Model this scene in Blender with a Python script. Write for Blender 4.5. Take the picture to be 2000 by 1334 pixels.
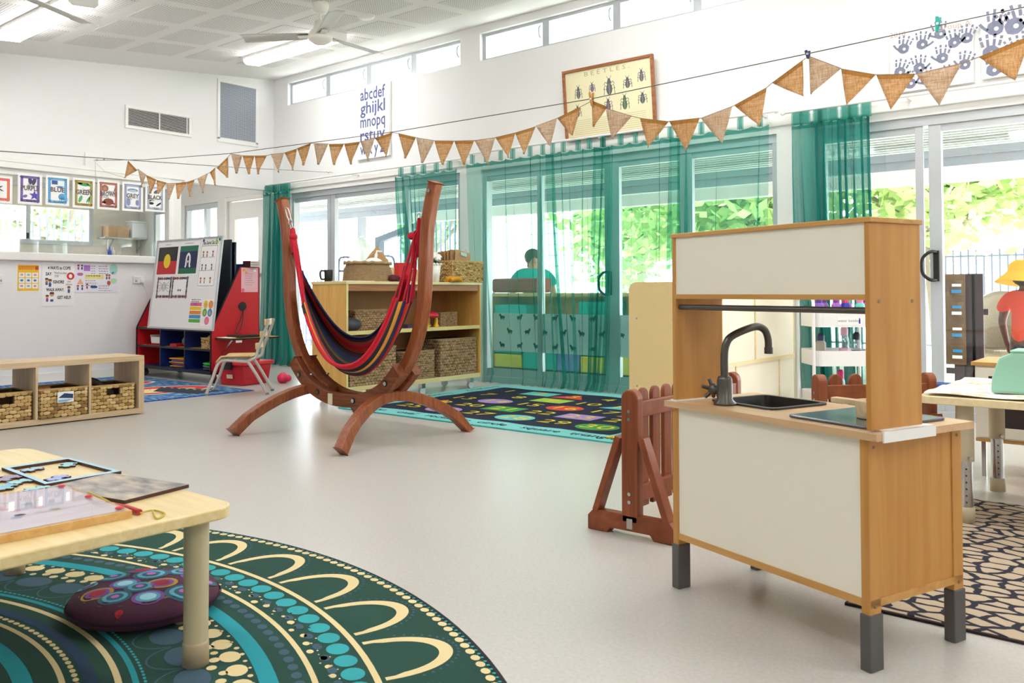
import bpy, math, random
import numpy as np
from mathutils import Vector, Matrix
random.seed(7)
for o in list(bpy.data.objects): bpy.data.objects.remove(o)
sc = bpy.context.scene; col = sc.collection
PI = math.pi

# ---------------------------------------------------------------- camera
F_, CY_, PITCH_, ROLL_, YB_, HC = 1665.7, 530.3, 0.0243, -0.003, -0.68282, 0.92
def _rm(p, r):
    M = np.array([[1,0,0],[0,0,-1],[0,1,0]], float)
    cp, sp, cr, sr = math.cos(p), math.sin(p), math.cos(r), math.sin(r)
    return np.array([[cr,-sr,0],[sr,cr,0],[0,0,1]]) @ np.array([[1,0,0],[0,cp,sp],[0,-sp,cp]]) @ M
_c, _s = math.cos(YB_), math.sin(YB_)
W2 = np.array([[_c,_s,0],[-_s,_c,0],[0,0,1]]) @ _rm(PITCH_, ROLL_).T
cam = bpy.data.cameras.new('camera'); camo = bpy.data.objects.new('camera', cam); col.objects.link(camo)
r_, d_, f_ = W2[:,0], W2[:,1], W2[:,2]
camo.matrix_world = Matrix(((r_[0],-d_[0],-f_[0],0),(r_[1],-d_[1],-f_[1],0),(r_[2],-d_[2],-f_[2],HC),(0,0,0,1)))
cam.sensor_width = 36; cam.lens = F_/2000*36; cam.shift_y = -(667-CY_)/2000; cam.clip_start = .05; cam.clip_end = 300
cam.dof.use_dof = True; cam.dof.focus_distance = 5.2; cam.dof.aperture_fstop = 11.0
sc.camera = camo
# pixel of the photograph -> direction; distance comes from the plane given
def ray(x, y): return W2 @ np.array([(x-1000)/F_, (y-CY_)/F_, 1.0])
def PZ(x, y, z=0): d = ray(x,y); t = (z-HC)/d[2]; return Vector((d[0]*t, d[1]*t, z))
def PX(x, y, X): d = ray(x,y); t = X/d[0]; return Vector((X, d[1]*t, HC+d[2]*t))
def PY(x, y, Y): d = ray(x,y); t = Y/d[1]; return Vector((d[0]*t, Y, HC+d[2]*t))
def PP(x, y, p, n):
    d = Vector(ray(x,y)); o = Vector((0,0,HC)); t = (Vector(p)-o).dot(Vector(n))/d.dot(Vector(n)); return o+d*t

# ---------------------------------------------------------------- light and exposure
sc.view_settings.view_transform = 'Standard'; sc.view_settings.look = 'None'
sc.view_settings.gamma = 1; sc.view_settings.use_curve_mapping = False
sc.view_settings.exposure = 1.5
wd = bpy.data.worlds.new('sky'); sc.world = wd; wd.use_nodes = True
bg = wd.node_tree.nodes['Background']; bg.inputs[0].default_value = (.93,.965,1,1); bg.inputs[1].default_value = 3.4
sun = bpy.data.lights.new('sun', 'SUN'); sun.energy = 9.0; sun.angle = .02; sun.color = (1,.96,.9)
suno = bpy.data.objects.new('sun', sun); col.objects.link(suno)
suno.rotation_euler = (math.radians(-44), math.radians(14), 0)
def portal(name, c, sx, sy, rot):
    l = bpy.data.lights.new(name, 'AREA'); l.shape = 'RECTANGLE'; l.size = sx; l.size_y = sy; l.cycles.is_portal = True
    o = bpy.data.objects.new(name, l); col.objects.link(o); o.location = c; o.rotation_euler = rot

# ---------------------------------------------------------------- helpers
def lin(c):
    if isinstance(c, str):
        c = c.lstrip('#'); c = [int(c[i:i+2],16)/255 for i in (0,2,4)]
    return tuple((x/12.92 if x <= .04045 else ((x+.055)/1.055)**2.4) for x in c[:3]) + (1,)
MATS = {}
def mat(name, c='#ffffff', rough=.6, metal=0, emit=None, es=1, spec=.5, bump=0, bscale=200, var=0, vscale=8, sheen=0, trans=None):
    if name in MATS: return MATS[name]
    m = bpy.data.materials.new(name); m.use_nodes = True; nt = m.node_tree; b = nt.nodes['Principled BSDF']
    lc = lin(c); b.inputs['Base Color'].default_value = lc; b.inputs['Roughness'].default_value = rough; b.inputs['Metallic'].default_value = metal
    b.inputs['Specular IOR Level'].default_value = spec
    if emit: b.inputs['Emission Color'].default_value = lin(emit); b.inputs['Emission Strength'].default_value = es
    if sheen: b.inputs['Sheen Weight'].default_value = sheen
    tc = None
    if bump or var: tc = nt.nodes.new('ShaderNodeTexCoord')
    if var:
        n = nt.nodes.new('ShaderNodeTexNoise'); n.inputs['Scale'].default_value = vscale; n.inputs['Detail'].default_value = 6
        nt.links.new(tc.outputs['Object'], n.inputs['Vector'])
        mx = nt.nodes.new('ShaderNodeMixRGB'); mx.inputs[1].default_value = tuple(x*(1-var) for x in lc[:3])+(1,); mx.inputs[2].default_value = tuple(min(1,x*(1+var)) for x in lc[:3])+(1,)
        nt.links.new(n.outputs['Fac'], mx.inputs[0]); nt.links.new(mx.outputs[0], b.inputs['Base Color'])
    if bump:
        n = nt.nodes.new('ShaderNodeTexNoise'); n.inputs['Scale'].default_value = bscale; n.inputs['Detail'].default_value = 4
        nt.links.new(tc.outputs['Object'], n.inputs['Vector'])
        bp = nt.nodes.new('ShaderNodeBump'); bp.inputs['Strength'].default_value = bump; bp.inputs['Distance'].default_value = .01
        nt.links.new(n.outputs['Fac'], bp.inputs['Height']); nt.links.new(bp.outputs[0], b.inputs['Normal'])
    MATS[name] = m; return m
def wood(name, c1, c2, axis='x', rough=.4, scale=1.0, spec=.4):
    if name in MATS: return MATS[name]
    m = bpy.data.materials.new(name); m.use_nodes = True; nt = m.node_tree; b = nt.nodes['Principled BSDF']
    tc = nt.nodes.new('ShaderNodeTexCoord'); mp = nt.nodes.new('ShaderNodeMapping')
    s = {'x':(1.5,22,22),'y':(22,1.5,22),'z':(22,22,1.5),'o':(9,9,9)}[axis]; mp.inputs['Scale'].default_value = tuple(v*scale for v in s)
    n = nt.nodes.new('ShaderNodeTexNoise'); n.inputs['Scale'].default_value = 2.2; n.inputs['Detail'].default_value = 7; n.inputs['Distortion'].default_value = .6
    cr = nt.nodes.new('ShaderNodeValToRGB'); cr.color_ramp.elements[0].position = .32; cr.color_ramp.elements[1].position = .7
    cr.color_ramp.elements[0].color = lin(c1); cr.color_ramp.elements[1].color = lin(c2)
    nt.links.new(tc.outputs['Object'], mp.inputs[0]); nt.links.new(mp.outputs[0], n.inputs['Vector']); nt.links.new(n.outputs['Fac'], cr.inputs[0])
    nt.links.new(cr.outputs[0], b.inputs['Base Color']); b.inputs['Roughness'].default_value = rough; b.inputs['Specular IOR Level'].default_value = spec
    MATS[name] = m; return m
def glassmat(name, gl=.07, tint=(1,1,1)):
    if name in MATS: return MATS[name]
    m = bpy.data.materials.new(name); m.use_nodes = True; nt = m.node_tree
    for n in list(nt.nodes): nt.nodes.remove(n)
    o = nt.nodes.new('ShaderNodeOutputMaterial'); t = nt.nodes.new('ShaderNodeBsdfTransparent'); g = nt.nodes.new('ShaderNodeBsdfGlossy'); mx = nt.nodes.new('ShaderNodeMixShader')
    t.inputs[0].default_value = (*tint,1); g.inputs['Roughness'].default_value = .02; mx.inputs[0].default_value = gl
    nt.links.new(t.outputs[0], mx.inputs[1]); nt.links.new(g.outputs[0], mx.inputs[2]); nt.links.new(mx.outputs[0], o.inputs[0])
    MATS[name] = m; return m
def sheermat(name, c, op=.5):
    if name in MATS: return MATS[name]
    m = bpy.data.materials.new(name); m.use_nodes = True; nt = m.node_tree
    for n in list(nt.nodes): nt.nodes.remove(n)
    o = nt.nodes.new('ShaderNodeOutputMaterial'); t = nt.nodes.new('ShaderNodeBsdfTransparent'); d = nt.nodes.new('ShaderNodeBsdfDiffuse'); l = nt.nodes.new('ShaderNodeBsdfTranslucent')
    a = nt.nodes.new('ShaderNodeMixShader'); mx = nt.nodes.new('ShaderNodeMixShader')
    t.inputs[0].default_value = lin('#dff3ee')
    d.inputs[0].default_value = lin(c); l.inputs[0].default_value = lin(c); a.inputs[0].default_value = .4
    nt.links.new(d.outputs[0], a.inputs[1]); nt.links.new(l.outputs[0], a.inputs[2])
    mx.inputs[0].default_value = op
    nt.links.new(t.outputs[0], mx.inputs[1]); nt.links.new(a.outputs[0], mx.inputs[2]); nt.links.new(mx.outputs[0], o.inputs[0])
    MATS[name] = m; return m

class MB:
    def __init__(s): s.v=[]; s.f=[]; s.m=[]; s.sm=[]; s.T=None
    def add(s, vs, fs, mi=0, smooth=False):
        b = len(s.v)
        if s.T is not None: vs = [s.T @ Vector(v) for v in vs]
        s.v += [tuple(v) for v in vs]
        for f in fs: s.f.append(tuple(b+i for i in f)); s.m.append(mi); s.sm.append(smooth)
        return s
    def box(s, x0, x1, y0, y1, z0, z1, mi=0):
        return s.add([(x0,y0,z0),(x1,y0,z0),(x1,y1,z0),(x0,y1,z0),(x0,y0,z1),(x1,y0,z1),(x1,y1,z1),(x0,y1,z1)],
            [(0,3,2,1),(4,5,6,7),(0,1,5,4),(1,2,6,5),(2,3,7,6),(3,0,4,7)], mi)
    def beam(s, p, q, w, h, up=(0,0,1), mi=0):      # rectangular bar from p to q
        p, q = Vector(p), Vector(q); d = (q-p).normalized(); u = Vector(up); sd = d.cross(u)
        if sd.length < 1e-6: sd = d.cross(Vector((1,0,0)))
        sd.normalize(); u = sd.cross(d).normalized(); a = sd*(w/2); b = u*(h/2)
        return s.add([p-a-b,p+a-b,p+a+b,p-a+b,q-a-b,q+a-b,q+a+b,q-a+b],[(0,1,2,3),(7,6,5,4),(0,4,5,1),(1,5,6,2),(2,6,7,3),(3,7,4,0)],mi)
    def tube(s, pts, r, n=10, mi=0, closed=False, smooth=True):
        pts = [Vector(p) for p in pts]; k = len(pts); rs = r if isinstance(r,(list,tuple)) else [r]*k
        rings = []; prev = None
        for i in range(k):
            a = pts[(i-1)%k] if (closed or i>0) else pts[i]; b = pts[(i+1)%k] if (closed or i<k-1) else pts[i]
            d = (b-a)
            d = d.normalized() if d.length>1e-9 else Vector((0,0,1))
            if prev is None:
                u = d.cross(Vector((0,0,1)))
                if u.length < 1e-3: u = d.cross(Vector((1,0,0)))
            else: u = prev - d*prev.dot(d)
            u.normalize(); prev = u; w = d.cross(u)
            rings.append([pts[i]+(u*math.cos(2*PI*j/n)+w*math.sin(2*PI*j/n))*rs[i] for j in range(n)])
        vs = [v for R in rings for v in R]; fs = []
        for i in range(k if closed else k-1):
            i2 = (i+1)%k
            for j in range(n): fs.append((i*n+j, i2*n+j, i2*n+(j+1)%n, i*n+(j+1)%n))
        s.add(vs, fs, mi, smooth)
        if not closed:
            s.add(rings[0], [tuple(range(n))], mi); s.add(rings[-1], [tuple(range(n-1,-1,-1))], mi)
        return s
    def cyl(s, p, q, r, n=16, mi=0): return s.tube([p,q], r, n, mi)
    def lathe(s, prof, n=24, c=(0,0,0), mi=0, smooth=True, caps=True):
        k = len(prof); vs = [(c[0]+r*math.cos(2*PI*j/n), c[1]+r*math.sin(2*PI*j/n), c[2]+z) for r,z in prof for j in range(n)]
        fs = [(i*n+j, i*n+(j+1)%n, (i+1)*n+(j+1)%n, (i+1)*n+j) for i in range(k-1) for j in range(n)]
        s.add(vs, fs, mi, smooth)
        if caps:
            if prof[0][0] > 1e-6: s.add(vs[:n], [tuple(range(n-1,-1,-1))], mi)
            if prof[-1][0] > 1e-6: s.add(vs[-n:], [tuple(range(n))], mi)
        return s
    def prism(s, poly, z0, z1, mi=0, ax='z'):        # polygon in a plane, extruded: ax z:(x,y) y:(x,z) x:(y,z)
        def P(a, b, c): return (a,b,c) if ax=='z' else (a,c,b) if ax=='y' else (c,a,b)
        n = len(poly); vs = [P(a,b,z0) for a,b in poly]+[P(a,b,z1) for a,b in poly]
        fs = [tuple(range(n-1,-1,-1)), tuple(range(n,2*n))]+[(i,(i+1)%n,n+(i+1)%n,n+i) for i in range(n)]
        return s.add(vs, fs, mi)
    def flat(s, poly, z=0, mi=0): return s.add([(a,b,z) for a,b in poly], [tuple(range(len(poly)))], mi)
    def rect(s, x0, x1, y0, y1, z=0, mi=0): return s.flat([(x0,y0),(x1,y0),(x1,y1),(x0,y1)], z, mi)
    def disc(s, x, y, rx, ry=None, z=0, mi=0, n=16, a=0):
        ry = rx if ry is None else ry; c, q = math.cos(a), math.sin(a)
        return s.flat([(x+rx*math.cos(t)*c-ry*math.sin(t)*q, y+rx*math.cos(t)*q+ry*math.sin(t)*c) for t in [2*PI*i/n for i in range(n)]], z, mi)
    def frame(s, x0, x1, y0, y1, w, z=0, mi=0):
        s.rect(x0,x1,y0,y0+w,z,mi); s.rect(x0,x1,y1-w,y1,z,mi); s.rect(x0,x0+w,y0+w,y1-w,z,mi); return s.rect(x1-w,x1,y0+w,y1-w,z,mi)
    def line(s, pts, w, z=0, mi=0):                  # flat ribbon along 2d points
        pts = [Vector(p) for p in pts]; L=[]; Rr=[]
        for i,p in enumerate(pts):
            d = (pts[min(i+1,len(pts)-1)]-pts[max(i-1,0)]); d = d.normalized() if d.length else Vector((1,0)); nrm = Vector((-d.y,d.x))*w/2
            L.append(p+nrm); Rr.append(p-nrm)
        n = len(pts); vs = [(p.x,p.y,z) for p in L]+[(p.x,p.y,z) for p in Rr]
        return s.add(vs, [(i, n+i, n+i+1, i+1) for i in range(n-1)], mi)
    def grid(s, fn, nu, nv, mi=0, smooth=True, mfn=None):
        vs = [fn(i/nu, j/nv) for j in range(nv+1) for i in range(nu+1)]; w = nu+1
        if mfn is None: return s.add(vs, [(j*w+i, j*w+i+1, (j+1)*w+i+1, (j+1)*w+i) for j in range(nv) for i in range(nu)], mi, smooth)
        b = len(s.v); s.add(vs, [], 0)
        for j in range(nv):
            for i in range(nu): s.f.append((b+j*w+i, b+j*w+i+1, b+(j+1)*w+i+1, b+(j+1)*w+i)); s.m.append(mfn((i+.5)/nu,(j+.5)/nv)); s.sm.append(smooth)
        return s
    def sphere(s, c, r, n=12, mi=0, sz=1, sx=1, sy=1):
        vs=[]; 
        for i in range(n//2+1):
            t = PI*i/(n//2)
            for j in range(n): p = 2*PI*j/n; vs.append((c[0]+sx*r*math.sin(t)*math.cos(p), c[1]+sy*r*math.sin(t)*math.sin(p), c[2]+sz*r*math.cos(t)))
        return s.add(vs, [(i*n+j,(i+1)*n+j,(i+1)*n+(j+1)%n,i*n+(j+1)%n) for i in range(n//2) for j in range(n)], mi, True)
    def mesh(s, name, mats):
        me = bpy.data.meshes.new(name); me.from_pydata(s.v, [], s.f)
        for m in (mats if isinstance(mats,(list,tuple)) else [mats]): me.materials.append(m)
        me.polygons.foreach_set('material_index', s.m); me.polygons.foreach_set('use_smooth', s.sm); me.update(); return me
    def build(s, name, mats, parent=None, bevel=0, solid=0, sub=0, loc=None, M=None):
        o = bpy.data.objects.new(name, s.mesh(name, mats)); col.objects.link(o)
        if parent: o.parent = parent
        if loc is not None: o.location = loc
        if M is not None: o.matrix_local = M
        if solid: md = o.modifiers.new('thick','SOLIDIFY'); md.thickness = solid; md.offset = 0
        if sub: md = o.modifiers.new('sub','SUBSURF'); md.levels = sub; md.render_levels = sub
        if bevel: md = o.modifiers.new('bevel','BEVEL'); md.width = bevel; md.segments = 2; md.limit_method = 'ANGLE'; md.angle_limit = .6
        return o
def tag(o, label=None, cat=None, group=None, kind=None):
    if label: o['label'] = label
    if cat: o['category'] = cat
    if group: o['group'] = group
    if kind: o['kind'] = kind
    return o
def thing(name, label, cat, loc=(0,0,0), rz=0, group=None, M=None):
    o = bpy.data.objects.new(name, None); col.objects.link(o); o.empty_display_size = .1
    if M is not None: o.matrix_world = M
    else: o.location = loc; o.rotation_euler = (0,0,rz)
    return tag(o, label, cat, group)
def place(o, loc, rz=0): o.location = loc; o.rotation_euler = (0,0,rz); return o
def dup(root, loc, rz, label=None):
    def cp(o, par):
        c = o.copy(); col.objects.link(c); c.parent = par
        for ch in [x for x in bpy.data.objects if x.parent == o]: cp(ch, c)
        return c
    r = cp(root, None); r.location = loc; r.rotation_euler = (0,0,rz)
    if label: r['label'] = label
    return r
def frameM(o, right, up):
    r = Vector(right).normalized(); u = Vector(up).normalized(); n = r.cross(u)
    return Matrix(((r.x,u.x,n.x,o[0]),(r.y,u.y,n.y,o[1]),(r.z,u.z,n.z,o[2]),(0,0,0,1)))
def wallA(y, z, X, dx=0): return frameM((X+dx,y,z),(0,1,0),(0,0,1))
def wallB(x, z, Y, dy=0): return frameM((x,Y-dy,z),(1,0,0),(0,0,1))
TEXTS = []
def text(name, body, size, m, parent, x=0, y=0, z=.001, al='CENTER', bold=0, sx=1, spacing=1, M=None, ls=1, fit=None):
    cu = bpy.data.curves.new(name, 'FONT'); cu.body = body; cu.size = size; cu.align_x = al; cu.align_y = 'CENTER'; cu.offset = bold; cu.space_character = spacing; cu.space_line = ls; cu.resolution_u = 2; cu.fill_mode = 'FRONT'
    cu.materials.append(m); o = bpy.data.objects.new(name, cu); col.objects.link(o); o.parent = parent
    o.matrix_local = (M or Matrix()) @ Matrix.Translation((x,y,z)) @ Matrix.Diagonal((sx,1,1,1)); TEXTS.append(o); o['fit'] = fit or 0.0; return o
def al_center(o): return o.data.align_x == 'CENTER'
def finish_texts():
    bpy.context.view_layer.update(); dg = bpy.context.evaluated_depsgraph_get()
    for o in TEXTS:
        me = bpy.data.meshes.new_from_object(o.evaluated_get(dg)); nm = o.name; o.name = 'tmp'
        ft = o['fit']
        if ft and len(me.vertices):
            xs = [v.co.x for v in me.vertices]; w_ = max(xs)-min(xs); k_ = ft/w_; c_ = (max(xs)+min(xs))/2*(1 if al_center(o) else 0)
            for v in me.vertices: v.co.x = (v.co.x-c_)*k_
        n = bpy.data.objects.new(nm, me); col.objects.link(n); n.parent = o.parent; n.matrix_local = o.matrix_local.copy()
        if not me.materials: me.materials.append(o.data.materials[0])
        cu = o.data; bpy.data.objects.remove(o); bpy.data.curves.remove(cu)
def struct(o): o['kind'] = 'structure'; return o
def catmull(pts, k=8, closed=False):
    pts = [Vector(p) for p in pts]; n = len(pts); out = []
    for i in range(n if closed else n-1):
        p0 = pts[(i-1)%n] if (closed or i>0) else pts[0]; p1 = pts[i]; p2 = pts[(i+1)%n]; p3 = pts[(i+2)%n] if (closed or i+2<n) else pts[-1]
        for j in range(k):
            t = j/k; out.append(.5*((2*p1)+(-p0+p2)*t+(2*p0-5*p1+4*p2-p3)*t*t+(-p0+3*p1-3*p2+p3)*t**3))
    if not closed: out.append(pts[-1])
    return out
def rrect(x0, x1, y0, y1, r, n=5):
    out = []
    for cx, cy, a in ((x1-r,y1-r,0),(x0+r,y1-r,PI/2),(x0+r,y0+r,PI),(x1-r,y0+r,1.5*PI)):
        out += [(cx+r*math.cos(a+PI/2*i/n), cy+r*math.sin(a+PI/2*i/n)) for i in range(n+1)]
    return out

# shared materials
M_white = mat('wall paint', '#f2f2f1', .75)
M_trim = mat('gloss white trim', '#f4f3ef', .4)
M_alu = mat('silver aluminium frame', '#c3c7cc', .35, .3)
M_glass = glassmat('window glass', .06)
M_black = mat('black plastic', '#15171b', .45)
M_steel = mat('chrome steel', '#c9c9c9', .22, 1)
M_paper = mat('white paper', '#f7f7f5', .6)
M_dk = mat('dark print', '#2b2a2e', .7)
M_birch = wood('pale birch laminate', '#e9d5a4', '#f3e3bb', 'y', .35)
M_card = mat('hardboard brown', '#b98d5e', .6, var=.12, vscale=30)
# ================================================================ room shell
XA, YB = -9.42, 6.65
def zc(y): return 3.70-.105*(6.65-y)
XR, YF = 3.2, -3.4         # right and rear limits of the room
# floor: pale speckled vinyl
m = bpy.data.materials.new('pale vinyl floor'); m.use_nodes = True; nt = m.node_tree; b = nt.nodes['Principled BSDF']
tc = nt.nodes.new('ShaderNodeTexCoord'); n = nt.nodes.new('ShaderNodeTexNoise'); n.inputs['Scale'].default_value = 90; n.inputs['Detail'].default_value = 8
n2 = nt.nodes.new('ShaderNodeTexNoise'); n2.inputs['Scale'].default_value = 1.2; n2.inputs['Detail'].default_value = 3
cr = nt.nodes.new('ShaderNodeValToRGB'); cr.color_ramp.elements[0].position = .3; cr.color_ramp.elements[1].position = .7
cr.color_ramp.elements[0].color = lin('#bfbbb6'); cr.color_ramp.elements[1].color = lin('#cbc8c3')
rr = nt.nodes.new('ShaderNodeMapRange'); rr.inputs[3].default_value = .26; rr.inputs[4].default_value = .3
nt.links.new(tc.outputs['Object'], n.inputs['Vector']); nt.links.new(tc.outputs['Object'], n2.inputs['Vector'])
nt.links.new(n.outputs['Fac'], cr.inputs[0]); nt.links.new(cr.outputs[0], b.inputs['Base Color']); b.inputs['Roughness'].default_value = .28
b.inputs['Specular IOR Level'].default_value = .45
M_floor = m
struct(MB().box(-13.1, XR, YF, YB+.12, -.12, 0).build('floor', M_floor))
# ceiling, raked, with perforated acoustic fields
M_ceil = mat('ceiling paint', '#f0eeeb', .8)
cl = struct(MB().add([(XA-.1,YF,zc(YF)),(XR,YF,zc(YF)),(XR,YB+.2,zc(YB+.2)),(XA-.1,YB+.2,zc(YB+.2)),(XA-.1,YF,zc(YF)+.15),(XR,YF,zc(YF)+.15),(XR,YB+.2,zc(YB+.2)+.15),(XA-.1,YB+.2,zc(YB+.2)+.15)],
    [(0,1,2,3),(7,6,5,4),(0,4,5,1),(1,5,6,2),(2,6,7,3),(3,7,4,0)]).build('ceiling', M_ceil))
m = bpy.data.materials.new('perforated plaster'); m.use_nodes = True; nt = m.node_tree; b = nt.nodes['Principled BSDF']; b.inputs['Roughness'].default_value = .8
tc = nt.nodes.new('ShaderNodeTexCoord'); v = nt.nodes.new('ShaderNodeTexVoronoi'); v.inputs['Scale'].default_value = 1/.0278; v.inputs['Randomness'].default_value = 0; v.voronoi_dimensions = '2D'
cr = nt.nodes.new('ShaderNodeValToRGB'); cr.color_ramp.interpolation = 'LINEAR'; cr.color_ramp.elements[0].position = .24; cr.color_ramp.elements[1].position = .32
cr.color_ramp.elements[0].color = lin('#a09f9d'); cr.color_ramp.elements[1].color = lin('#f0eeeb')
nt.links.new(tc.outputs['Object'], v.inputs['Vector']); nt.links.new(v.outputs['Distance'], cr.inputs[0]); nt.links.new(cr.outputs[0], b.inputs['Base Color'])
mb = MB().box(-.25,.25,-.25,.25,-.003,.004); pm = mb.mesh('perforated_panel', m)
tl = math.atan(.105)
for i in range(12):
    for j in range(9):
        cx, cy = -8.46+.65*i, 3.935+.65*(j-5)
        if cy > 6.1 or cx > -1.5: continue
        o = bpy.data.objects.new('perforated_panel', pm); col.objects.link(o); o.parent = cl; o.location = (cx,cy,zc(cy)); o.rotation_euler = (tl,0,0)
struct(MB().box(XA-.4, XR+.3, YB+.2, YB+1.15, zc(YB+.2)+.02, zc(YB+.2)+.12).build('sun_block_eave', M_ceil))  # overhang out of view, added to block sun from the clerestory
# right and rear walls (behind the camera)
struct(MB().box(XR, XR+.12, YF, YB+.1, 0, 3.9).build('wall_right', M_white))
struct(MB().box(-13.1, XR+.12, YF-.12, YF, 0, 3.2).build('wall_front', M_white))
# wall_left (with servery opening, bulkhead over the recess)
mb = MB()
mb.box(XA-.12,XA,YF,2.0,0,3.9).box(XA-.12,XA,2.0,5.36,0,1.26).box(XA-.12,XA,2.0,YB+.1,2.25,3.9).box(XA-.12,XA,5.22,5.36,1.26,2.25)
struct(mb.build('wall_left', M_white))
struct(MB().box(XA,XA+.012,YF,5.36,0,.09).build('baseboard_left', M_trim))
# servery window: frame, sill, glass
w = struct(MB().box(XA-.09,XA+.015,2.0,5.22,2.2,2.26).box(XA-.09,XA+.015,5.2,5.26,1.36,2.2).box(XA-.08,XA-.03,2.0,5.2,2.14,2.2).build('window_1', M_trim, bevel=.004))
MB().box(XA-.16,XA+.05,2.0,5.27,1.26,1.345).build('sill', M_trim, w, bevel=.01)
MB().box(XA-.062,XA-.056,2.0,5.2,1.345,2.14).build('pane', M_glass, w)
MB().box(XA-.065,XA-.053,2.0,5.2,2.14,2.15).build('head_seal', M_black, w)
struct(MB().box(XA,XA+.02,2.0,5.4,2.26,2.31).build('trim_1', M_trim, bevel=.006))
# kitchenette behind the servery
XFAR = -12.9
struct(MB().box(XFAR-.12,XFAR,YF,4.2,0,2.6).box(XFAR-.12,XFAR,5.92,YB+.1,0,2.6).box(XFAR-.12,XFAR,4.2,5.92,0,1.63).box(XFAR-.12,XFAR,4.2,5.92,2.5,2.6).build('wall_kitchenette', mat('cream paint','#eeeade',.7)))
struct(MB().box(XFAR-.12,XA-.1,YF,YB+.1,2.6,2.7).build('ceiling_kitchenette', M_ceil))
w = struct(MB().box(XFAR-.1,XFAR+.02,4.2,4.26,1.63,2.5).box(XFAR-.1,XFAR+.02,5.86,5.92,1.63,2.5).box(XFAR-.1,XFAR+.02,4.26,5.86,1.63,1.69).box(XFAR-.1,XFAR+.02,4.26,5.86,2.44,2.5).box(XFAR-.1,XFAR+.01,4.99,5.05,1.69,2.44).build('window_2', M_alu))
MB().box(XFAR-.05,XFAR-.044,4.26,5.86,1.69,2.44).build('pane', M_glass, w)
MB().box(XFAR-.0,XFAR+.02,5.0,5.03,1.7,1.78).build('latch', M_black, w)
MB().box(XFAR-.03,XFAR+.0,4.26,5.86,2.16,2.44).build('blind', mat('cream blind','#e6e2d2',.8), w)
portal('daylight_kitchenette', (XFAR-.13,5.05,2.05), .86, 1.6, (0,-PI/2,0))
# back wall: piers, band over the doors, clerestory strip
HD = 2.19
mb = MB()
for x0,x1,z0,z1 in ((-12.02,-11.6,0,2.26),(-12.9,-12.5,0,2.26),(-12.5,-12.02,0,1.0),(-12.5,-12.02,2.2,2.26),(-11.6,-10.72,0,1.0),(-11.6,-10.72,2.2,2.26),(-10.72,-10.56,0,2.26),(-9.6,-9.07,0,HD),(-10.56,-9.6,2.24,2.26),(-6.12,-5.82,0,HD),(-2.66,-2.34,0,HD),(1.5,XR,0,HD)):
    mb.box(x0,x1,YB,YB+.14,z0,z1)
mb.box(XFAR,XA,YB,YB+.14,2.26,2.7).box(XA,XR,YB,YB+.14,HD,3.33).box(XA,XR,YB,YB+.14,3.62,3.95)
for x0,x1 in ((XA,-9.12),(-6.11,-5.83),(-2.55,-2.25),(1.2,XR)): mb.box(x0,x1,YB,YB+.14,3.33,3.62)
struct(mb.build('wall_back', M_white))
struct(MB().box(XA,1.6,YB-.02,YB,HD+.055,HD+.13).build('trim_2', M_trim, bevel=.008))
# clerestory windows
k = 20
for x0,x1,n in ((-9.12,-6.11,4),(-5.83,-2.55,4),(-2.25,1.2,4)):
    for i in range(n):
        a = x0+(x1-x0)*i/n; c = x0+(x1-x0)*(i+1)/n; k += 1
        w = struct(MB().box(a,c,YB+.05,YB+.1,3.33,3.36).box(a,c,YB+.05,YB+.1,3.59,3.62).box(a,a+.04,YB+.05,YB+.1,3.36,3.59).box(c-.04,c,YB+.05,YB+.1,3.36,3.59).build('window_%d'%k, M_alu))
        MB().box(a+.04,c-.04,YB+.072,YB+.078,3.36,3.59).build('pane', M_glass, w)
        pts = catmull([(c-.06,YB+.045,3.44),(c-.06,YB+.02,3.46),(c-.06,YB+.015,3.5),(c-.06,YB+.02,3.54),(c-.06,YB+.045,3.56)],5)
        MB().tube(pts,.008,8).build('handle', M_alu, w)
    portal('daylight_clerestory', ((x0+x1)/2, YB+.16, 3.475), x1-x0, .29, (-PI/2,0,0))
# glazed doors
def glazed(num, x0, x1, stiles, handles=()):
    yb = YB+.03
    f = MB().box(x0,x1,yb,yb+.09,HD-.07,HD+.0).box(x0,x1,yb,yb+.1,0,.06).box(x0,x0+.05,yb,yb+.09,.06,HD-.07).box(x1-.05,x1,yb,yb+.09,.06,HD-.07)
    d = struct(f.build('door_%d'%num, M_alu, bevel=.003))
    prev = x0+.05
    for a, wd_, tk in stiles:
        MB().box(a,a+wd_,yb+.01,yb+.01+tk,.06,HD-.07).build('stile', M_alu, d, bevel=.003)
    xs = [x0+.05]+[v for a,wd_,t in stiles for v in (a,a+wd_)]+[x1-.05]
    for i in range(0,len(xs),2):
        if xs[i+1]-xs[i] > .12:
            a, c = xs[i], xs[i+1]
            MB().box(a,c,yb+.02,yb+.05,HD-.12,HD-.07).build('top_rail', M_alu, d)
            MB().box(a,c,yb+.02,yb+.05,.06,.14).build('bottom_rail', M_alu, d)
            MB().box(a,c,yb+.032,yb+.038,.14,HD-.12).build('pane', M_glass, d)
    for hx, hz, flip in handles:
        h = MB().box(hx-.018,hx+.018,yb-.012,yb+.012,hz-.11,hz+.11)
        h.tube(catmull([(hx,yb-.01,hz+.1),(hx-flip*.03,yb-.05,hz+.1),(hx-flip*.075,yb-.055,hz+.06),(hx-flip*.085,yb-.055,hz),(hx-flip*.075,yb-.055,hz-.06),(hx-flip*.03,yb-.05,hz-.1),(hx,yb-.01,hz-.1)],6),.012,8)
        h.build('handle', M_black, d)
    portal('daylight_door', ((x0+x1)/2, YB+.16, HD/2), x1-x0, HD, (-PI/2,0,0))
glazed(1, -9.07, -6.12, ((-8.37,.055,.04),(-8.3,.075,.06),(-7.0,.06,.05)))
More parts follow.
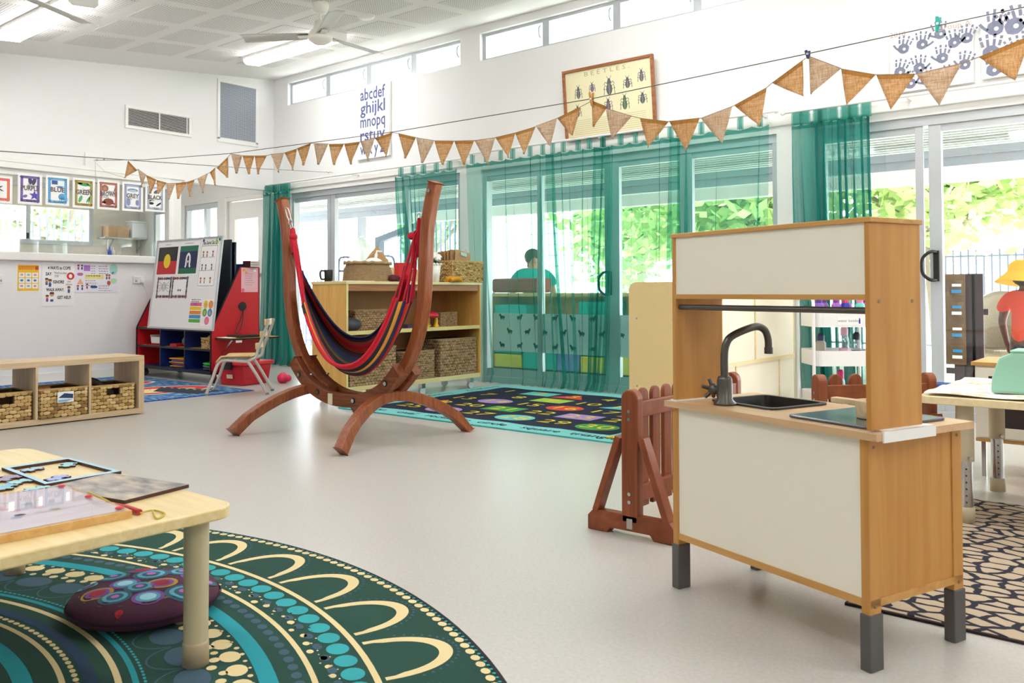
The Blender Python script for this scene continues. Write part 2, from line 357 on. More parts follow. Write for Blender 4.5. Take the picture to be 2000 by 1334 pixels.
glazed(2, -5.82, -2.66, ((-5.12,.06,.05),(-4.33,.16,.05),(-3.55,.12,.05)), ((-4.27,1.0,1),))
glazed(3, -2.34, 1.5, ((-1.635,.055,.03),(-1.545,.085,.06),(.2,.08,.05)), ((-1.5,1.10,1),))
# hinged door and windows in the recess
d = struct(MB().box(-10.56,-10.5,YB,YB+.1,0,2.24).box(-9.66,-9.6,YB,YB+.1,0,2.24).box(-10.5,-9.66,YB,YB+.1,2.18,2.24).build('door_4', M_trim, bevel=.004))
lf = MB().box(-10.49,-10.35,YB+.03,YB+.07,.02,2.17).box(-9.8,-9.67,YB+.03,YB+.07,.02,2.17).box(-10.35,-9.8,YB+.03,YB+.07,1.93,2.17).box(-10.35,-9.8,YB+.03,YB+.07,.02,.3).build('leaf', M_trim, d)
MB().box(-10.35,-9.8,YB+.047,YB+.053,.3,1.93).build('pane', M_glass, lf)
MB().cyl((-9.73,YB+.03,1.16),(-9.73,YB-.03,1.16),.03).tube([(-9.73,YB-.03,1.16),(-9.73,YB-.05,1.16),(-9.87,YB-.05,1.16)],.012,8).build('handle', M_steel, lf)
MB().box(-10.52,-10.495,YB-.006,YB+.02,1.5,1.62).build('hinge', M_steel, d)
for num,x0,x1,mu in ((3,-11.6,-10.72,-11.1),(4,-12.5,-12.02,None)):
    w = MB().box(x0,x1,YB+.02,YB+.09,1.0,1.06).box(x0,x1,YB+.02,YB+.09,2.12,2.2).box(x0,x0+.05,YB+.02,YB+.09,1.06,2.12).box(x1-.05,x1,YB+.02,YB+.09,1.06,2.12)
    if mu: w.box(mu,mu+.06,YB+.02,YB+.09,1.06,2.12)
    w = struct(w.build('window_%d'%num, M_alu)); MB().box(x0+.05,x1-.05,YB+.052,YB+.058,1.06,2.12).build('pane', M_glass, w)
    portal('daylight_recess', ((x0+x1)/2, YB+.16, 1.6), x1-x0, 1.1, (-PI/2,0,0))
portal('daylight_recess_door', (-10.08, YB+.16, 1.1), .6, 1.7, (-PI/2,0,0))

# ================================================================ ceiling things
M_lamp = mat('lit fluorescent diffuser', '#ffffff', .5, emit='#fdfcfa', es=8)
def lampfix(x, y, label, L=1.5):
    t = thing('ceiling_light', label, 'ceiling light', (x,y,zc(y)), group='surface mounted fluorescent ceiling lights')
    t.rotation_euler = (tl,0,0)
    MB().box(0,L,-.125,.125,-.03,0).build('housing', M_trim, t)
    pr = [(-.115,-.03),(-.115,-.06),(-.085,-.085),(.085,-.085),(.115,-.06),(.115,-.03)]
    MB().prism(pr,.012,L-.012,0,'x').build('diffuser', M_lamp, t)
    MB().prism([(-.12,-.03),(-.12,-.062),(-.088,-.09),(.088,-.09),(.12,-.062),(.12,-.03)],0,.012,0,'x').build('end_cap', M_trim, t)
    MB().prism([(-.12,-.03),(-.12,-.062),(-.088,-.09),(.088,-.09),(.12,-.062),(.12,-.03)],L-.012,L,0,'x').build('end_cap', M_trim, t)
lampfix(-8.5, 3.12, 'glowing white ceiling light at the top left corner of the picture')
lampfix(-8.35, 5.6, 'glowing white ceiling light beside the fan, close to the high windows')
for x,w_ in ((-5.2,'first'),(-2.0,'second'),(1.0,'third')): lampfix(x, 3.12, 'glowing white ceiling light, %s along the row over the middle of the room' % w_)
for x,w_ in ((-5.2,'first'),(-2.0,'second'),(1.0,'third')): lampfix(x, .4, 'glowing white ceiling light, %s along the row towards the rear of the room' % w_)
for x,w_ in ((-4.2,'first'),(-1.6,'second'),(.8,'third')): lampfix(x, 5.2, 'unseen ceiling light added to brighten the back wall, %s along its row right of the fan' % w_)  # out-of-frame lamps added to lift the grey back wall
t = thing('ceiling_light','unseen fill light added on the kitchenette ceiling behind the servery','ceiling light',(-11.6,3.9,2.6),group='surface mounted fluorescent ceiling lights'); MB().box(0,.25,0,1.4,-.03,0).build('housing', M_trim, t); MB().box(.02,.23,.012,1.388,-.08,-.03).build('diffuser', mat('fill lamp diffuser','#ffffff',.5,emit='#fffaf1',es=2.5), t)  # added fill lamp, out of sight, brightens the kitchenette
t = thing('ceiling_light','unseen fill light added on the recess ceiling before the white glass door','ceiling light',(-10.6,5.6,2.6),group='surface mounted fluorescent ceiling lights'); MB().box(0,.9,0,.25,-.03,0).build('housing', M_trim, t); MB().box(.012,.888,.02,.23,-.08,-.03).build('diffuser', mat('fill lamp diffuser'), t)  # second added fill lamp, hidden from view, lightens the recess walls
M_fan = mat('cream enamel', '#efece2', .35)
def fan(x, y, a0, label, drop=.42, R=.68):
    t = thing('ceiling_fan', label, 'ceiling fan', (x,y,zc(y)), 0, 'three blade ceiling fans')
    MB().lathe([(.0,0),(.075,0),(.075,-.04),(.055,-.09),(.03,-.1),(.0,-.1)],20).build('canopy', M_fan, t)
    MB().cyl((0,0,-.08),(0,0,-drop+.12),.014).build('downrod', M_fan, t)
    MB().lathe([(0,-drop+.14),(.045,-drop+.13),(.06,-drop+.06),(.1,-drop+.02),(.11,-drop-.02),(.1,-drop-.045),(.055,-drop-.075),(0,-drop-.08)],24).build('motor', M_fan, t)
    for i in range(3):
        a = a0+i*2*PI/3; bl = MB()
        bl.T = Matrix.Translation((0,0,-drop)) @ Matrix.Rotation(a,4,'Z') @ Matrix.Rotation(.2,4,'X')
        bl.grid(lambda u,v: (.1+u*(R-.1), (v-.5)*(.11+.045*u)*(.9 if u>.98 else 1), .012*math.sin(v*PI)), 10, 6)
        bl.build('blade', mat('fan blade grey','#cfcdc8',.35,.1), t, solid=.004)
        h = MB(); h.T = Matrix.Translation((0,0,-drop)) @ Matrix.Rotation(a,4,'Z'); h.box(.07,.2,-.025,.025,-.012,.0); h.build('blade_bracket', M_fan, t)
fanp = Vector((-6.07,4.77,0)); fz = PP(625,74,fanp,(-.631,.776,0)).z
tipv = PZ(733,107,fz)-Vector((fanp.x,fanp.y,fz))
fan(fanp.x, fanp.y, math.atan2(tipv.y,tipv.x), 'cream three blade fan on a down rod below the perforated ceiling', zc(fanp.y)-fz-.02, .72)
tp_, rt_ = PZ(177,49,2.78), PZ(55,-3,2.78); hb_ = tp_+(rt_-tp_).normalized()*.8; bl_ = tp_-hb_
fan(hb_.x, hb_.y, math.atan2(bl_.y,bl_.x), 'ceiling fan at the upper left edge with one blade in view', zc(hb_.y)-2.78, .8)
s = PP(715,30,(-6.178,5.398,3.569),(0,-.105,1))
tag(MB().lathe([(0,-.035),(.05,-.035),(.075,-.02),(.085,0)],24).build('smoke_detector', M_trim, loc=(s.x,s.y,zc(s.y))), 'round white smoke detector on the ceiling right of the fan', 'smoke detector')

# ================================================================ wall things
def poster(name, label, cat, tl_, br_, wall='A', off=.004, th=.002, group=None, m=None, w=None):
    f = (lambda p: PX(*p, XA)) if wall == 'A' else (lambda p: PY(*p, YB))
    a, b = f(tl_), f(br_)
    if wall == 'A': x0, x1 = a.y, b.y; M = wallA(x0, b.z, XA, off)
    else: x0, x1 = a.x, b.x; M = wallB(x0, b.z, YB, off)
    W, H = x1-x0, a.z-b.z
    t = thing(name, label, cat, M=M, group=group)
    MB().box(0,W,0,H,-th,0).build('paper' if th < .01 else 'canvas', m or M_paper, t)
    return t, W, H
def scribble(a, x0, x1, y, n, dy, mi=0, w=.005):       # rows of print too small to read
    rs = random.Random(int((x0+x1+y)*9999))
    for r in range(n):
        x = x0; e_ = x1-(x1-x0)*rs.uniform(0,.3)
        while x < e_:
            l = rs.uniform(.02,.05)*max(.5,(x1-x0)/.3); a.rect(x,min(x+l,e_),y-r*dy,y-r*dy+w,.0012,mi); x += l+.008
# air conditioning grille
a, b = PX(244,204,XA), PX(373.5,269,XA); t = thing('air_grille', 'long white louvred air conditioning grille with dark slots high on the left wall', 'air vent', M=wallA(a.y,b.z,XA,0)); W, H = b.y-a.y, a.z-b.z
fr = .035
MB().box(0,W,0,fr,0,.015).box(0,W,H-fr,H,0,.015).box(0,fr,fr,H-fr,0,.015).box(W-fr,W,fr,H-fr,0,.015).build('frame', M_trim, t, bevel=.003)
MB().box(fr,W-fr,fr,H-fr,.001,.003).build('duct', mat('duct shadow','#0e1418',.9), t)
sl = MB()
sl = MB().box(fr,W-fr,-.0018,.0018,.004,.012).mesh('louvre', M_trim)
n = 13
for i in range(n):
    o = bpy.data.objects.new('louvre', sl); col.objects.link(o); o.parent = t; o.location = (0,fr+(H-2*fr)*(i+.5)/n,0)
MB().box(W/2-.006,W/2+.006,fr,H-fr,.003,.014).build('mullion', M_trim, t); MB().box(W-fr-.03,W-fr-.022,fr,H-fr,.003,.014).build('mullion', M_trim, t)
# return air grille
a, b = PX(424.5,150,XA), PX(503,288,XA); t = thing('return_air_grille', 'tall grey perforated return air grille in a white frame near the corner', 'air vent', M=wallA(a.y,b.z,XA,0)); W, H = b.y-a.y, a.z-b.z-.02
MB().box(0,W,0,fr+.02,0,.014).box(0,W,H-fr,H,0,.014).box(0,fr,fr,H-fr,0,.014).box(W-fr,W,fr,H-fr,0,.014).build('frame', M_trim, t, bevel=.003)
m = bpy.data.materials.new('perforated grey metal'); m.use_nodes = True; nt = m.node_tree; b_ = nt.nodes['Principled BSDF']; b_.inputs['Roughness'].default_value = .5
tc = nt.nodes.new('ShaderNodeTexCoord'); v = nt.nodes.new('ShaderNodeTexVoronoi'); v.inputs['Scale'].default_value = 55; v.inputs['Randomness'].default_value = 0; v.voronoi_dimensions = '2D'
cr = nt.nodes.new('ShaderNodeValToRGB'); cr.color_ramp.elements[0].position = .25; cr.color_ramp.elements[1].position = .45
cr.color_ramp.elements[0].color = lin('#5d6573'); cr.color_ramp.elements[1].color = lin('#aeb4c0')
nt.links.new(tc.outputs['Object'], v.inputs['Vector']); nt.links.new(v.outputs['Distance'], cr.inputs[0]); nt.links.new(cr.outputs[0], b_.inputs['Base Color'])
MB().box(fr,W-fr,fr,H-fr,.002,.006).build('mesh_panel', m, t)
# cover plate with wire hook
a, b = PX(165,298,XA), PX(199,329,XA)
tag(MB().box(0,b.y-a.y,0,a.z-b.z,0,.02).build('cover_plate', M_trim, M=wallA(a.y,b.z,XA,0), bevel=.004), 'square white plate on the left wall holding the wire hook', 'wall plate')
hk = PX(182,314,XA)
M_wire = mat('dark wire','#5b5552',.5)
# bunting: plane of the taut wire
S0 = hk+Vector((.06,0,0)); S1 = PZ(1960,30,hk.z); sd = (S1-S0).normalized(); S2 = S0+sd*(S1-S0).length*1.35; sn = Vector((-sd.y,sd.x,0))
wpx = [(182,314),(285,312),(448,300),(766,258),(1155,193),(1577,105),(1832,50),(2000,14)]
wp = [PP(x,y,S0,sn) for x,y in wpx]; wp[0] = S0; e = wp[-1]+(wp[-1]-wp[-2])*1.2; wp.append(e)
t = thing('hanging_wire', 'long taut wire stretched across the room from the plate on the left wall', 'wire', S0)
MB().tube([p-S0 for p in wp], .0032, 6).build('wire', M_wire, t)
MB().tube([(0,0,0),(-.055,0,0)],.006,8).sphere((.02,.0,0),.012,8,sx=1.6).sphere(sd*.16,.01,8,sx=2).build('turnbuckle', M_steel, t)
p0 = PY(650,337,YB-.01); p1 = PP(-60,291,(-4.6,1.2,0),(-.631,.776,0))
t = thing('hanging_wire', 'thin second wire running to a hook over the left glazed doors', 'wire', p0)
MB().tube([Vector((0,0,0)), (p1-p0)*.5+Vector((0,0,-.01)), p1-p0], .0028, 6).build('wire', M_wire, t)
dd = (p1-p0).normalized(); MB().tube([(0,0,0), dd*.28],.006,6).sphere(dd*.2,.013,8).build('turnbuckle', M_steel, t)
flags = [(250,314,268,333,245,348),(269,330,285.5,341.5,275,366),(285.5,342,305,351,293,378),(306,352,325,357,313,379),(327,358,343,358,334,390),(343,358,365,356,352.5,389),(365,356,380,351,371.5,384),(385.6,349,405.5,339,400,378),(410,337,420,328,419,362),(423.5,328,445,307,443,347),
(451,300.5,473,304,457,338.5),(474,304,497,304.5,483,340),(497.5,304.5,521,304,507.5,341),(529,301.5,554.5,299,545.6,337),(556,298.5,579.6,291,575,333),(580.5,290,607,280,590.6,323),(612.7,280,641,281,621,321.7),(642.6,281.7,671.5,281,656.7,323),(672.5,281,703,277,683.5,321),(704,277,732,269,721,315),(733,270,766,259,755,307),
(778,260.6,812,268.5,788,309),(813,269,848,274.5,826.7,319),(848.7,274.8,886.5,275.4,864,321.7),(887.5,275.4,926,274.5,904.8,322.6),(926.5,274.5,966.8,269,949,320),(967.7,268.5,1006,259.7,993.5,308.5),(1006,259.7,1045.5,247.7,1026,302),(1046.7,246.5,1087.6,231.3,1077,285),(1088.6,231,1133.6,209,1115,263.8),
(1156,197,1186,209,1156,247),(1183,211.5,1234,227,1194,270.7),(1250,231,1306,237.6,1265,288),(1307,237,1366.5,230.7,1336.6,291.8),(1368.7,231,1430,208,1409.6,278.5),(1434,206,1497,171.5,1486,246),(1508,162,1567.7,118,1567.7,187),(1580,110,1643,133.8,1582,182.6),(1643,134.7,1710,146,1654,206),(1711.5,146,1787.4,144.8,1741.7,215.6),(1789,144.8,1877.7,124,1835,206),(1912,111.7,2012,70,1983,159)]
def hessian(name, c, c2, hem=False):
    m = bpy.data.materials.new(name); m.use_nodes = True; nt = m.node_tree; b = nt.nodes['Principled BSDF']; b.inputs['Roughness'].default_value = .9
    tc = nt.nodes.new('ShaderNodeTexCoord'); cs = []
    for sc_ in ((180,180,14),(14,14,180)):
        mp = nt.nodes.new('ShaderNodeMapping'); mp.inputs['Scale'].default_value = sc_; n = nt.nodes.new('ShaderNodeTexNoise'); n.inputs['Scale'].default_value = 1; n.inputs['Detail'].default_value = 2
        nt.links.new(tc.outputs['Object'], mp.inputs[0]); nt.links.new(mp.outputs[0], n.inputs['Vector']); cs.append(n)
    mx = nt.nodes.new('ShaderNodeMixRGB'); mx.inputs[0].default_value = .5; nt.links.new(cs[0].outputs['Fac'], mx.inputs[1]); nt.links.new(cs[1].outputs['Fac'], mx.inputs[2])
    cr = nt.nodes.new('ShaderNodeValToRGB'); cr.color_ramp.elements[0].position = .38; cr.color_ramp.elements[1].position = .62; cr.color_ramp.elements[0].color = lin(c); cr.color_ramp.elements[1].color = lin(c2)
    nt.links.new(mx.outputs[0], cr.inputs[0]); nt.links.new(cr.outputs[0], b.inputs['Base Color'])
    tr = nt.nodes.new('ShaderNodeBsdfTranslucent'); nt.links.new(cr.outputs[0], tr.inputs[0]); ms = nt.nodes.new('ShaderNodeMixShader'); ms.inputs[0].default_value = .42
    out = nt.nodes['Material Output']; nt.links.new(b.outputs[0], ms.inputs[1]); nt.links.new(tr.outputs[0], ms.inputs[2]); nt.links.new(ms.outputs[0], out.inputs[0])
    return m
M_hes = hessian('plain hessian','#cb9b62','#eccda2'); M_lace = hessian('lace printed hessian','#c9a684','#e9d9c4'); M_hem = hessian('hessian hem','#b3803c','#c99850')
B0 = PP(250,314,S0,sn)
bt = thing('hessian_bunting', 'long garland of tan hessian pennants hanging below the taut wire', 'bunting', B0)
cord = []
for i,(ax,ay,bx,by,cx,cy) in enumerate(flags):
    A, B_, C = (PP(x,y,S0,sn)-B0 for x,y in ((ax,ay),(bx,by),(cx,cy)))
    wv = sn*random.uniform(-.03,.03); C = C+wv; cord += [A,B_]
    hem = .14; 
    def pt(u, v): return (A*(1-u)+B_*u)*(1-v)+C*v + sn*(.012*math.sin(u*5+i)*v)
    g = MB()
    bul = random.uniform(.0,.04)
    def pf(u, v):
        vv = v; p = pt(u, vv); side = (u-.5)*bul*math.sin(vv*PI); return p+(B_-A)*side
    fm = MB().grid(pf, 4, 8, mfn=lambda u,v: 0 if v > .13 else 1)
    fm.build('pennant', [M_lace if i%3 == 1 else M_hes, M_hem if i%3 != 1 else M_lace], bt, solid=.0025)
MB().tube(cord, .0022, 5).build('cord', mat('brown cord','#8a6a4a',.8), bt)
def peg(x, y0, y1, m, label, dx=2):
    p = PP(x,y0,S0,sn); q = PP(x+dx,y1,S0,sn); L = (p-q).length
    t = thing('clothes_peg', label, 'clothes peg', q, group=None); d = p-q
    for s_ in (-1,1):
        MB().beam(Vector((0,0,0))+sn*.006*s_, d+sn*.014*s_+sd*.006*s_, .016, .008, sn).build('jaw', m, t)
    MB().tube([d*.5-sn*.02, d*.5+sn*.02], .007, 8).build('spring', M_steel, t)
peg(1155,181,207,wood('peg wood','#c08a3e','#d9a95c','o'),'wooden clothes peg gripping the wire in front of the beetle picture')
peg(1577,99,114,mat('navy plastic','#1c2f5e',.4),'navy clothes peg on the wire between two pennants')
peg(1833,33,62,mat('teal plastic','#1fb5a6',.35),'teal plastic clothes peg on the wire before the handprint canvas',-3)

# ---- colour word posters on the servery glass
names = [('PINK','#e0567a','#f08a50',-60,24,337,398),('PURPLE','#5d4a92','#8a74b8',35,82,337,401),('BLUE','#2f7fc0','#7cc0e8',89.5,135,341,403),('GREEN','#6f8a4a','#c8a050',142,185,346,408),('BROWN','#9a5a4a','#c88070',190.5,233,350,411),('GREY','#7c82a8','#b8bcd8',239,279,354,414),('BLACK','#8c90a8','#c8cad8',284,322,359,415)]
cap = {'PINK':('','','Mouth'),'PURPLE':('Flip flops','','Butterfly'),'BLUE':('Flag','','Box Jellyfish'),'GREEN':('Crocodile','','Gumtree'),'BROWN':('Didgeridoo','Echidna','Platypus'),'GREY':('','Koala','Possum'),'BLACK':('','Swan','Magpie')}
XP = XA+.02
for wname,c1,c2,x0,x1,y0,y1 in names:
    a = PX(x0,y0,XP); b = PX(x1,y1,XP); W, H = b.y-a.y, .40
    t = thing('colour_poster', 'laminated poster with the word %s and %s border hanging over the servery window' % (wname, {'PINK':'pink','PURPLE':'purple','BLUE':'blue','GREEN':'green and ochre','BROWN':'red brown','GREY':'lavender grey','BLACK':'pale grey'}[wname]), 'poster', M=wallA(a.y,b.z,XP,0), group='colour posters')
    MB().box(0,W,0,a.z-b.z,-.0015,0).build('paper', M_paper, t)
    H = a.z-b.z; e = .025
    ma, mc = mat('print '+c1,c1,.6), mat('print '+c2,c2,.6); art = MB()
    art.frame(e,W-e,e,H-e,.026,.0008,0)
    for k in range(34):                                   # wavy strokes in the border
        s_ = k/34; per = 2*(W+H)
        for q,(px_,py_,dx_,dy_) in enumerate(((e+s_*(W-2*e),e+.016,.006,.012),(e+s_*(W-2*e),H-e-.016,.006,.012),(e+.016,e+s_*(H-2*e),.012,.006),(W-e-.016,e+s_*(H-2*e),.012,.006))):
            if (k+q) % 2: art.disc(px_,py_,dx_,dy_,.0014,1,8,.5)
    rr_ = random.Random(wname)
    AD = lambda x,y,rx,ry=None,*k: art.disc(x,y,rx*.68,(rx if ry is None else ry)*.68,*k)
    if wname == 'PURPLE':
        AD(W*.5,H*.78,.028,.06,.001,2,14,.1); AD(W*.66,H*.76,.028,.06,.001,2,14,-.3)
        art.flat([(W*.68+.055*(1 if k%2==0 else .42)*math.cos(k*PI/5+.3), H*.3+.055*(1 if k%2==0 else .42)*math.sin(k*PI/5+.3)) for k in range(10)],.001,3)
        AD(W*.3,H*.26,.035,.022,.001,1,12,.4); cols = ('#4a4a6a','#5a4fb0')
    elif wname == 'BLUE':
        art.rect(W*.25,W*.5,H*.7,H*.83,.001,2); art.flat([(W*.4,H*.64),(W*.6,H*.58),(W*.78,H*.65),(W*.6,H*.66)],.001,3)
        AD(W*.7,H*.3,.06,.05,.001,3,18); 
        for k in range(5): art.rect(W*.58+k*.02,W*.58+k*.02+.006,H*.15,H*.28,.001,1)
        cols = ('#3a5a9a','#5aa8d8')
    elif wname == 'GREEN':
        AD(W*.48,H*.8,.085,.03,.001,2,16,-.1); AD(W*.3,H*.82,.05,.018,.001,2); AD(W*.75,H*.78,.05,.018,.001,2,12,-.5)
        AD(W*.35,H*.3,.025,.06,.001,3,14,-.4); AD(W*.7,H*.3,.015,.06,.001,3,14,-.5); AD(W*.75,H*.28,.012,.05,.001,3,14,-.2); cols = ('#4fa56b','#5fae6a')
    elif wname == 'BROWN':
        AD(W*.33,H*.72,.06,.055,.001,2); AD(W*.33,H*.7,.03,.03,.0016,1); AD(W*.8,H*.74,.01,.06,.001,3,10,-.3)
        AD(W*.5,H*.27,.085,.055,.001,3); AD(W*.25,H*.24,.05,.02,.001,3); AD(W*.78,H*.21,.04,.014,.001,3); cols = ('#9a6a58','#8a4a3c')
    elif wname == 'GREY':
        AD(W*.5,H*.72,.09,.03,.001,2); AD(W*.5,H*.7,.07,.016,.0016,3); AD(W*.3,H*.3,.035,.06,.001,2); AD(W*.72,H*.3,.03,.05,.001,2); cols = ('#8a90b8','#b8d4e8')
    elif wname == 'BLACK':
        AD(W*.6,H*.75,.07,.03,.001,2,14,.4); AD(W*.3,H*.3,.045,.022,.001,3)
        art.line([(W*.22,H*.3),(W*.2,H*.38),(W*.26,H*.42),(W*.3,H*.39)],.014,.001,3); AD(W*.68,H*.28,.06,.016,.001,3,12,.6); cols = ('#5a5f70','#2a2c34')
    else:
        AD(W*.6,H*.7,.06,.05,.001,2); AD(W*.6,H*.3,.06,.025,.001,3,14,.4); cols = ('#f0a0a8','#e05080')
    art.build('artwork', [ma, mc, mat('print '+cols[0],cols[0],.6), mat('print '+cols[1],cols[1],.6)], t)
    text('word', wname, .068, mat('brown grey print','#6a5a5c',.6), t, W/2, H*.52, .002, bold=.0022, fit=W*(.72 if len(wname)>4 else .6))
    for q,(cx,cy) in enumerate(((.62,.62),(.35,.42),(.55,.12))):
        if cap[wname][q]: text('caption', cap[wname][q], .03, M_dk, t, W*cx, H*cy, .002, fit=W*min(.42,.045*len(cap[wname][q])))
# string that holds the posters
tag(MB().tube([PX(186,316,XA+.02),PX(187,360,XA+.02),PX(185,408,XA+.022)],.002,5).tube([PX(187,318,XA+.02),PX(205,335,XA+.02),PX(240,346,XA+.02)],.0015,5).build('poster_twine', mat('thin twine','#c8b49a',.8)), 'thin twine hanging from the wire hook over the green poster', 'twine')

# ---- posters below the servery
t, W, H = poster('notice_poster','bright yellow notice with nine small picture squares under the servery sill','poster',(32,515),(77,570))
a = MB(); a.rect(.01,W-.01,.01,H-.01,.0006,0); a.rect(.02,W-.02,H*.82,H*.93,.001,1); a.rect(W*.8,W*.94,H*.79,H*.93,.0014,2)
cc = [4,5,4,6,5,6,4,5,4]
for i in range(3):
    for j in range(3):
        x, y = W*(.1+.285*i), H*(.12+.2*j); a.rect(x,x+W*.25,y,y+H*.17,.001,3); a.disc(x+W*.125,y+H*.09,W*.07,H*.04,.0016,cc[i*3+j],12)
a.build('artwork',[mat('p yellow','#f5c518',.6),mat('p orange','#f09a2a',.6),mat('p red','#d0503a',.6),M_paper,mat('p blush','#d8a090',.6),mat('p blue','#2f8ac8',.6),mat('p teal','#9cc4c0',.6)],t)
a = MB(); scribble(a,W*.1,W*.74,H*.89,2,.026,0); tag(a.build('small_print',mat('p brownred','#b0562a',.6),t),kind='stuff')
t, W, H = poster('coping_poster','white poster reading 4 WAYS to COPE under the servery sill','poster',(82,512),(145,597))
for s_,x,y,z_ in (('4 WAYS to COPE',.52,.87,.046),('SAY',.2,.73,.046),('IGNORE',.5,.55,.046),('WALK AWAY.',.4,.37,.044),('GET HELP.',.68,.19,.044)): text('lettering',s_,z_,M_dk,t,W*x,H*y,.001,bold=.0014,fit=W*{'4 WAYS to COPE':.7,'SAY':.18,'IGNORE':.34,'WALK AWAY.':.54,'GET HELP.':.44}[s_])
text('lettering','"Would you please\nSTOP             ."',.036,M_dk,t,W*.55,H*.72,.001,fit=W*.4); text('lettering','their\nbehavior',.03,M_dk,t,W*.83,H*.53,.001,fit=W*.2)
a = MB(); a.disc(W*.87,H*.69,.04,.04,.0008,0,18); a.disc(W*.87,H*.69,.018,.022,.0014,1)
def kid(a, x, y, s_, top, hair=5, skin=3, leg=4):
    a.rect(x-.25*s_,x+.25*s_,y,y+.45*s_,.0008,leg); a.flat([(x-.32*s_,y+.4*s_),(x+.32*s_,y+.4*s_),(x+.2*s_,y+.95*s_),(x-.2*s_,y+.95*s_)],.001,top); a.disc(x,y+1.25*s_,.36*s_,.38*s_,.0014,skin,12); a.flat([(x-.4*s_,y+1.3*s_),(x+.4*s_,y+1.3*s_),(x+.3*s_,y+1.68*s_),(x-.3*s_,y+1.68*s_)],.0018,hair)
KM = [mat('p stop','#d8303a',.6),M_paper,mat('p green','#5a8f5a',.6),mat('p skin','#d8a27e',.6),mat('p denim','#2f5aa0',.6),mat('p hair','#5a3a26',.6),mat('p mustard','#d8a83a',.6),mat('p rose','#c8506a',.6)]
a.build('stop_sign',KM,t)
for x_,y_,s_,c_ in ((.14,.48,.044,2),(.24,.44,.048,4),(.82,.3,.042,4),(.16,.1,.042,7),(.3,.1,.06,1)): a = MB(); kid(a,W*x_,H*y_,s_,c_); a.build('figure_print',KM,t)
t, W, H = poster('social_poster','pale lilac poster with coloured speech shapes beside the coping poster','poster',(146,514),(229,571),m=mat('pale lilac paper','#eeebf6',.6))
a = MB(); a.rect(W*.2,W*.35,H*.74,H*.94,.0008,0); a.prism(rrect(W*.05,W*.19,H*.57,H*.68,.02),.0005,.0009,1); a.rect(W*.23,W*.66,H*.47,H*.62,.0008,2); a.flat([(W*.05,H*.28),(W*.2,H*.28),(W*.125,H*.48)],.0008,3); a.prism(rrect(W*.36,W*.52,H*.13,H*.25,.025),.0005,.0009,4); a.disc(W*.9,H*.82,.045,.062,.0008,5); a.flat([(W*.87,H*.72),(W*.92,H*.72),(W*.87,H*.63)],.0008,5); a.disc(W*.9,H*.4,.035,.03,.0008,6); a.disc(W*.79,H*.33,.02,.026,.0008,7)
a2 = MB()
for x,y,tp in ((.08,.78,7),(.16,.78,4),(.74,.46,2),(.8,.46,0),(.07,.08,4),(.17,.08,4),(.28,.13,7)): kid(a2,W*x,H*y,.032,tp)
a.build('shapes',[mat('p purple','#b07ad0',.6),mat('p pink','#e090c0',.6),mat('p pale yellow','#f0e48a',.6),mat('p apricot','#f0b48a',.6),mat('p skyblue','#8aaee0',.6),mat('p mint','#a8dcd0',.6),mat('p lime','#c0e8b8',.6),mat('p brick','#c8604a',.6)],t); a2.build('figures',KM,t)
a = MB(); scribble(a,W*.26,W*.63,H*.56,1,.03,0,.008)
for x0,x1,y,n_ in ((.24,.55,.4,3),(.55,.8,.9,4),(.37,.5,.9,4),(.55,.86,.22,3)): scribble(a,W*x0,W*x1,H*y,n_,.026,0)
tag(a.build('small_print',M_dk,t),kind='stuff')
def outlet(x0,y0,x1,y1,label):
    a, b = PX(x0,y0,XA), PX(x1,y1,XA); t = thing('power_outlet', label, 'power outlet', M=wallA(a.y,b.z,XA,0)); W, H = b.y-a.y, a.z-b.z
    MB().box(0,W,0,H,0,.012).build('plate', M_trim, t, bevel=.004)
    for k in (.28,.72): MB().box(W*k-.012,W*k+.012,H*.62,H*.85,.012,.017).build('switch', M_trim, t); MB().box(W*k-.01,W*k-.004,H*.2,H*.45,.012,.0125).box(W*k+.004,W*k+.01,H*.2,H*.45,.012,.0125).build('socket', M_black, t)
    return t, W, H
t, W, H = outlet(259,539,281,554,'white double power outlet with a cord plugged in, left of the easel')
MB().box(W*.6,W*.9,H*.1,H*.55,.012,.05).build('plug', M_trim, t, bevel=.005)
MB().tube(catmull([(W*.75,H*.2,.05),(W*.85,-.05,.06),(W*1.1,-.12,.05),(W*1.2,-.22,.05),(W*1.25,-.5,.05)],6),.004,6).build('cord', M_trim, t)
outlet(-12,536,5,554,'white power outlet cut off by the left edge of the picture')

# ---- pictures on the back wall
t, W, H = poster('alphabet_canvas','white canvas with blue brush lettering of the alphabet above the doors','canvas',(701,172),(764.5,304),'B',.035,.03)
M_ink = mat('blue brush ink','#565e90',.7,var=.25,vscale=6)
for i,s_ in enumerate(('abcdef','ghijkl','mnopq','rstuv','w x y z.')): text('lettering',s_,.2,M_ink,t,W*.5,H*(.87-.185*i),.002,bold=.003,fit=W*.76)
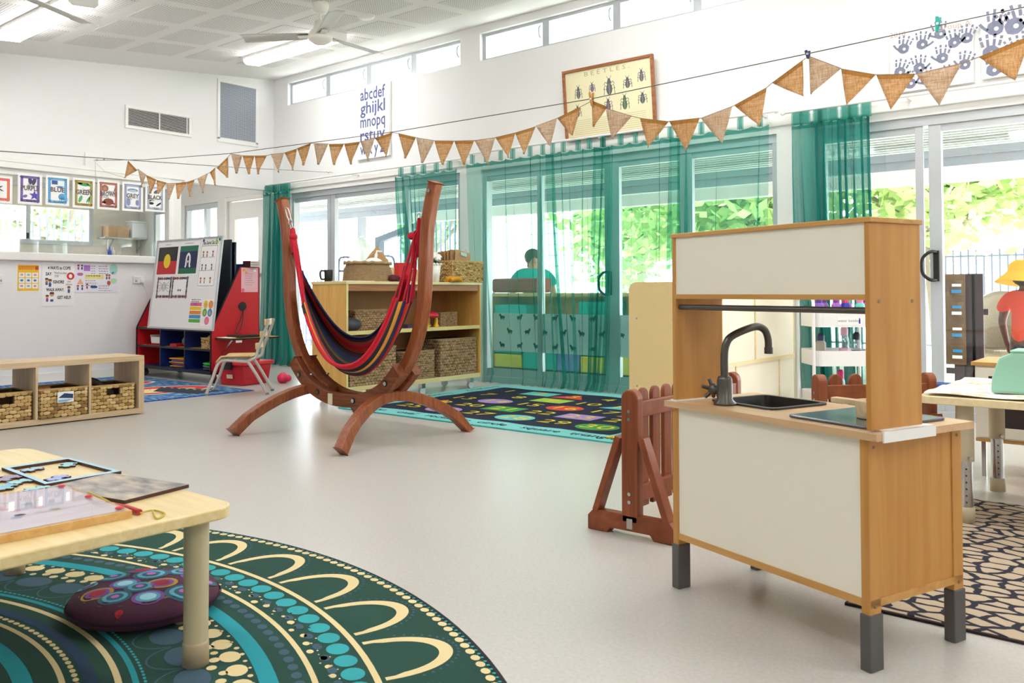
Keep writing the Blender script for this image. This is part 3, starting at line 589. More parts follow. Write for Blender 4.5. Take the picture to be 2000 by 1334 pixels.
# beetle chart: framed, leaning forward at the top
a, b = PY(1108,277,YB-.02), PY(1284,250,YB-.02); W, H = b.x-a.x, .66
t = thing('beetle_picture','wooden framed beetle chart hung above the curtain rail','picture', M=frameM((a.x,YB-.025,(a.z+b.z)/2-.005),(1,0,0),(0,-.09,1)))
M_frm = wood('reddish frame wood','#8e5433','#b9764c','x',.4)
MB().box(0,W,0,.025,-.01,.025).box(0,W,H-.025,H,-.01,.025).box(0,.025,.025,H-.025,-.01,.025).box(W-.025,W,.025,H-.025,-.01,.025).build('frame', M_frm, t, bevel=.003)
MB().box(.02,W-.02,.02,H-.02,-.008,.004).build('print', mat('aged cream paper','#f3ecc4',.6), t)
a = MB()
def beetle(x,y,w,h,ci):
    a.disc(x,y-h*.12,w*.5,h*.34,.0052,ci,14); a.disc(x,y+h*.25,w*.36,h*.14,.0056,ci,12); a.disc(x,y+h*.4,w*.24,h*.09,.0056,ci,10); a.line([(x,y-h*.42),(x,y+h*.18)],w*.06,.006,3)
    for s_ in (-1,1):
        for q,(yy,l) in enumerate(((.2,.35),(.02,.45),(-.18,.4))): a.line([(x+s_*w*.35,y+h*yy),(x+s_*w*(.6+.1*q),y+h*(yy+.1)),(x+s_*w*(.7+l*.5),y+h*(yy-.05-q*.1))],.006,.005,ci)
        a.line([(x+s_*w*.1,y+h*.45),(x+s_*w*.4,y+h*.62)],.004,.005,ci)
for x,y,w,h,ci in ((.17,.66,.06,.15,0),(.33,.7,.05,.11,1),(.52,.67,.09,.2,0),(.72,.68,.07,.13,0),(.87,.74,.06,.14,1),(.15,.4,.06,.14,0),(.5,.42,.07,.15,1),(.68,.42,.07,.17,2),(.87,.44,.07,.13,0)): beetle(W*x,H*y,w*.72,h*.8,ci)
for k in range(8): a.rect(W*.1,W*.9,H*(.07+.028*k),H*(.07+.028*k)+.004,.005,3)
a.build('beetle_drawings',[mat('ink grey','#63686c',.7),mat('ink violet','#74697c',.7),mat('ink green','#5c7058',.7),mat('ink tan','#cfc493',.7)],t)
text('lettering','BEETLES.',.055,mat('ink faint','#bdb08a',.7),t,W*.5,H*.9,.006,spacing=1.6,fit=W*.5)
# handprint canvases
M_hand = mat('grey blue hand paint','#80849a',.8,var=.25,vscale=20); M_pinkw = mat('pink wash','#f6dbe2',.8)
def handprint(a, x, y, s_, ang, flip=1):
    c, q = math.cos(ang), math.sin(ang)
    def T(u,v): return (x+(u*c-v*q)*s_, y+(u*q+v*c)*s_)
    a.flat([T(.36*math.cos(k*PI/6)*(1.05 if k%2 else .95), .34*math.sin(k*PI/6)) for k in range(12)],.001,0)
    a.flat([T(.05+.1*math.cos(k*PI/4), -.02+.1*math.sin(k*PI/4)) for k in range(8)],.0014,1)
    for u0,l,an in ((-.27,.5,.28),(-.1,.6,.1),(.1,.58,-.08),(.28,.46,-.25)):
        for r0,r1 in ((.3,.3+l*.55),(.36+l*.55,.36+l*.85)):
            ca, sa = -math.sin(an), math.cos(an); p0 = (u0+ca*(r0-.1),sa*r0); p1 = (u0+ca*(r1-.1),sa*r1)
            a.line([T(*p0),T((p0[0]+p1[0])/2,(p0[1]+p1[1])/2),T(*p1)],.12*s_,.001,0)
    a.line([T(.3*flip,-.12),T(.5*flip,.0),T(.68*flip,.16)],.13*s_,.001,0)
t, W, H = poster('handprint_canvas','canvas of grey child handprints marked 2018, behind the teal peg','canvas',(1741,70),(1904,162),'B',.04,.032)
a = MB(); a.flat([(W*.25,.01),(W*.7,.01),(W*.99,H*.55),(W*.99,H*.95)],.0006,2)
hp = random.Random(3)
for x,y in ((.17,.72),(.4,.74),(.62,.86),(.78,.68),(.93,.72),(.12,.34),(.36,.36),(.64,.46),(.9,.3),(.25,.12),(.45,.14),(.7,.12)): handprint(a,W*x,H*y,.11,hp.uniform(-.5,.5),hp.choice((-1,1)))
a.build('handprints',[M_hand,M_paper,M_pinkw],t)
text('lettering','2018',.055,mat('faint gold ink','#c2a89a',.8),t,W*.1,H*.97,.002); text('lettering','Group A',.06,MATS['faint gold ink'],t,W*.78,H*.95,.002)
t, W, H = poster('handprint_canvas','canvas of grey handprints with pink wash at the right edge of the picture','canvas',(1918,36),(2080,134),'B',.04,.032)
a = MB(); a.flat([(.01,H*.5),(W*.2,H*.4),(W*.8,H*.8),(W*.7,H*.99),(.05,H*.99)],.0006,2)
for x,y,s_ in ((.18,.78,.15),(.42,.76,.17),(.12,.4,.15),(.45,.35,.13),(.15,.12,.13),(.7,.7,.14),(.75,.3,.14)): handprint(a,W*x,H*y,s_,hp.uniform(-.5,.5),hp.choice((-1,1)))
a.build('handprints',[M_hand,M_paper,M_pinkw],t)
# kitchenette shelf with box and container
a = PX(197,463,XFAR+.12); b = PX(293,466,XFAR+.12)
t = thing('wall_shelf','narrow shelf on metal brackets seen through the servery glass','shelf',(XFAR,a.y,a.z))
MB().box(.005,.25,0,b.y-a.y,-.02,0).build('board', mat('grey board','#b9b2a6',.6), t)
for k in (.2,.8):
    y = (b.y-a.y)*k; MB().box(.005,.012,y-.012,y+.012,-.22,-.02).beam((.012,y,-.2),(.2,y,-.025),.02,.008,(0,1,0)).build('bracket', M_steel, t)
tag(MB().box(.03,.22,.06,.38,.001,.17).box(.028,.222,.2,.26,.001,.172).build('cardboard_box', M_card, loc=(XFAR,a.y,a.z)), 'brown cardboard box on the shelf behind the servery glass','box')
t = thing('storage_tub','translucent white plastic tub on the shelf behind the servery glass','tub',(XFAR+.03,a.y+.42,a.z))
MB().box(0,.2,0,.3,.001,.24).build('body', mat('milky plastic','#eef1f1',.4), t, bevel=.01); MB().box(-.008,.208,-.008,.308,.24,.262).build('lid', M_trim, t, bevel=.005)
for i,(x,c_,l_) in enumerate(((215,'#2a5fc0','small blue bottle standing on the servery sill'),(221,'#d8d8cf','small white bottle standing on the servery sill beside the blue one'))):
    p = PZ(x,497,1.345)
    p = PX(x,499,XA-.1); tag(MB().lathe([(.0,0),(.022,0),(.022,.05),(.008,.07),(.008,.095),(0,.095)],12).build('dropper_bottle', mat('plastic '+c_,c_,.4), loc=(XA-.11,p.y,1.346)), l_, 'bottle')
# ================================================================ furniture builders
def seagrass(name, c1, c2):
    return mat(name, c1, .75, var=.35, vscale=40, bump=.6, bscale=150)
M_sea = mat('water hyacinth weave', '#c9a567', .7, var=.3, vscale=30, bump=.5, bscale=160); M_sea2 = mat('grey brown seagrass', '#a98a63', .75, var=.35, vscale=35, bump=.5, bscale=160)
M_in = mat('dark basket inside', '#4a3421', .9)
def basket(label, W, D, H, rows, cols, m, loc, rz=0, hole=True, group=None, flare=.0, name='woven_basket', parts=()):
    t = thing(name, label, 'basket', loc, rz, group)
    e = .008
    def side(L, T, hl):
        nx = max(3,int(round(L/W*cols)))
        for r in range(rows):
            z0, z1 = H*r/rows, H*(r+1)/rows
            for c in range(-1, nx):
                x0 = (c+(.5 if r%2 else 0))*L/nx; x1 = x0+L/nx; x0 = max(0,x0); x1 = min(L,x1)
                if x1-x0 < .003: continue
                iv = [(x0,x1)]
                if hl and z0 > H*.6 and z1 < H*.97: iv = [(a_,b_) for a_,b_ in ((x0,min(x1,L*.36)),(max(x0,L*.66),x1)) if b_-a_ > .003]
                for x0,x1 in iv: strand(x0,x1,z0,z1,T)
    def strand(x0, x1, z0, z1, T):
                g = .001; vs = []; j0, j1, jz = brs.uniform(-.3,.3)*(z1-z0)*.35, brs.uniform(.6,1.35), brs.uniform(-.12,.12)*(z1-z0)
                for j in range(3):
                    for i in range(4):
                        u, v = i/3, j/2; bul = math.sin(u*PI)*.6+math.sin(v*PI)*.6
                        pin = .5-.5*math.cos(u*2*PI); vs.append(T(x0+g+(x1-x0-2*g)*u, (z0+z1)/2+jz+j0*(u-.5)+(v-.5)*(z1-z0)*(.72+.34*pin), .007*bul*j1-.002))
                w.add(vs, [(j*4+i,j*4+i+1,(j+1)*4+i+1,(j+1)*4+i) for j in range(2) for i in range(3)], brs.choice((0,0,0,1,2)), True)
    w = MB(); brs = random.Random(label)
    side(W, lambda x,z,o: (x-W/2, -D/2-o, z), hole); side(W, lambda x,z,o: (W/2-x, D/2+o, z), hole)
    side(D, lambda x,z,o: (W/2+o, x-D/2, z), False); side(D, lambda x,z,o: (-W/2-o, D/2-x, z), False)
    tag(w.build('weave', [m]+([mat('weave light','#d8bb82',.7,var=.2,vscale=40),mat('weave dark','#96733f',.75,var=.3,vscale=40)] if m is M_sea else [mat('seagrass light','#b29570',.75,var=.25,vscale=40),mat('seagrass dark','#97794f',.75,var=.3,vscale=40)]), t), kind='stuff')
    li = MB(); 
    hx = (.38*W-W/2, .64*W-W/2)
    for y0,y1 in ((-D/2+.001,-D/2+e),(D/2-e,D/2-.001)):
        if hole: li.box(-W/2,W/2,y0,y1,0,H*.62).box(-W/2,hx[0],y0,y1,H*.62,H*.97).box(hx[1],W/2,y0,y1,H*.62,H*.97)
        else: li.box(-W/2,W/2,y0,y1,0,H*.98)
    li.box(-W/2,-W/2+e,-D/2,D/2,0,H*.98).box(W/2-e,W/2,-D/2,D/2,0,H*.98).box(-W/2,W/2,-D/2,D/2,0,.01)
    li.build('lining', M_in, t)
    MB().tube([(-W/2,-D/2,H),(W/2,-D/2,H),(W/2,D/2,H),(-W/2,D/2,H)],.007,6,closed=True).build('rim', m, t)
    return t
# ---------------------------------------------------------------- low cube shelf with three baskets
M_oak = wood('pale oak laminate','#c6ab86','#dcc5a3','y',.45); M_oakz = wood('pale oak laminate upright','#c6ab86','#dcc5a3','z',.45)
Y1, XS, dp, hs = 3.297, -6.31, .40, .446
t = thing('cube_shelf','long low pale oak cube shelf with woven baskets on the floor at left','shelf',(XS-dp,0,0))
yL = Y1-.04-4*.366-.06
MB().box(0,dp,yL,Y1,.008,.046).build('bottom', M_oak, t, bevel=.002); MB().box(0,dp,yL,Y1,hs-.04,hs).build('top', M_oak, t, bevel=.002)
MB().box(0,dp,Y1-.04,Y1,.046,hs-.04).build('side', M_oakz, t); MB().box(0,dp,yL,yL+.04,.046,hs-.04).build('side', M_oakz, t)
for i in range(1,4): yy = Y1-.04-.366*i; MB().box(0,dp,yy-.008,yy+.008,.046,hs-.04).build('divider', M_oakz, t)
def cubby(i): return Y1-.04-.366*(i+.5)
ls = ['woven basket with a handle hole and a dark brown strap inside, in the right cubby','woven basket with picture cards showing, in the middle cubby of the low shelf','woven basket in the low shelf cubby cut by the left picture edge']
for i in range(3):
    Hh = (.19,.20,.195)[i]
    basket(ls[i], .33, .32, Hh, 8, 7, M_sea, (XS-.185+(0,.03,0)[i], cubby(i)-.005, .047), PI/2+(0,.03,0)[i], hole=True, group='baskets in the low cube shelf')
p = (XS-.2, cubby(0)-.05, .06)
tag(MB().tube(catmull([(0,-.08,.17),(0,-.03,.2),(.02,.05,.14),(.03,.1,.09)],6),[.03]*19).build('brown_bag', mat('dark brown leather','#3b2417',.5), loc=p), 'dark brown leather strap poking out of the right basket','bag')
tag(MB().box(-.1,.1,-.1,.1,0,.16).build('picture_card', mat('card print','#e8d8c0',.6,var=.4,vscale=12), loc=(XS-.17,cubby(1)-.03,.065)), 'stack of picture cards inside the middle basket','cards')
t = thing('picture_label','blue and white printed card on the front of the middle basket','label',(XS+.022,cubby(1)+.0,.195))
MB().box(0,.004,-.055,.055,-.045,.03).build('card', M_paper, t); MB().add([(.006,-.05,-.01),(.006,.05,-.02),(.006,.05,.01),(.006,-.01,.02)],[(0,1,2,3)]).add([(.006,-.05,-.04),(.006,.0,-.04),(.006,.05,-.025),(.006,-.05,-.025)],[(0,1,2,3)],1).build('picture', [mat('label navy','#27406e',.6),mat('label sky','#7fb2d8',.6)], t)

# ---------------------------------------------------------------- story mat rug (blue and red) by the left wall
m = bpy.data.materials.new('painted blue carpet'); m.use_nodes = True; nt = m.node_tree; b = nt.nodes['Principled BSDF']; b.inputs['Roughness'].default_value = .9
tc = nt.nodes.new('ShaderNodeTexCoord'); mp = nt.nodes.new('ShaderNodeMapping'); mp.inputs['Scale'].default_value = (3,14,1); n = nt.nodes.new('ShaderNodeTexNoise'); n.inputs['Scale'].default_value = 3; n.inputs['Detail'].default_value = 8
cr = nt.nodes.new('ShaderNodeValToRGB'); cr.color_ramp.elements[0].position = .45; cr.color_ramp.elements[1].position = .68; cr.color_ramp.elements[0].color = lin('#15508f'); cr.color_ramp.elements[1].color = lin('#8fbfdc')
nt.links.new(tc.outputs['Object'], mp.inputs[0]); nt.links.new(mp.outputs[0], n.inputs['Vector']); nt.links.new(n.outputs['Fac'], cr.inputs[0]); nt.links.new(cr.outputs[0], b.inputs['Base Color'])
rx0, rx1, ry0, ry1 = -9.3, -6.98, 1.9, 4.7
t = thing('story_rug','blue rug with red and cream painted shapes between the low shelf and the easel','rug',((rx0+rx1)/2,(ry0+ry1)/2,0)); hw, hl = (rx1-rx0)/2, (ry1-ry0)/2
MB().box(-hw,hw,-hl,hl,.0005,.009).build('pile', m, t); MB().box(-hw-.012,hw+.012,-hl-.012,hl+.012,.0004,.007).build('border', mat('royal blue edge','#1c4fae',.9), t)
a = MB()
def lens(cx, cy, L, Wd, ang, z, mi):
    c, q = math.cos(ang), math.sin(ang); P = []
    for k in range(24):
        th = 2*PI*k/24; u = L*math.cos(th); v = Wd*math.sin(th)*abs(math.sin(th))**.35; P.append((cx+u*c-v*q, cy+u*q+v*c))
    a.flat(P, z, mi)
for cx,cy,L,Wd,an in ((.45,.75,.62,.34,1.35),(-.45,.65,.6,.36,1.3),(.55,-.4,.6,.33,1.6),(-.5,-.55,.55,.34,1.5)):
    lens(cx,cy,L,Wd,an,.0094,1); lens(cx,cy,L*.94,Wd*.9,an,.0098,0); lens(cx+.06,cy+.05,L*.6,Wd*.5,an,.0102,2 if cy>0 and cx>0 else 3)
    for k in range(9): a.disc(cx+random.uniform(-.2,.2),cy+random.uniform(-.4,.4),.02,.008,.0106,4,8,random.random()*3)
a.flat([(.25,1.0),(1.0,1.2),(1.05,.9),(.55,.75)],.0108,4)
for k in range(7): a.rect(.3+.1*k,.34+.1*k,.98+.02*k,1.0+.02*k,.0112,1)
a.build('pattern',[mat('rug red','#d43a31',.9,var=.2,vscale=20),mat('rug white','#ece6da',.9),mat('rug cream','#e9d39a',.9,var=.1),mat('rug pink','#e59a94',.9,var=.2),mat('rug charcoal','#20303a',.9)],t)

# ---------------------------------------------------------------- whiteboard easel unit
M_red = mat('red laminate','#cb1524',.45); M_blu = mat('navy laminate','#12286e',.45); M_yel = mat('yellow laminate','#d9a21c',.45); M_edge = mat('black edging','#14161c',.5); M_navy = mat('black blue panel','#0c1226',.4)
ex0, ex1, ey, bz = -9.32, -7.8, 4.78, .105
e = thing('easel_unit','red and navy children\'s easel unit with a whiteboard and shelves by the left wall','easel',(ex0,ey,0)); EW = ex1-ex0
side = [(0,bz),(0,.54),(.33,1.19),(.55,1.19),(.55,bz)]
for x in (0, EW-.02):
    MB().prism(side, x, x+.02, 0, 'x').build('side_panel', M_red, e)
    for i in range(len(side)):
        a_, c_ = side[i], side[(i+1)%len(side)]; MB().beam((x+.01,a_[0],a_[1]),(x+.01,c_[0],c_[1]),.024,.012,(1,0,0)).build('edge_strip', M_edge, e)
MB().box(.02,EW-.02,.0,.55,bz,bz+.02).build('base_board', M_blu, e); MB().box(.02,EW-.02,.02,.55,.525,.545).build('top_shelf', M_yel, e); MB().box(.02,EW-.02,-.002,.02,.522,.548).build('shelf_edge', M_edge, e)
MB().box(.02,EW-.02,.3,.315,bz+.02,1.1).build('back_panel', M_blu, e)
cw = (EW-.04)/3
for i in range(3):
    x0 = .02+cw*i
    MB().box(x0,x0+cw,.01,.3,.332,.347).build('shelf', M_yel, e); MB().box(x0,x0+cw,-.002,.012,.328,.35).build('shelf_edge', M_edge, e)
    if i: MB().box(x0-.008,x0+.008,.0,.3,bz+.02,.525).build('divider', M_blu, e); MB().box(x0-.01,x0+.01,-.003,.0,bz+.02,.525).build('shelf_edge', M_edge, e)
MB().box(.022,.03,.012,.298,bz+.02,.52).box(.022,.022+cw*.98,.29,.299,bz+.02,.52).build('red_lining', M_red, e)
MB().box(.0,EW,-.003,.012,bz-.012,bz+.022).build('shelf_edge', M_edge, e)
# whiteboard
wx0, wx1 = PY(290,637,ey).x-ex0+.02, PY(415,644,ey).x-ex0+.02; Lz = .95
wbM = frameM((wx0,-.012,.55),(1,0,0),(0,.115,1)); WW = wx1-wx0
wb = MB().box(0,WW,0,Lz,-.01,0).build('whiteboard', mat('glossy whiteboard','#f3f3f1',.25), e, M=wbM)
MB().box(-.012,WW+.012,-.012,.008,-.012,.008).box(-.012,WW+.012,Lz-.008,Lz+.012,-.012,.008).box(-.012,.008,.008,Lz-.008,-.012,.008).box(WW-.008,WW+.012,.008,Lz-.008,-.012,.008).build('board_frame', M_alu, wb, bevel=.003)
MB().box(wx0,EW-.022,.22,.24,.56,1.475).build('rear_board', M_navy, e); MB().box(wx0-.02,EW-.022,.27,.29,.56,1.45).build('rear_board', M_navy, e); MB().box(.022,EW-.022,.42,.44,.56,1.23).build('rear_panel', M_blu, e)
for x in (.08,EW-.06):
    for y in (.06,.48):
        MB().cyl((x-.012,y,.038),(x+.012,y,.038),.037,16).build('caster', mat('rubber wheel','#3b3c3e',.6), e); MB().box(x-.02,x+.02,y-.02,y+.02,.05,bz).build('caster_bracket', mat('caster red','#a02028',.5) if x > 1 else M_black, e)
MB().cyl((EW,.35,.78),(EW+.004,.35,.78),.048,24).build('grommet', M_black, e)
# fold down flap on the right side
MB().box(EW+.002,EW+.30,.03,.60,.452,.466).build('flap', M_edge, e); MB().box(EW+.004,EW+.295,.04,.595,.4665,.469).build('flap_top', M_yel, e); MB().beam((EW+.02,.1,.3),(EW+.22,.1,.45),.02,.01,(0,1,0)).build('flap_bracket', M_steel, e)
MB().box(EW+.301,EW+.303,.08,.15,.425,.447).build('flap_label', M_paper, e)
# things pinned on the board, in board coordinates
def card(name, label, x0, x1, y0, y1, m=None, cat='card', par=None):
    t = thing(name, label, cat, M=e.matrix_basis @ wbM @ Matrix.Translation((x0,y0,.0012)))
    MB().rect(0,x1-x0,0,y1-y0,0).build('paper', m or M_paper, t, solid=.001); return t, x1-x0, y1-y0
e.matrix_world = Matrix.Translation((ex0,ey,0))
U = lambda x: WW*x
t, W, H = card('flag_poster','printed flag, black over red with a yellow disc, on the whiteboard',U(.02),U(.36),.57,.93)
a = MB(); a.rect(.02,W-.015,.155+.0,.31,.0012,0); a.rect(.02,W-.015,.01,.155,.0012,1); a.disc(W/2,.155,.07,.078,.0018,2,24); scribble(a,W*.35,W*.65,.335,1,.01,0); a.build('flag_print',[mat('flag black','#1a1617',.5),mat('flag red','#c8202c',.5),mat('flag yellow','#f2d21a',.5)],t)
t, W, H = card('flag_poster','printed flag, green and navy with a white headdress, on the whiteboard',U(.37),U(.68),.57,.93)
a = MB(); a.rect(.02,W-.02,.01,.31,.0012,0); a.rect(.02,W-.02,.07,.25,.0016,1)
cx = W/2
for s_ in (-1,1): a.line([(cx+s_*.05,.08),(cx+s_*.036,.1),(cx+s_*.036,.16),(cx+s_*.028,.2),(cx,.228)],.026,.002,2)
a.flat([(cx+.02*(1 if k%2==0 else .42)*math.cos(k*PI/5+PI/2), .14+.02*(1 if k%2==0 else .42)*math.sin(k*PI/5+PI/2)) for k in range(10)],.0022,2); scribble(a,W*.25,W*.75,.335,1,.01,3)
a.build('flag_print',[mat('flag green','#0f6a4a',.5),mat('flag navy','#16224f',.5),M_paper,M_dk],t)
t, W, H = card('behaviour_chart','white chart headed The Super Six at the top right of the whiteboard',U(.70),U(.96),.43,.94)
text('heading','The Super Six',.05,M_dk,t,W*.42,H*.92,.0015,bold=.001,fit=W*.7); text('numeral','6',.1,mat('p lime green','#8ab83a',.6),t,W*.88,H*.94,.0015,bold=.004)
a = MB(); a.frame(W*.04,W*.96,H*.03,H*.86,.004,.001,5)
for i in range(2):
    for j in range(3): x, y = W*(.28+.45*i), H*(.09+.27*j); scribble(a,x-.07,x+.07,y+.13,1,.01,5); kid(a,x-.03*(1-i),y,.036,(7,2,0,6,4,7)[i*3+j]); (kid(a,x+.04,y,.034,(6,4,7)[j]) if i == 0 else None)
a.build('artwork',KM,t)
for x,c_,l_ in ((U(.74),'#1f4fb0','blue round magnet at the top of the whiteboard'),(U(.97),'#128a6a','green round magnet at the top right corner of the whiteboard')):
    tag(MB().cyl((0,0,0),(0,0,.008),.012,14).build('magnet', mat('magnet '+c_,c_,.3), M=e.matrix_basis @ wbM @ Matrix.Translation((x,.925,.003))), l_, 'magnet')
def border(a, W, H):
    rs = random.Random(5)
    for k in range(40):
        s_ = rs.random()
        for x,y in ((s_*W,.012),(s_*W,H-.012),(.012,s_*H),(W-.012,s_*H)): a.disc(x,y,.016,.012,.0008+.00002*k,rs.choice((0,1,2)),7,rs.random()*3)
bm = [mat('b dark','#3a2f3a',.6),mat('b clay','#9a5a48',.6),mat('b slate','#5f7390',.6),M_dk]
t, W, H = card('totem_card','bordered card with a line drawing of a spider web motif on the whiteboard',U(.07),U(.30),.325,.545)
a = MB(); border(a,W,H); a.rect(.03,W-.03,.03,H-.03,.002,4)
for k in range(3): a.line([(W/2+(.012+.012*k)*math.cos(q*PI/8),H*.54+(.02+.014*k)*math.sin(q*PI/8)) for q in range(17)],.004,.0026,3)
for k in range(4):
    for s_ in (-1,1): a.line([(W/2+s_*.03,H*(.48+.04*k)),(W/2+s_*.1,H*(.28+.17*k))],.004,.0026,3)
scribble(a,W*.3,W*.72,.04,1,.01,3); a.build('artwork',bm+[M_paper],t)
t, W, H = card('totem_card','bordered card with short lines of print beside the spider card',U(.315),U(.56),.325,.545)
a = MB(); border(a,W,H); a.rect(.03,W-.03,.03,H-.03,.002,4)
for k in range(5): scribble(a,W*.36,W*.66,H*(.82-.09*k),1,.01,3,.004)
a.disc(W*.45,H*.36,.016,.012,.0026,1); a.disc(W*.58,H*.36,.016,.012,.0026,2); a.build('artwork',bm+[M_paper],t)
t, W, H = card('feelings_card','white card with five coloured label rows, one reading HUG, on the whiteboard',U(.63),U(.81),.055,.31)
a = MB()
for k in range(5): a.rect(.006,W-.006,.012+.043*(4-k),.048+.043*(4-k),.0012,k)
scribble(a,W*.1,W*.9,.245,2,.02,5,.008); a.build('artwork',[mat('f pink','#e86aa0',.6),mat('f yellow','#f0d020',.6),mat('f orange','#f0902a',.6),mat('f blue','#3a90c8',.6),mat('f green','#5ab04a',.6),M_dk],t)
text('lettering','HUG',.03,M_dk,t,W*.45,.202,.002)
t, W, H = card('feelings_card','white card with five coloured circles at the lower right of the whiteboard',U(.815),U(.985),.035,.31)
a = MB()
for k,(x,y) in enumerate(((.3,.8),(.74,.8),(.28,.5),(.72,.5),(.52,.2))): a.disc(W*x,H*y,.042,.042,.0012,k,20); a.disc(W*x,H*y-.004,.018,.022,.0018,5,12)
a.build('artwork',[mat('f yellow'),mat('f orange'),mat('f green'),mat('f blue'),mat('f pink'),mat('p skin')],t)
t = thing('pink_notice','pink printed notice taped on the red side of the easel','notice', M=frameM((ex1+.0025,ey+.335,.93),(0,1,0),(0,0,1)))
W, H = .2,.255; MB().box(0,W,0,H,-.001,0).build('paper', mat('pink paper','#f0bcc8',.6), t); a = MB()
for k in range(6): scribble(a,W*.22,W*.78,H*(.74-.09*k),1,.01,0,.005)
a.disc(.03,H-.025,.02,.012,.001,1); a.disc(.06,H-.05,.016,.012,.001,1); a.disc(.16,H-.03,.02,.014,.001,2); a.disc(.02,.02,.02,.02,.001,3); a.build('artwork',[mat('pink ink','#b4778c',.6),mat('p orange'),M_paper,mat('f pink')],t)
for k in range(3):
    tag(MB().box(-.07,.07,-.055,.055,0,.022).box(-.068,.071,-.052,.052,.003,.019,1).build('small_book',[mat('maroon cover','#4a1a24',.5),mat('page edge','#d8d2c8',.7)],loc=(ex1-.012,ey+.46,1.192+.0225*k)), ('bottom','middle','top')[k]+' maroon book of the small pile on top of the red easel side','book')
t = thing('laptop','closed black laptop lying on the fold down flap of the easel','laptop',(ex1+.06,ey+.13,.47)); MB().box(0,.22,0,.34,.0,.014).build('base', M_black, t, bevel=.003); MB().box(0,.22,0,.34,.015,.024).build('lid', M_black, t, bevel=.003); MB().tube(catmull([(-.01,.1,.03),(-.03,.14,.1),(-.04,.2,.2),(-.055,.22,.28)],6),.004,6).tube(catmull([(-.01,.12,.03),(-.025,.18,.08),(-.045,.22,.2),(-.055,.23,.28)],6),.004,6).build('charger_cord', M_black, t)
tag(MB().box(0,.2,0,.14,0,.004).build('paper_pad', M_paper, loc=(ex1+.03,ey+.0+.045,.47)), 'white papers under the front of the laptop','paper')
# things in the easel cubbies
cx = lambda i, u: ex0+.02+cw*(i+u)
t = thing('white_tray','small white plastic basket tray in the upper left cubby of the easel','tray',(cx(0,.62),ey+.13,.36)); MB().prism([(-.13,.1),(-.1,.005),(.1,.005),(.13,.1),(.12,.1),(.09,.015),(-.09,.015),(-.12,.1)],-.08,.08,0,'y').box(-.09,.09,-.085,-.075,.01,.08).build('body', M_trim, t, bevel=.004)
tag(MB().box(-.16,.12,-.1,.1,0,.008).build('red_folder', M_red, loc=(cx(0,.6),ey+.13,.348)), 'flat red folder under the white tray in the easel','folder')
tag(MB().sphere((0,0,.06),.075,14,sx=1.2,sz=.8).build('grey_pouch', mat('grey fabric','#6b6a70',.9), loc=(cx(1,.78),ey+.12,.348)), 'grey cloth pouch in the upper middle cubby of the easel','pouch')
tag(MB().box(-.08,.05,-.06,.06,0,.03).build('red_box', M_red, loc=(cx(1,.42),ey+.1,.348)), 'little red box beside the grey pouch in the easel','box')
basket('small woven basket holding a wrapped bundle in the upper right cubby of the easel', .2, .16, .11, 7, 7, M_sea, (cx(2,.78),ey+.1,.349), 0, hole=False)
tag(MB().sphere((0,0,.0),.07,12,sz=.5).build('cloth_bundle', mat('tan cloth','#c69a64',.9), loc=(cx(2,.8),ey+.1,.46)), 'tan bundle sitting on the small basket in the easel','bundle')
cols_ = ['#2a3f9a','#d8a82a','#27408a','#c8202c','#f0c82a','#2f4fa8','#c83a2a','#e8b820']
for k in range(8):
    o = MB().box(-.14,.14,-.1,.1,0,.006+.004*(k%3)).build('coloured_folder', mat('folder '+cols_[k],cols_[k],.6), loc=(cx(1,.62)+random.uniform(-.03,.03),ey+.13,bz+.021+.013*k)); o.rotation_euler = (0,0,random.uniform(-.2,.2))
    tag(o, ('navy','mustard','dark navy','red','yellow','blue','brick red','gold')[k]+' felt sheet, '+('first','second','third','fourth','fifth','sixth','seventh','eighth')[k]+' from the bottom of the pile in the easel','folder','felt sheets in the lower middle cubby')
for k,(c_,l_) in enumerate((('#3b3f45','dark grey plate at the bottom of the pile in the lower right cubby'),('#6a6f76','grey plate in the middle of the pile in the lower right cubby'),('#2fd24a','bright green plate on top of the pile in the lower right cubby'))):
    tag(MB().lathe([(0,0),(.13,0),(.15,.02),(.145,.024),(.0,.012)],28).build('plastic_plate', mat('plate '+c_,c_,.4), loc=(cx(2,.75),ey+.16,bz+.022+.026*k)), l_, 'plate')
tag(MB().sphere((0,0,0),.07,12,sz=.7).build('red_bundle', mat('red cloth','#b8301f',.9), loc=(cx(2,.8),ey+.17,bz+.155)), 'red cloth bundle on the green plate in the easel','bundle')
# red storage tub
pz = PZ(460,754,0); t = thing('storage_tub','red plastic tub with a black latch on the floor beside the easel','tub',(-7.58,5.02,0),.2)
pr = [(-.17,-.2),(.17,-.2),(.17,.2),(-.17,.2)]
tb = MB(); lv = [(.86,0),(.88,.01),(1,.2)]
tb.add([(x*s_,y*s_,z) for s_,z in lv for x,y in pr],[(0,3,2,1)]+[(i*4+j,i*4+(j+1)%4,(i+1)*4+(j+1)%4,(i+1)*4+j) for i in range(2) for j in range(4)]+[(8,9,10,11)]); tb.build('body', mat('translucent red plastic','#c8202e',.3), t, bevel=.012)
MB().box(-.19,.19,-.22,.22,.2,.235).build('lid', mat('red lid','#d82a35',.35), t, bevel=.01)
MB().box(-.05,.05,-.245,-.215,.16,.235).build('latch', M_black, t, bevel=.005); MB().box(-.05,.05,.215,.245,.16,.235).build('latch', M_black, t, bevel=.005); MB().add([(-.05,-.194,.07),(.03,-.194,.07),(.03,-.198,.11),(-.05,-.198,.11)],[(0,1,2,3)]).build('label', mat('cream sticker','#e8d9b8',.6), t, solid=.001)
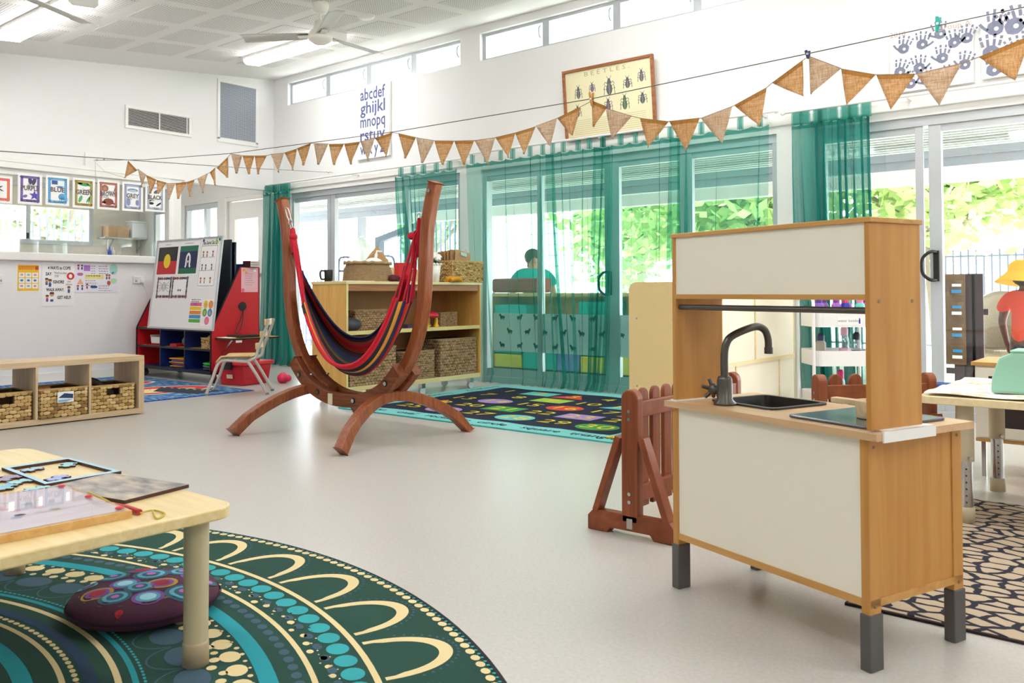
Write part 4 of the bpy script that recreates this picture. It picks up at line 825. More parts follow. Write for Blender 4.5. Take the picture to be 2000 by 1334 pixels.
tag(MB().sphere((0,0,.05),.06,12).sphere((.05,.03,.05),.035,10).sphere((.04,-.04,.05),.03,10).build('pink_toy', mat('hot pink rubber','#e0305a',.4), loc=(-7.33,5.3,0)), 'hot pink rubber toy on the floor behind the red tub','toy')

# ---------------------------------------------------------------- little chair
f0, f1 = PZ(410,769,0), PZ(527,767,0); cd = (f0-f1).normalized(); ang = math.atan2(cd.y,cd.x)
t = thing('child_chair','small school chair with grey tube frame and pale wooden seat facing left','chair',(f1+f0)/2,ang)
M_tube = mat('silver grey paint','#c9c7bf',.35,.2); M_cw = wood('chair maple','#dcb77a','#ecd09a','x',.4)
hf = (f0-f1).length/2; sw = .15
for s_ in (-1,1):
    y = s_*sw
    MB().tube(catmull([(hf,y,.012),(hf-.06,y,.17),(hf-.1,y,.28),(hf-.15,y,.315),(hf-.25,y,.31),(hf-.37,y,.3),(-hf+.17,y,.305),(-hf+.1,y,.34),(-hf+.08,y,.42),(-hf+.02,y,.58),(-hf-.01,y,.68)],6),.014,10).build('side_tube', M_tube, t)
    MB().tube([(-hf,y,.012),(-hf+.1,y,.19),(-hf+.17,y,.3)],.014,10).build('leg', M_tube, t)
    MB().cyl((hf,y,0),(hf+.0,y,.02),.016,10).cyl((-hf,y,0),(-hf,y,.02),.016,10).build('foot', mat('grey rubber','#8d8b86',.7), t)
MB().tube([(-hf+.17,-sw,.3),(-hf+.17,sw,.3)],.011,8).build('cross_tube', M_tube, t); MB().tube([(hf-.2,-sw,.312),(hf-.2,sw,.312)],.011,8).build('cross_tube', M_tube, t)
def seat(u, v):
    x = hf-.09-u*(2*hf-.24); return (x, (v-.5)*(2*sw+.05), .335+.02*math.sin(u*PI)*0+(.018 if u>.15 else .018-(.15-u)*.35)-.012*math.sin(v*PI))
MB().grid(seat,14,8).build('seat', M_cw, t, solid=.012)
for z in (.44,.545,.655):
    x = -hf+.085-(z-.42)*.36
    MB().grid(lambda u,v: (x+.018-.02*math.sin(v*PI)+.0, (v-.5)*(2*sw+.05), z-.028+.056*u),4,10).build('slat', M_cw, t, solid=.014)

# ---------------------------------------------------------------- hanging chair and its wooden stand
HX, HY = -4.345, 3.68
st = thing('hammock_stand','reddish laminated wood stand on arched feet holding the hanging chair','stand',(HX,HY,0))
M_mer = wood('reddish stand wood','#7e4226','#a5603a','z',.38,1.2); M_mer2 = wood('reddish stand wood dark','#6f3a20','#955230','x',.4,1.2)
half = [(0,.235),(.2,.262),(.38,.345),(.53,.495),(.62,.68),(.665,.88),(.678,1.08),(.69,1.28),(.722,1.45),(.762,1.585)]
def arcbar(pts, ty, tn, y=0):                         # bar swept along (x,z) points: thickness tn in plane, ty across
    P = catmull([(x,z,0) for x,z in pts],6); mb = MB(); n = len(P); vs = []
    for i,p in enumerate(P):
        d = (P[min(i+1,n-1)]-P[max(i-1,0)]).normalized(); nr = Vector((-d.y,d.x,0))*tn/2
        for a,b in ((p-nr,-1),(p+nr,-1),(p+nr,1),(p-nr,1)): vs.append((a.x, y+b*ty/2, a.y))
    mb.add(vs, [(i*4+j,i*4+(j+1)%4,(i+1)*4+(j+1)%4,(i+1)*4+j) for i in range(n-1) for j in range(4)]+[(0,1,2,3),((n-1)*4+3,(n-1)*4+2,(n-1)*4+1,(n-1)*4)])
    return mb
for s_ in (-1,1): arcbar([(s_*x,z) for x,z in half[1:]] if s_>0 else [(s_*x,z) for x,z in half[1:]][::-1], .068, .07).build('upright', M_mer, st, bevel=.01)
mid = [(-.52,.45),(-.38,.322),(-.2,.245),(0,.222),(.2,.245),(.38,.322),(.52,.45)]
for y in (-.064,.064): arcbar(mid,.055,.085,y).build('cheek_plate', M_mer2, st, bevel=.008)
for s_ in (-1,1):
    ft = []
    for k in range(13):
        u = -1+2*k/12; yy = u*.535; ft.append((s_*(.385+.15*abs(u)**1.6), yy, .03+.245*math.cos(u*PI/2)**.8 if abs(u)<1 else .0))
    mb = MB(); vs = []; n = len(ft)
    for i,p in enumerate(ft):
        a, b = Vector(ft[max(i-1,0)]), Vector(ft[min(i+1,n-1)]); d = (b-a).normalized(); sdv = Vector((1,0,0)); nr = sdv.cross(d).normalized()*.032; sdv = sdv*.034
        for q in (-sdv-nr, sdv-nr, sdv+nr, -sdv+nr): w_ = Vector(p)+q; vs.append((w_.x,w_.y,max(w_.z,0) if 0<i<n-1 else max(w_.z,0)))
    for q in range(4): v0 = vs[q]; vs[q] = (v0[0],v0[1],0 if q<2 else .045) ; v1 = vs[(n-1)*4+q]
    mb.add(vs, [(i*4+j,(i+1)*4+j,(i+1)*4+(j+1)%4,i*4+(j+1)%4) for i in range(n-1) for j in range(4)]+[(3,2,1,0),((n-1)*4,(n-1)*4+1,(n-1)*4+2,(n-1)*4+3)])
    mb.build('arched_foot', M_mer, st, bevel=.006)
bolts = MB()
for x,z in ((-.44,.365),(-.24,.262),(.12,.232),(.42,.36)):
    o = MB().cyl((x,-.092,z),(x,-.1,z),.013,12).build('bolt', M_steel, st)
    MB().cyl((x,-.0925,z),(x,-.0945,z),.02,14).build('bolt_recess', M_black, st)
for x,z in ((-.34,.37),(-.33,.365)): MB().sphere((x,-.064 if x<-.335 else .064,z),.014,10,sz=.6).build('bolt', M_steel, st)
MB().cyl((.745,-.034,1.53),(.745,-.046,1.53),.012,12).build('bolt', M_steel, st)
MB().box(-.13,-.085,-.095,-.088,.19,.262).build('sticker', mat('cream sticker'), st)
# fabric seat
hm = thing('hanging_chair','striped red, navy, orange and mustard cotton hammock chair hung in the wooden stand','hammock',(HX,HY,0))
O = Vector((HX,HY,0))
def rel(x,y,Y): return PY(x,y,Y)-O
ctrl = [ # v, left end, right end, middle
 (0.0, rel(588,528,3.72), rel(789,522,3.74), rel(700,660,4.02)),
 (.18, rel(589,540,3.80), rel(800,545,3.82), rel(700,690,4.06)),
 (.36, rel(590,555,3.80), rel(808,570,3.80), rel(690,712,3.95)),
 (.55, rel(591,570,3.70), rel(806,590,3.68), rel(688,733,3.70)),
 (.72, rel(592,582,3.62), rel(798,592,3.60), rel(690,734,3.55)),
 (.88, rel(592,592,3.58), rel(784,588,3.56), rel(684,727,3.42)),
 (1.0, rel(591,598,3.58), rel(769,582,3.58), rel(672,716,3.40))]
def cv(v, k):
    for i in range(len(ctrl)-1):
        if v <= ctrl[i+1][0]+1e-9:
            a, b = ctrl[i], ctrl[i+1]; t_ = (v-a[0])/(b[0]-a[0]); t_ = t_*t_*(3-2*t_)*.4+t_*.6; return a[k]*(1-t_)+b[k]*t_
    return ctrl[-1][k]
def hamm(u, v):
    a, b, m_ = cv(v,1), cv(v,2), cv(v,3); base = a*(1-u)+b*u; sag = m_-(a+b)/2; f = max(0,1-abs(2*u-1)**2.2)
    rip = .012*math.sin(v*38+2*u)*(1-f*.8)
    return base+sag*f+Vector((0,rip,rip*.5))
bands = [('hm navy',.03),('hm plum',.03),('hm rust',.02),('hm red',.05),('hm orange',.05),('hm dark',.08),('hm navy',.05),('hm green',.05),('hm brown',.05),('hm black',.06),('hm plum',.04),('hm red',.04),('hm navy',.05),('hm mustard',.04),('hm dark',.05),('hm orange',.04),('hm red',.05),('hm plum',.05),('hm navy',.04),('hm mustard',.04),('hm black',.05),('hm red',.06)]
tot = sum(b[1] for b in bands); HC_ = {'hm navy':'#23264f','hm plum':'#3a2038','hm rust':'#9a4a26','hm red':'#c8152a','hm orange':'#cc4420','hm dark':'#1d141c','hm green':'#1f3f38','hm brown':'#6e4420','hm black':'#14171a','hm mustard':'#c98a2e'}
hk_ = list(HC_); hmats = [mat(k_,HC_[k_],.9,bump=.3,bscale=300) for k_ in hk_]
def bandof(u, v):
    s_ = v*tot; q = 0
    for nme,w_ in bands:
        q += w_
        if s_ <= q: return hk_.index(nme)
    return 0
MB().grid(hamm,36,88,mfn=bandof).build('fabric', hmats, hm, solid=.004)
lip = [hamm(i/36,1.0) for i in range(37)]; MB().tube(lip,.012,8).build('hem', mat('hm red'), hm)
bk = [hamm(i/36,0) for i in range(37)]; MB().tube(bk,.008,6).build('hem', mat('hm navy'), hm)
gl, gr = rel(573,455,3.655), rel(819,432,3.68)
M_cordr = mat('red cotton cord','#c0142c',.85)
for i in range(14):
    v = i/13; a = hamm(0,v); b = hamm(1,v)
    MB().tube([gl+Vector((0,0,-.02)), gl*.75+a*.25+Vector((.01*math.sin(i),.01*math.cos(i),-.01)), a],.006,6).build('cord', M_cordr, hm)
    MB().tube([gr+Vector((0,0,-.04)), gr*.8+b*.2+Vector((-.012,.012*math.cos(i*2),0)), gr*.4+b*.6+Vector((.01*math.sin(i*3),0,0)), b],.0055,6).build('cord', M_cordr, hm)
MB().tube([gl+Vector((-.01,0,.03)), gl+Vector((0,0,-.06)), gl+Vector((.015,0,-.14))],[.016,.026,.02],10).sphere(gl+Vector((0,0,-.03)),.03,10).build('rope_loop', M_cordr, hm)
MB().tube([gr+Vector((.0,0,.02)), gr+Vector((-.01,0,-.1)), gr+Vector((-.025,0,-.22))],[.012,.018,.02],10).sphere(gr+Vector((-.04,-.03,-.09)),.024,10).build('rope_loop', M_cordr, hm)
tl_ = rel(559,405,3.646); dv = gl-tl_; cc = thing('chain_clip','steel spring clip and chain hanging at the top of the left upright','clip',O+tl_)
MB().tube(catmull([dv*.05+Vector((-.012,0,0)),dv*.3+Vector((-.018,0,0)),dv*.5+Vector((-.01,0,0)),dv*.52+Vector((.012,0,0)),dv*.3+Vector((.02,0,0)),dv*.05+Vector((.014,0,0))],6,True),.005,8,closed=True).build('carabiner', M_steel, cc)
for k in range(3): q = dv*(.58+.16*k); MB().tube([q+Vector((.011*math.cos(s*PI/5)*(1 if k%2 else .4),.011*math.cos(s*PI/5)*(0 if k%2 else 1),.024*math.sin(s*PI/5))) for s in range(10)],.004,6,closed=True).build('link', M_steel, cc)
tag(MB().tube([gr+O+Vector((.016*math.cos(s*PI/6),0,.03+.022*math.sin(s*PI/6))) for s in range(12)],.004,6,closed=True).build('steel_ring', M_steel), 'steel ring joining the red cords to the right upright','ring')
# ---------------------------------------------------------------- honey wood cabinet on casters
cx0, cx1, cy0, cy1 = -5.87, -5.43, 4.535, 6.2
M_honey = wood('honey laminate','#d3a04e','#e2b569','z',.42,.6); M_honeyy = wood('honey laminate top','#d9c488','#e6d6a4','y',.42); M_cin = mat('brown cabinet inside','#a9743f',.6,var=.1,vscale=10); M_ced = mat('cream yellow edging','#dccb88',.5); M_apr = wood('brown apron','#9a6338','#b67c4a','y',.45)
t = thing('open_cabinet','honey wood open shelf cabinet on clear casters behind the hanging chair','cabinet',(cx0,cy0,0)); CD, CL = cx1-cx0, cy1-cy0
MB().box(0,CD,0,.02,.107,.99).build('side_panel', M_honey, t); MB().box(0,CD,CL-.02,CL,.107,.99).build('side_panel', M_honey, t)
MB().box(CD-.002,CD+.002,0,.022,.107,.99).build('edge_strip', M_ced, t)
MB().box(-.005,CD+.008,-.008,CL+.008,.99,1.015).build('top', M_honeyy, t, bevel=.004); MB().box(CD-.03,CD-.012,.02,CL-.02,.935,.99).build('apron', M_apr, t)
MB().box(.02,CD-.006,.02,CL-.02,.577,.6).build('shelf', M_apr, t); MB().box(CD-.006,CD+.002,.02,CL-.02,.573,.606).build('shelf_edge', M_ced, t)
MB().box(0,CD,.02,CL-.02,.107,.147).build('base', M_honeyy, t); MB().box(.0,.012,.02,CL-.02,.147,.99).build('back_panel', M_cin, t)
for x in (.05,CD-.05):
    for y in (.08,CL*.55,CL-.1):
        c_ = MB().cyl((x-.014,y,.036),(x+.014,y,.036),.034,18).cyl((x-.016,y,.036),(x+.016,y,.036),.01,8).build('caster', mat('clear acrylic','#cfd3d4',.15,spec=.8), t); MB().box(x-.022,x+.022,y-.022,y+.022,.062,.107).build('caster_plate', M_steel, c_)
GB = 'large seagrass baskets at the bottom of the cabinet'
def ypx(x, X=-5.45): return PX(x,700,X).y
for (p0,p1,H,l_) in ((681,775,.31,'big grey brown seagrass basket at the bottom left of the cabinet, half behind the hammock'),(786,850,.25,'smaller lower seagrass basket in the middle of the cabinet bottom'),(858,932,.34,'tall seagrass basket at the bottom right of the cabinet beside the curtain')):
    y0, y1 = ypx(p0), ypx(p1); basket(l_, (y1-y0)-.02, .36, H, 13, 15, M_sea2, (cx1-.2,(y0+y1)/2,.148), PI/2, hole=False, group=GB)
for (p0,p1,H,l_) in ((690,752,.17,'seagrass basket on the middle shelf behind the hammock edge'),(857,890,.13,'small pale woven basket on the middle shelf behind the red toy stool')):
    y0, y1 = ypx(p0,-5.6), ypx(p1,-5.6); basket(l_, (y1-y0), .24, H, 9, 12, M_sea2, (-5.7,(y0+y1)/2,.601), PI/2, hole=False, group='baskets on the middle shelf of the cabinet')
tag(MB().sphere((0,0,.05),.09,12,sz=.7,sy=1.2).build('dark_bag', mat('dark grey plastic','#3a3c44',.5), loc=(-5.54,ypx(697),.602)), 'dark plastic bag on the middle shelf at the cabinet left','bag')
t = thing('toy_stool','toy stool with a red dome seat and yellow leg on the middle shelf','toy',(-5.52,ypx(846),.606))
MB().lathe([(0,.145),(.06,.14),(.1,.115),(.105,.09),(.09,.085),(0,.085)],20).build('seat', mat('red plastic','#b8152e',.35), t)
for x,y in ((.05,.06),(.05,-.06),(-.05,.06),(-.05,-.06)): MB().lathe([(.028,0),(.028,.01),(.016,.03),(.018,.06),(.014,.09)],12,(x,y,0)).build('leg', mat('yellow plastic','#e8b81a',.35), t)
tag(MB().box(-.05,.05,-.06,.06,0,.03).build('purple_block', mat('purple felt','#3c2a4a',.8), loc=(-5.5,ypx(806),.606)), 'dark purple folded cloth on the middle shelf of the cabinet','cloth')
# on the cabinet top
def roundbasket(label, c, r0, r1, H, ov=1.0):
    t = thing('oval_basket', label, 'basket', c); w = MB(); n = 56; rows = 13
    for r in range(rows):
        for k in range(n):
            if (k+r)%2: a0, a1 = 2*PI*k/n, 2*PI*(k+2)/n
            else: continue
            vs = []
            for j in range(3):
                for i in range(3):
                    u, v = i/2, j/2; z = H*(r+v)/rows; zz = z/H; R = r0+(r1-r0)*zz-.02*(zz**4); q = a0+(a1-a0)*u; bl = .006*(math.sin(u*PI)+math.sin(v*PI))
                    vs.append(((R+bl)*math.cos(q), ov*(R+bl)*math.sin(q), z))
            w.add(vs,[(0,1,4,3),(1,2,5,4),(3,4,7,6),(4,5,8,7)],0,True)
    tag(w.build('weave', M_sea2, t), kind='stuff')
    MB().add([((r0-.004)*math.cos(2*PI*k/24),ov*(r0-.004)*math.sin(2*PI*k/24),.004) for k in range(24)]+[((r1-.024)*math.cos(2*PI*k/24),ov*(r1-.024)*math.sin(2*PI*k/24),H) for k in range(24)],[(k,(k+1)%24,24+(k+1)%24,24+k) for k in range(24)]+[tuple(range(23,-1,-1))],0,True).build('lining', M_in, t)
    MB().tube([((r1+.004)*math.cos(2*PI*k/40),ov*(r1+.004)*math.sin(2*PI*k/40),H+.006*math.sin(k*2.5)) for k in range(40)],.013,6,closed=True).build('rim', M_sea2, t)
    return t
tz = 1.0155
ya, yb = ypx(679,-5.6), ypx(762,-5.6); yc = (ya+yb)/2
roundbasket('oval woven basket holding a clipboard and a pump bottle on the cabinet top', (-5.62,yc,tz), .145, .135, .16, (yb-ya)/2/.145)
cbM = frameM((-5.66,yc-.16,tz+.04),(0,.78,.62),(0,-.62,.78)); cbM = frameM((-5.68,yc+.02,tz+.02),(0,.82,-.57),(-.05,.57,.82))
def clipboard(label, M, w=.23, h=.32, clip=True, name='clipboard'):
    t = thing(name, label, 'clipboard', M=M); MB().prism(rrect(0,w,0,h,.02),-.0015,.0015).build('board', M_card, t)
    if clip: MB().box(w*.3,w*.7,h-.05,h-.015,.002,.012).tube([(w*.33,h-.01,.01),(w*.35,h+.02,.012),(w*.65,h+.02,.012),(w*.67,h-.01,.01)],.003,6).build('clip', M_steel, t)
    return t
clipboard('brown hardboard leaning diagonally in the oval basket', frameM((-5.64,yc-.13,tz+.06),(0,.72,-.69),(0,.69,.72)), .2, .36, False)
t = thing('pump_bottle','white pump soap bottle lying in the oval basket','bottle',(-5.58,yc+.03,tz+.165))
MB().sphere((0,0,.0),.07,16,sy=1.2,sz=.6).build('body', M_trim, t); MB().tube([(0,.02,.03),(0,.03,.075)],.013,10).tube([(0,.03,.07),(0,.035,.1),(0,.09,.098)],.008,8).build('pump', M_trim, t)
tag(MB().sphere((0,0,.03),.04,12,sy=1.2,sz=.8).sphere((0,.05,.025),.03,10).build('maroon_glove', mat('maroon wool','#5e2430',.95), loc=(-5.47,ypx(771),tz)), 'maroon woollen glove on the cabinet top beside the oval basket','glove')
yp = ypx(851,-5.5); t = thing('flower_pot','tall white lace pot with white artificial flowers on the cabinet','flower pot',(-5.5,yp,tz))
MB().lathe([(0,0),(.032,0),(.05,.17),(.046,.17),(.03,.01)],20).build('pot', M_trim, t)
sc_ = MB()
for k in range(12): sc_.sphere((.051*math.cos(k*PI/6),.051*math.sin(k*PI/6),.165),.012,8)
sc_.build('scalloped_rim', M_trim, t)
rs = random.Random(9)
for k in range(5):
    a = k*1.3; x, y, z = .025*math.cos(a), .035*math.sin(a), .215+.02*(k%3); f = MB()
    f.sphere((x,y,z),.024,10)
    for q in range(6): f.sphere((x+.018*math.cos(q),y+.018*math.sin(q),z-.004),.014,8)
    f.build('flower', mat('white petal','#f6f2ee',.7), t)
lf_ = MB()
for k in range(26):
    a = rs.random()*6.3; r = rs.uniform(.02,.07); z = .175+rs.uniform(0,.05); lf_.add([(0,0,.17),(r*math.cos(a-.3),r*math.sin(a-.3),z),(1.3*r*math.cos(a),1.3*r*math.sin(a),z+.005),(r*math.cos(a+.3),r*math.sin(a+.3),z)],[(0,1,2,3)])
tag(lf_.build('leaves', mat('leaf green','#3f6b34',.6), t), kind='stuff')
y0, y1 = ypx(870,-5.55), ypx(932,-5.55)
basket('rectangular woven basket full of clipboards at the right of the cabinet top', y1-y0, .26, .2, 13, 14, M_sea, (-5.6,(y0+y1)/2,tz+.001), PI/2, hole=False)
for k in range(6):
    clipboard('brown clipboard leaning in the rectangular basket, number %s from the left' % ('one','two','three','four','five','six')[k] if k<5 else 'front clipboard with a steel clip in the rectangular basket', frameM((-5.68+.03*k,y0+.03+.014*k,tz+.02),(0,.95,-.1 if k<5 else -.18),(-.12,.1+.0*k if k<5 else .18,.95)), .22, .28+.006*k, k==5)
tag(MB().tube(catmull([(0,-.09,.02),(0,-.03,.035),(.02,.02,.025),(0,.09,.03)],6),[.022]*19,8).tube(catmull([(.04,-.07,.015),(.05,0,.03),(.03,.08,.02)],6),[.018]*13,8).build('mustard_glove', mat('mustard suede','#d8931f',.9), loc=(-5.445,ypx(884),tz)), 'mustard yellow glove lying in front of the clipboard basket','glove')
tag(MB().sphere((0,0,.022),.024,10,sy=1.4).build('black_stone', M_black, loc=(-5.47,ypx(842),tz)), 'small black round object beside the white flower pot','stone')
t = thing('wooden_tray','pale wooden book box standing along the back of the cabinet top','box',(-5.85,ypx(735,-5.8),tz)); Lb = ypx(865,-5.8)-ypx(735,-5.8)
MB().prism([(0,0),(Lb,0),(Lb,.1),(Lb*.75,.13),(Lb*.55,.105),(Lb*.45,.13),(Lb*.2,.14),(0,.1)],0,.012,0,'x').build('front', wood('pale ply','#e3c893','#efdcb2','y',.5), t); MB().box(.012,.14,0,.012,0,.1).box(.012,.14,Lb-.012,Lb,0,.1).box(.012,.14,Lb/2,Lb/2+.012,0,.12).box(.0,.14,0,Lb,0,.01).build('box', MATS['pale ply'], t)
tag(MB().box(0,.05,0,.16,0,.17).build('red_book', mat('red cover','#c8242e',.5), loc=(-5.83,ypx(775,-5.8),tz+.011)), 'red book standing in the pale wooden box','book')
tag(MB().box(0,.04,0,.05,0,.2).build('red_carton', mat('red cover'), loc=(-5.74,ypx(853,-5.72),tz)), 'small red carton behind the white flower pot','carton')
t = thing('black_mug','black travel mug at the left end of the cabinet top','mug',PX(636,548,-5.8)+Vector((0,.03,0))); t.location.z = tz
MB().lathe([(0,0),(.035,0),(.038,.1),(.034,.1),(0,.09)],16).build('cup', M_black, t); MB().tube(catmull([(0,-.035,.02),(0,-.08,.025),(0,-.085,.085),(0,-.035,.09)],6),.008,8).build('handle', M_black, t)
tag(MB().box(-.1,.1,-.15,.15,0,.003).build('paper_sheet', M_paper, loc=(-5.56,4.72,tz)), 'loose white papers at the left end of the cabinet top','paper')

# ---------------------------------------------------------------- number rug
nx0, nx1, ny0, ny1 = PZ(650,798).x, PZ(1206,866).x-.0, PZ(900,834).y, 6.5
ny0 = 4.42; nx0 = -5.42; nx1 = -2.76
t = thing('number_rug','navy rug with yellow numbers, coloured shapes and a turquoise border by the curtains','rug',((nx0+nx1)/2,(ny0+ny1)/2,0)); hw, hl = (nx1-nx0)/2, (ny1-ny0)/2
M_turq = mat('turquoise carpet','#7fd0cf',.95,bump=.3,bscale=400); M_nv = mat('navy carpet','#0a1535',.95,bump=.3,bscale=400)
MB().prism(rrect(-hw,hw,-hl,hl,.08),.0005,.009).build('border', M_turq, t); MB().prism(rrect(-hw-.012,hw+.012,-hl-.012,hl+.012,.09),.0004,.007).build('binding', mat('teal binding','#36a7a4',.95), t)
a = MB(); P = []
for k in range(120):
    th = k/120*4; sdn = int(th); u = th-sdn; w_ = .0+.012*math.sin(u*PI*9); iw, il = hw-.2+w_, hl-.2+w_
    P.append(((-iw+2*iw*u),-il) if sdn==0 else (iw,-il+2*il*u) if sdn==1 else (iw-2*iw*u,il) if sdn==2 else (-iw,il-2*il*u))
a.flat(P,.0096,0); a.build('field', M_nv, t)
sh = MB(); SM = [mat('r teal','#63c3c6',.95),mat('r orange','#ef8a35',.95),mat('r lilac','#a98ac8',.95),mat('r green','#3f9a48',.95),mat('r lime','#a8c84a',.95),mat('r red','#d8422e',.95),mat('r yellow','#e6d22e',.95)]
M_num = SM[6]; iw, il = hw-.26, hl-.26; idx = 0
shp = {1:None,2:('s',0),3:('t',5),4:None,5:('t',0),6:('s',4),7:None,8:None,9:('s',4),10:None,11:('t',0),12:None,13:None,14:('c',2),15:None,16:('c',5),17:None,18:('t',1),19:('t',1),20:None,21:('s',3),22:None,23:('s',2),24:None,25:None,26:('c',2),27:None,28:('c',0),29:None,30:('c',3)}
for n_ in range(1,31):
    r, c = divmod(n_-1,6); x = -iw+2*iw*(c+.5)/6; y = il-2*il*(r+.5)/5; q = shp[n_]
    if q:
        k_, ci = q
        if k_ == 'c': sh.disc(x,y,.16,.13,.0102,ci,24)
        elif k_ == 's': sh.rect(x-.16,x+.16,y-.11,y+.11,.0102,ci)
        else: sh.flat([(x-.17,y-.12),(x+.17,y-.12),(x,y+.13)],.0102,ci)
    text('number', str(n_), .2, M_num, t, x, y, .0112, sx=1.3)
sh.disc(hw-.14,-hl+.14,.05,.05,.0102,6); sh.build('shapes', SM, t)
for i,wd_ in enumerate(('octagon','oval','rectangle','circle','square','triangle')): text('lettering', wd_, .12, M_nv, t, -hw+.3+i*(2*hw-.55)/5, -hl+.1, .0112)
for i,wd_ in enumerate(('A B C D E','F G H I J','K L M N O')): text('lettering', wd_, .1, M_nv, t, 0,0,.0112, M=Matrix.Translation((-hw+.1,-.6+.62*i,0)) @ Matrix.Rotation(PI/2,4,'Z'))

# ---------------------------------------------------------------- round dot painting rug
RC = Vector((-2.45,-.2,0))
t = thing('round_rug','large round dark green rug with cream arches and turquoise dot rings under the low table','rug',RC)
M_dg = mat('dark green carpet','#16443a',.95,var=.25,vscale=6,bump=.3,bscale=400)
RO = 2.10
MB().lathe([(0,.0005),(RO,.0005),(RO,.007),(RO-.02,.009),(0,.009)],180).build('pile', M_dg, t); MB().lathe([(RO-.006,.0004),(RO+.008,.0004),(RO+.008,.0075),(RO-.006,.0092)],180,caps=False).build('binding', mat('black binding','#14181a',.9), t)
M_cr = mat('cream carpet','#e4cf9c',.95,bump=.25,bscale=400); M_tq = mat('teal carpet dots','#2fa0a8',.95,var=.12,vscale=10); M_sl = mat('slate carpet dots','#3f5a6c',.95,var=.12,vscale=10); M_nb = mat('midnight carpet','#1e3a56',.95); M_aq = mat('bright teal band','#1c93a0',.95,var=.1,vscale=8)
pat = MB(); PM = [M_cr,M_tq,M_sl,M_nb,M_aq,M_dg]
z1 = .0096
def ringp(r0, r1, mi, z=z1, n=180):
    vs = [((r0 if k%2 else r1)*math.cos(2*PI*(k//2)/n), (r0 if k%2 else r1)*math.sin(2*PI*(k//2)/n), z) for k in range(2*n)]
    pat.add(vs, [(2*i,(2*i+2)%(2*n),(2*i+3)%(2*n),2*i+1) for i in range(n)], mi)
def dots(R, n, rx, ry, mi, z=z1, ph=0, jit=0, nn=10):
    for k in range(n):
        a = 2*PI*(k+ph)/n; r = R+random.uniform(-jit,jit); s_ = 1+random.uniform(-.1,.1)*(jit>0)*3; pat.disc(r*math.cos(a), r*math.sin(a), rx*s_, ry*s_, z, mi, nn, a)
dots(RO-.008,560,.005,.005,1,nn=6); dots(2.076,327,.012,.0165,0,nn=9)
NA = 40
for k in range(NA):                                     # arches
    a0 = 2*PI*k/NA; L = []; Rr = []; r0 = 1.842
    for q in range(25):
        th = PI*q/24; sn_, cs_ = math.sin(th)**.9, math.cos(th)
        xo, yo = .12*cs_, .2*sn_; xi, yi = (.12-.017)*cs_*(.93 if sn_ > .2 else 1), (.2-.036)*sn_
        for (x_,y_,lst) in ((xo,yo,L),(xi,yi,Rr)): an = a0+x_/(r0+y_*.3); lst.append(((r0+y_)*math.cos(an),(r0+y_)*math.sin(an),z1))
        if 2 < q < 22:
            x_, y_ = .134*cs_, .214*sn_; an = a0+x_/(r0+y_*.3); pat.disc((r0+y_)*math.cos(an),(r0+y_)*math.sin(an),.004,.006,z1,2,6,an)
    pat.add(L+Rr, [(i,i+1,25+i+1,25+i) for i in range(24)], 0)
ringp(1.815,1.831,0); dots(1.775,141,.029,.035,1,nn=16)
dots(1.733,141,.012,.02,2,ph=.5); dots(1.718,200,.008,.011,0,jit=.014,ph=.2); dots(1.73,420,.003,.004,0,jit=.025,nn=6)
ringp(1.678,1.692,0); dots(1.65,212,.013,.019,2)
ringp(1.564,1.606,4); dots(1.525,109,.026,.034,0,nn=14); dots(1.485,218,.011,.012,0,jit=.012); dots(1.553,218,.006,.007,0,jit=.004,nn=7)
NS = 60
for k in range(NS):
    a = 2*PI*k/NS; pat.disc(1.424*math.cos(a),1.424*math.sin(a),.042,.062,z1,2,18,a)
    c0 = [(1.415-.075*math.cos(q*PI/10-PI/2), .07*math.sin(q*PI/10-PI/2)) for q in range(11)]
    pts = [((r)*math.cos(a+w_/1.4), r*math.sin(a+w_/1.4)) for r,w_ in c0]; pat.line(pts,.005,z1,2)
ringp(1.298,1.312,4); dots(1.325,420,.004,.008,1,nn=6); ringp(1.262,1.277,0); ringp(1.2,1.228,3); dots(1.185,260,.007,.012,0); ringp(1.15,1.163,0); ringp(1.06,1.1,4); ringp(.98,1.03,3); ringp(.94,.955,0); dots(.88,90,.03,.025,1)
ringp(.78,.82,4); ringp(.7,.715,0); dots(.63,60,.03,.03,2); ringp(.5,.55,4); dots(.42,40,.028,.028,0); ringp(.25,.34,3); pat.disc(0,0,.2,.2,z1,4,40)
tag(pat.build('dot_pattern', PM, t), kind='stuff')

# ---------------------------------------------------------------- low activity table
TZ = .40
t = thing('low_table','low pale birch table with rounded corners in the left foreground','table',(-1.855,1.215,0))
tx, ty = -1.26, -.76
MB().prism(rrect(tx,0,ty,0,.06,8),TZ-.028,TZ).build('tabletop', wood('birch table','#e0c68c','#ecd7a6','x',.3), t, bevel=.004)
M_leg = mat('beige powder coat','#cdbf9c',.4)
for x,y in ((-.085,-.065),(tx+.085,-.065),(-.085,ty+.065),(tx+.085,ty+.065)):
    l = MB().lathe([(.029,.066),(.03,.36),(.03,TZ-.028)],24,(x,y,0)).build('leg', M_leg, t); MB().lathe([(.0,.01),(.031,.01),(.031,.06),(.0305,.066),(.029,.068)],24,(x,y,0)).build('foot_sleeve', mat('beige plastic','#c6b192',.5), l)
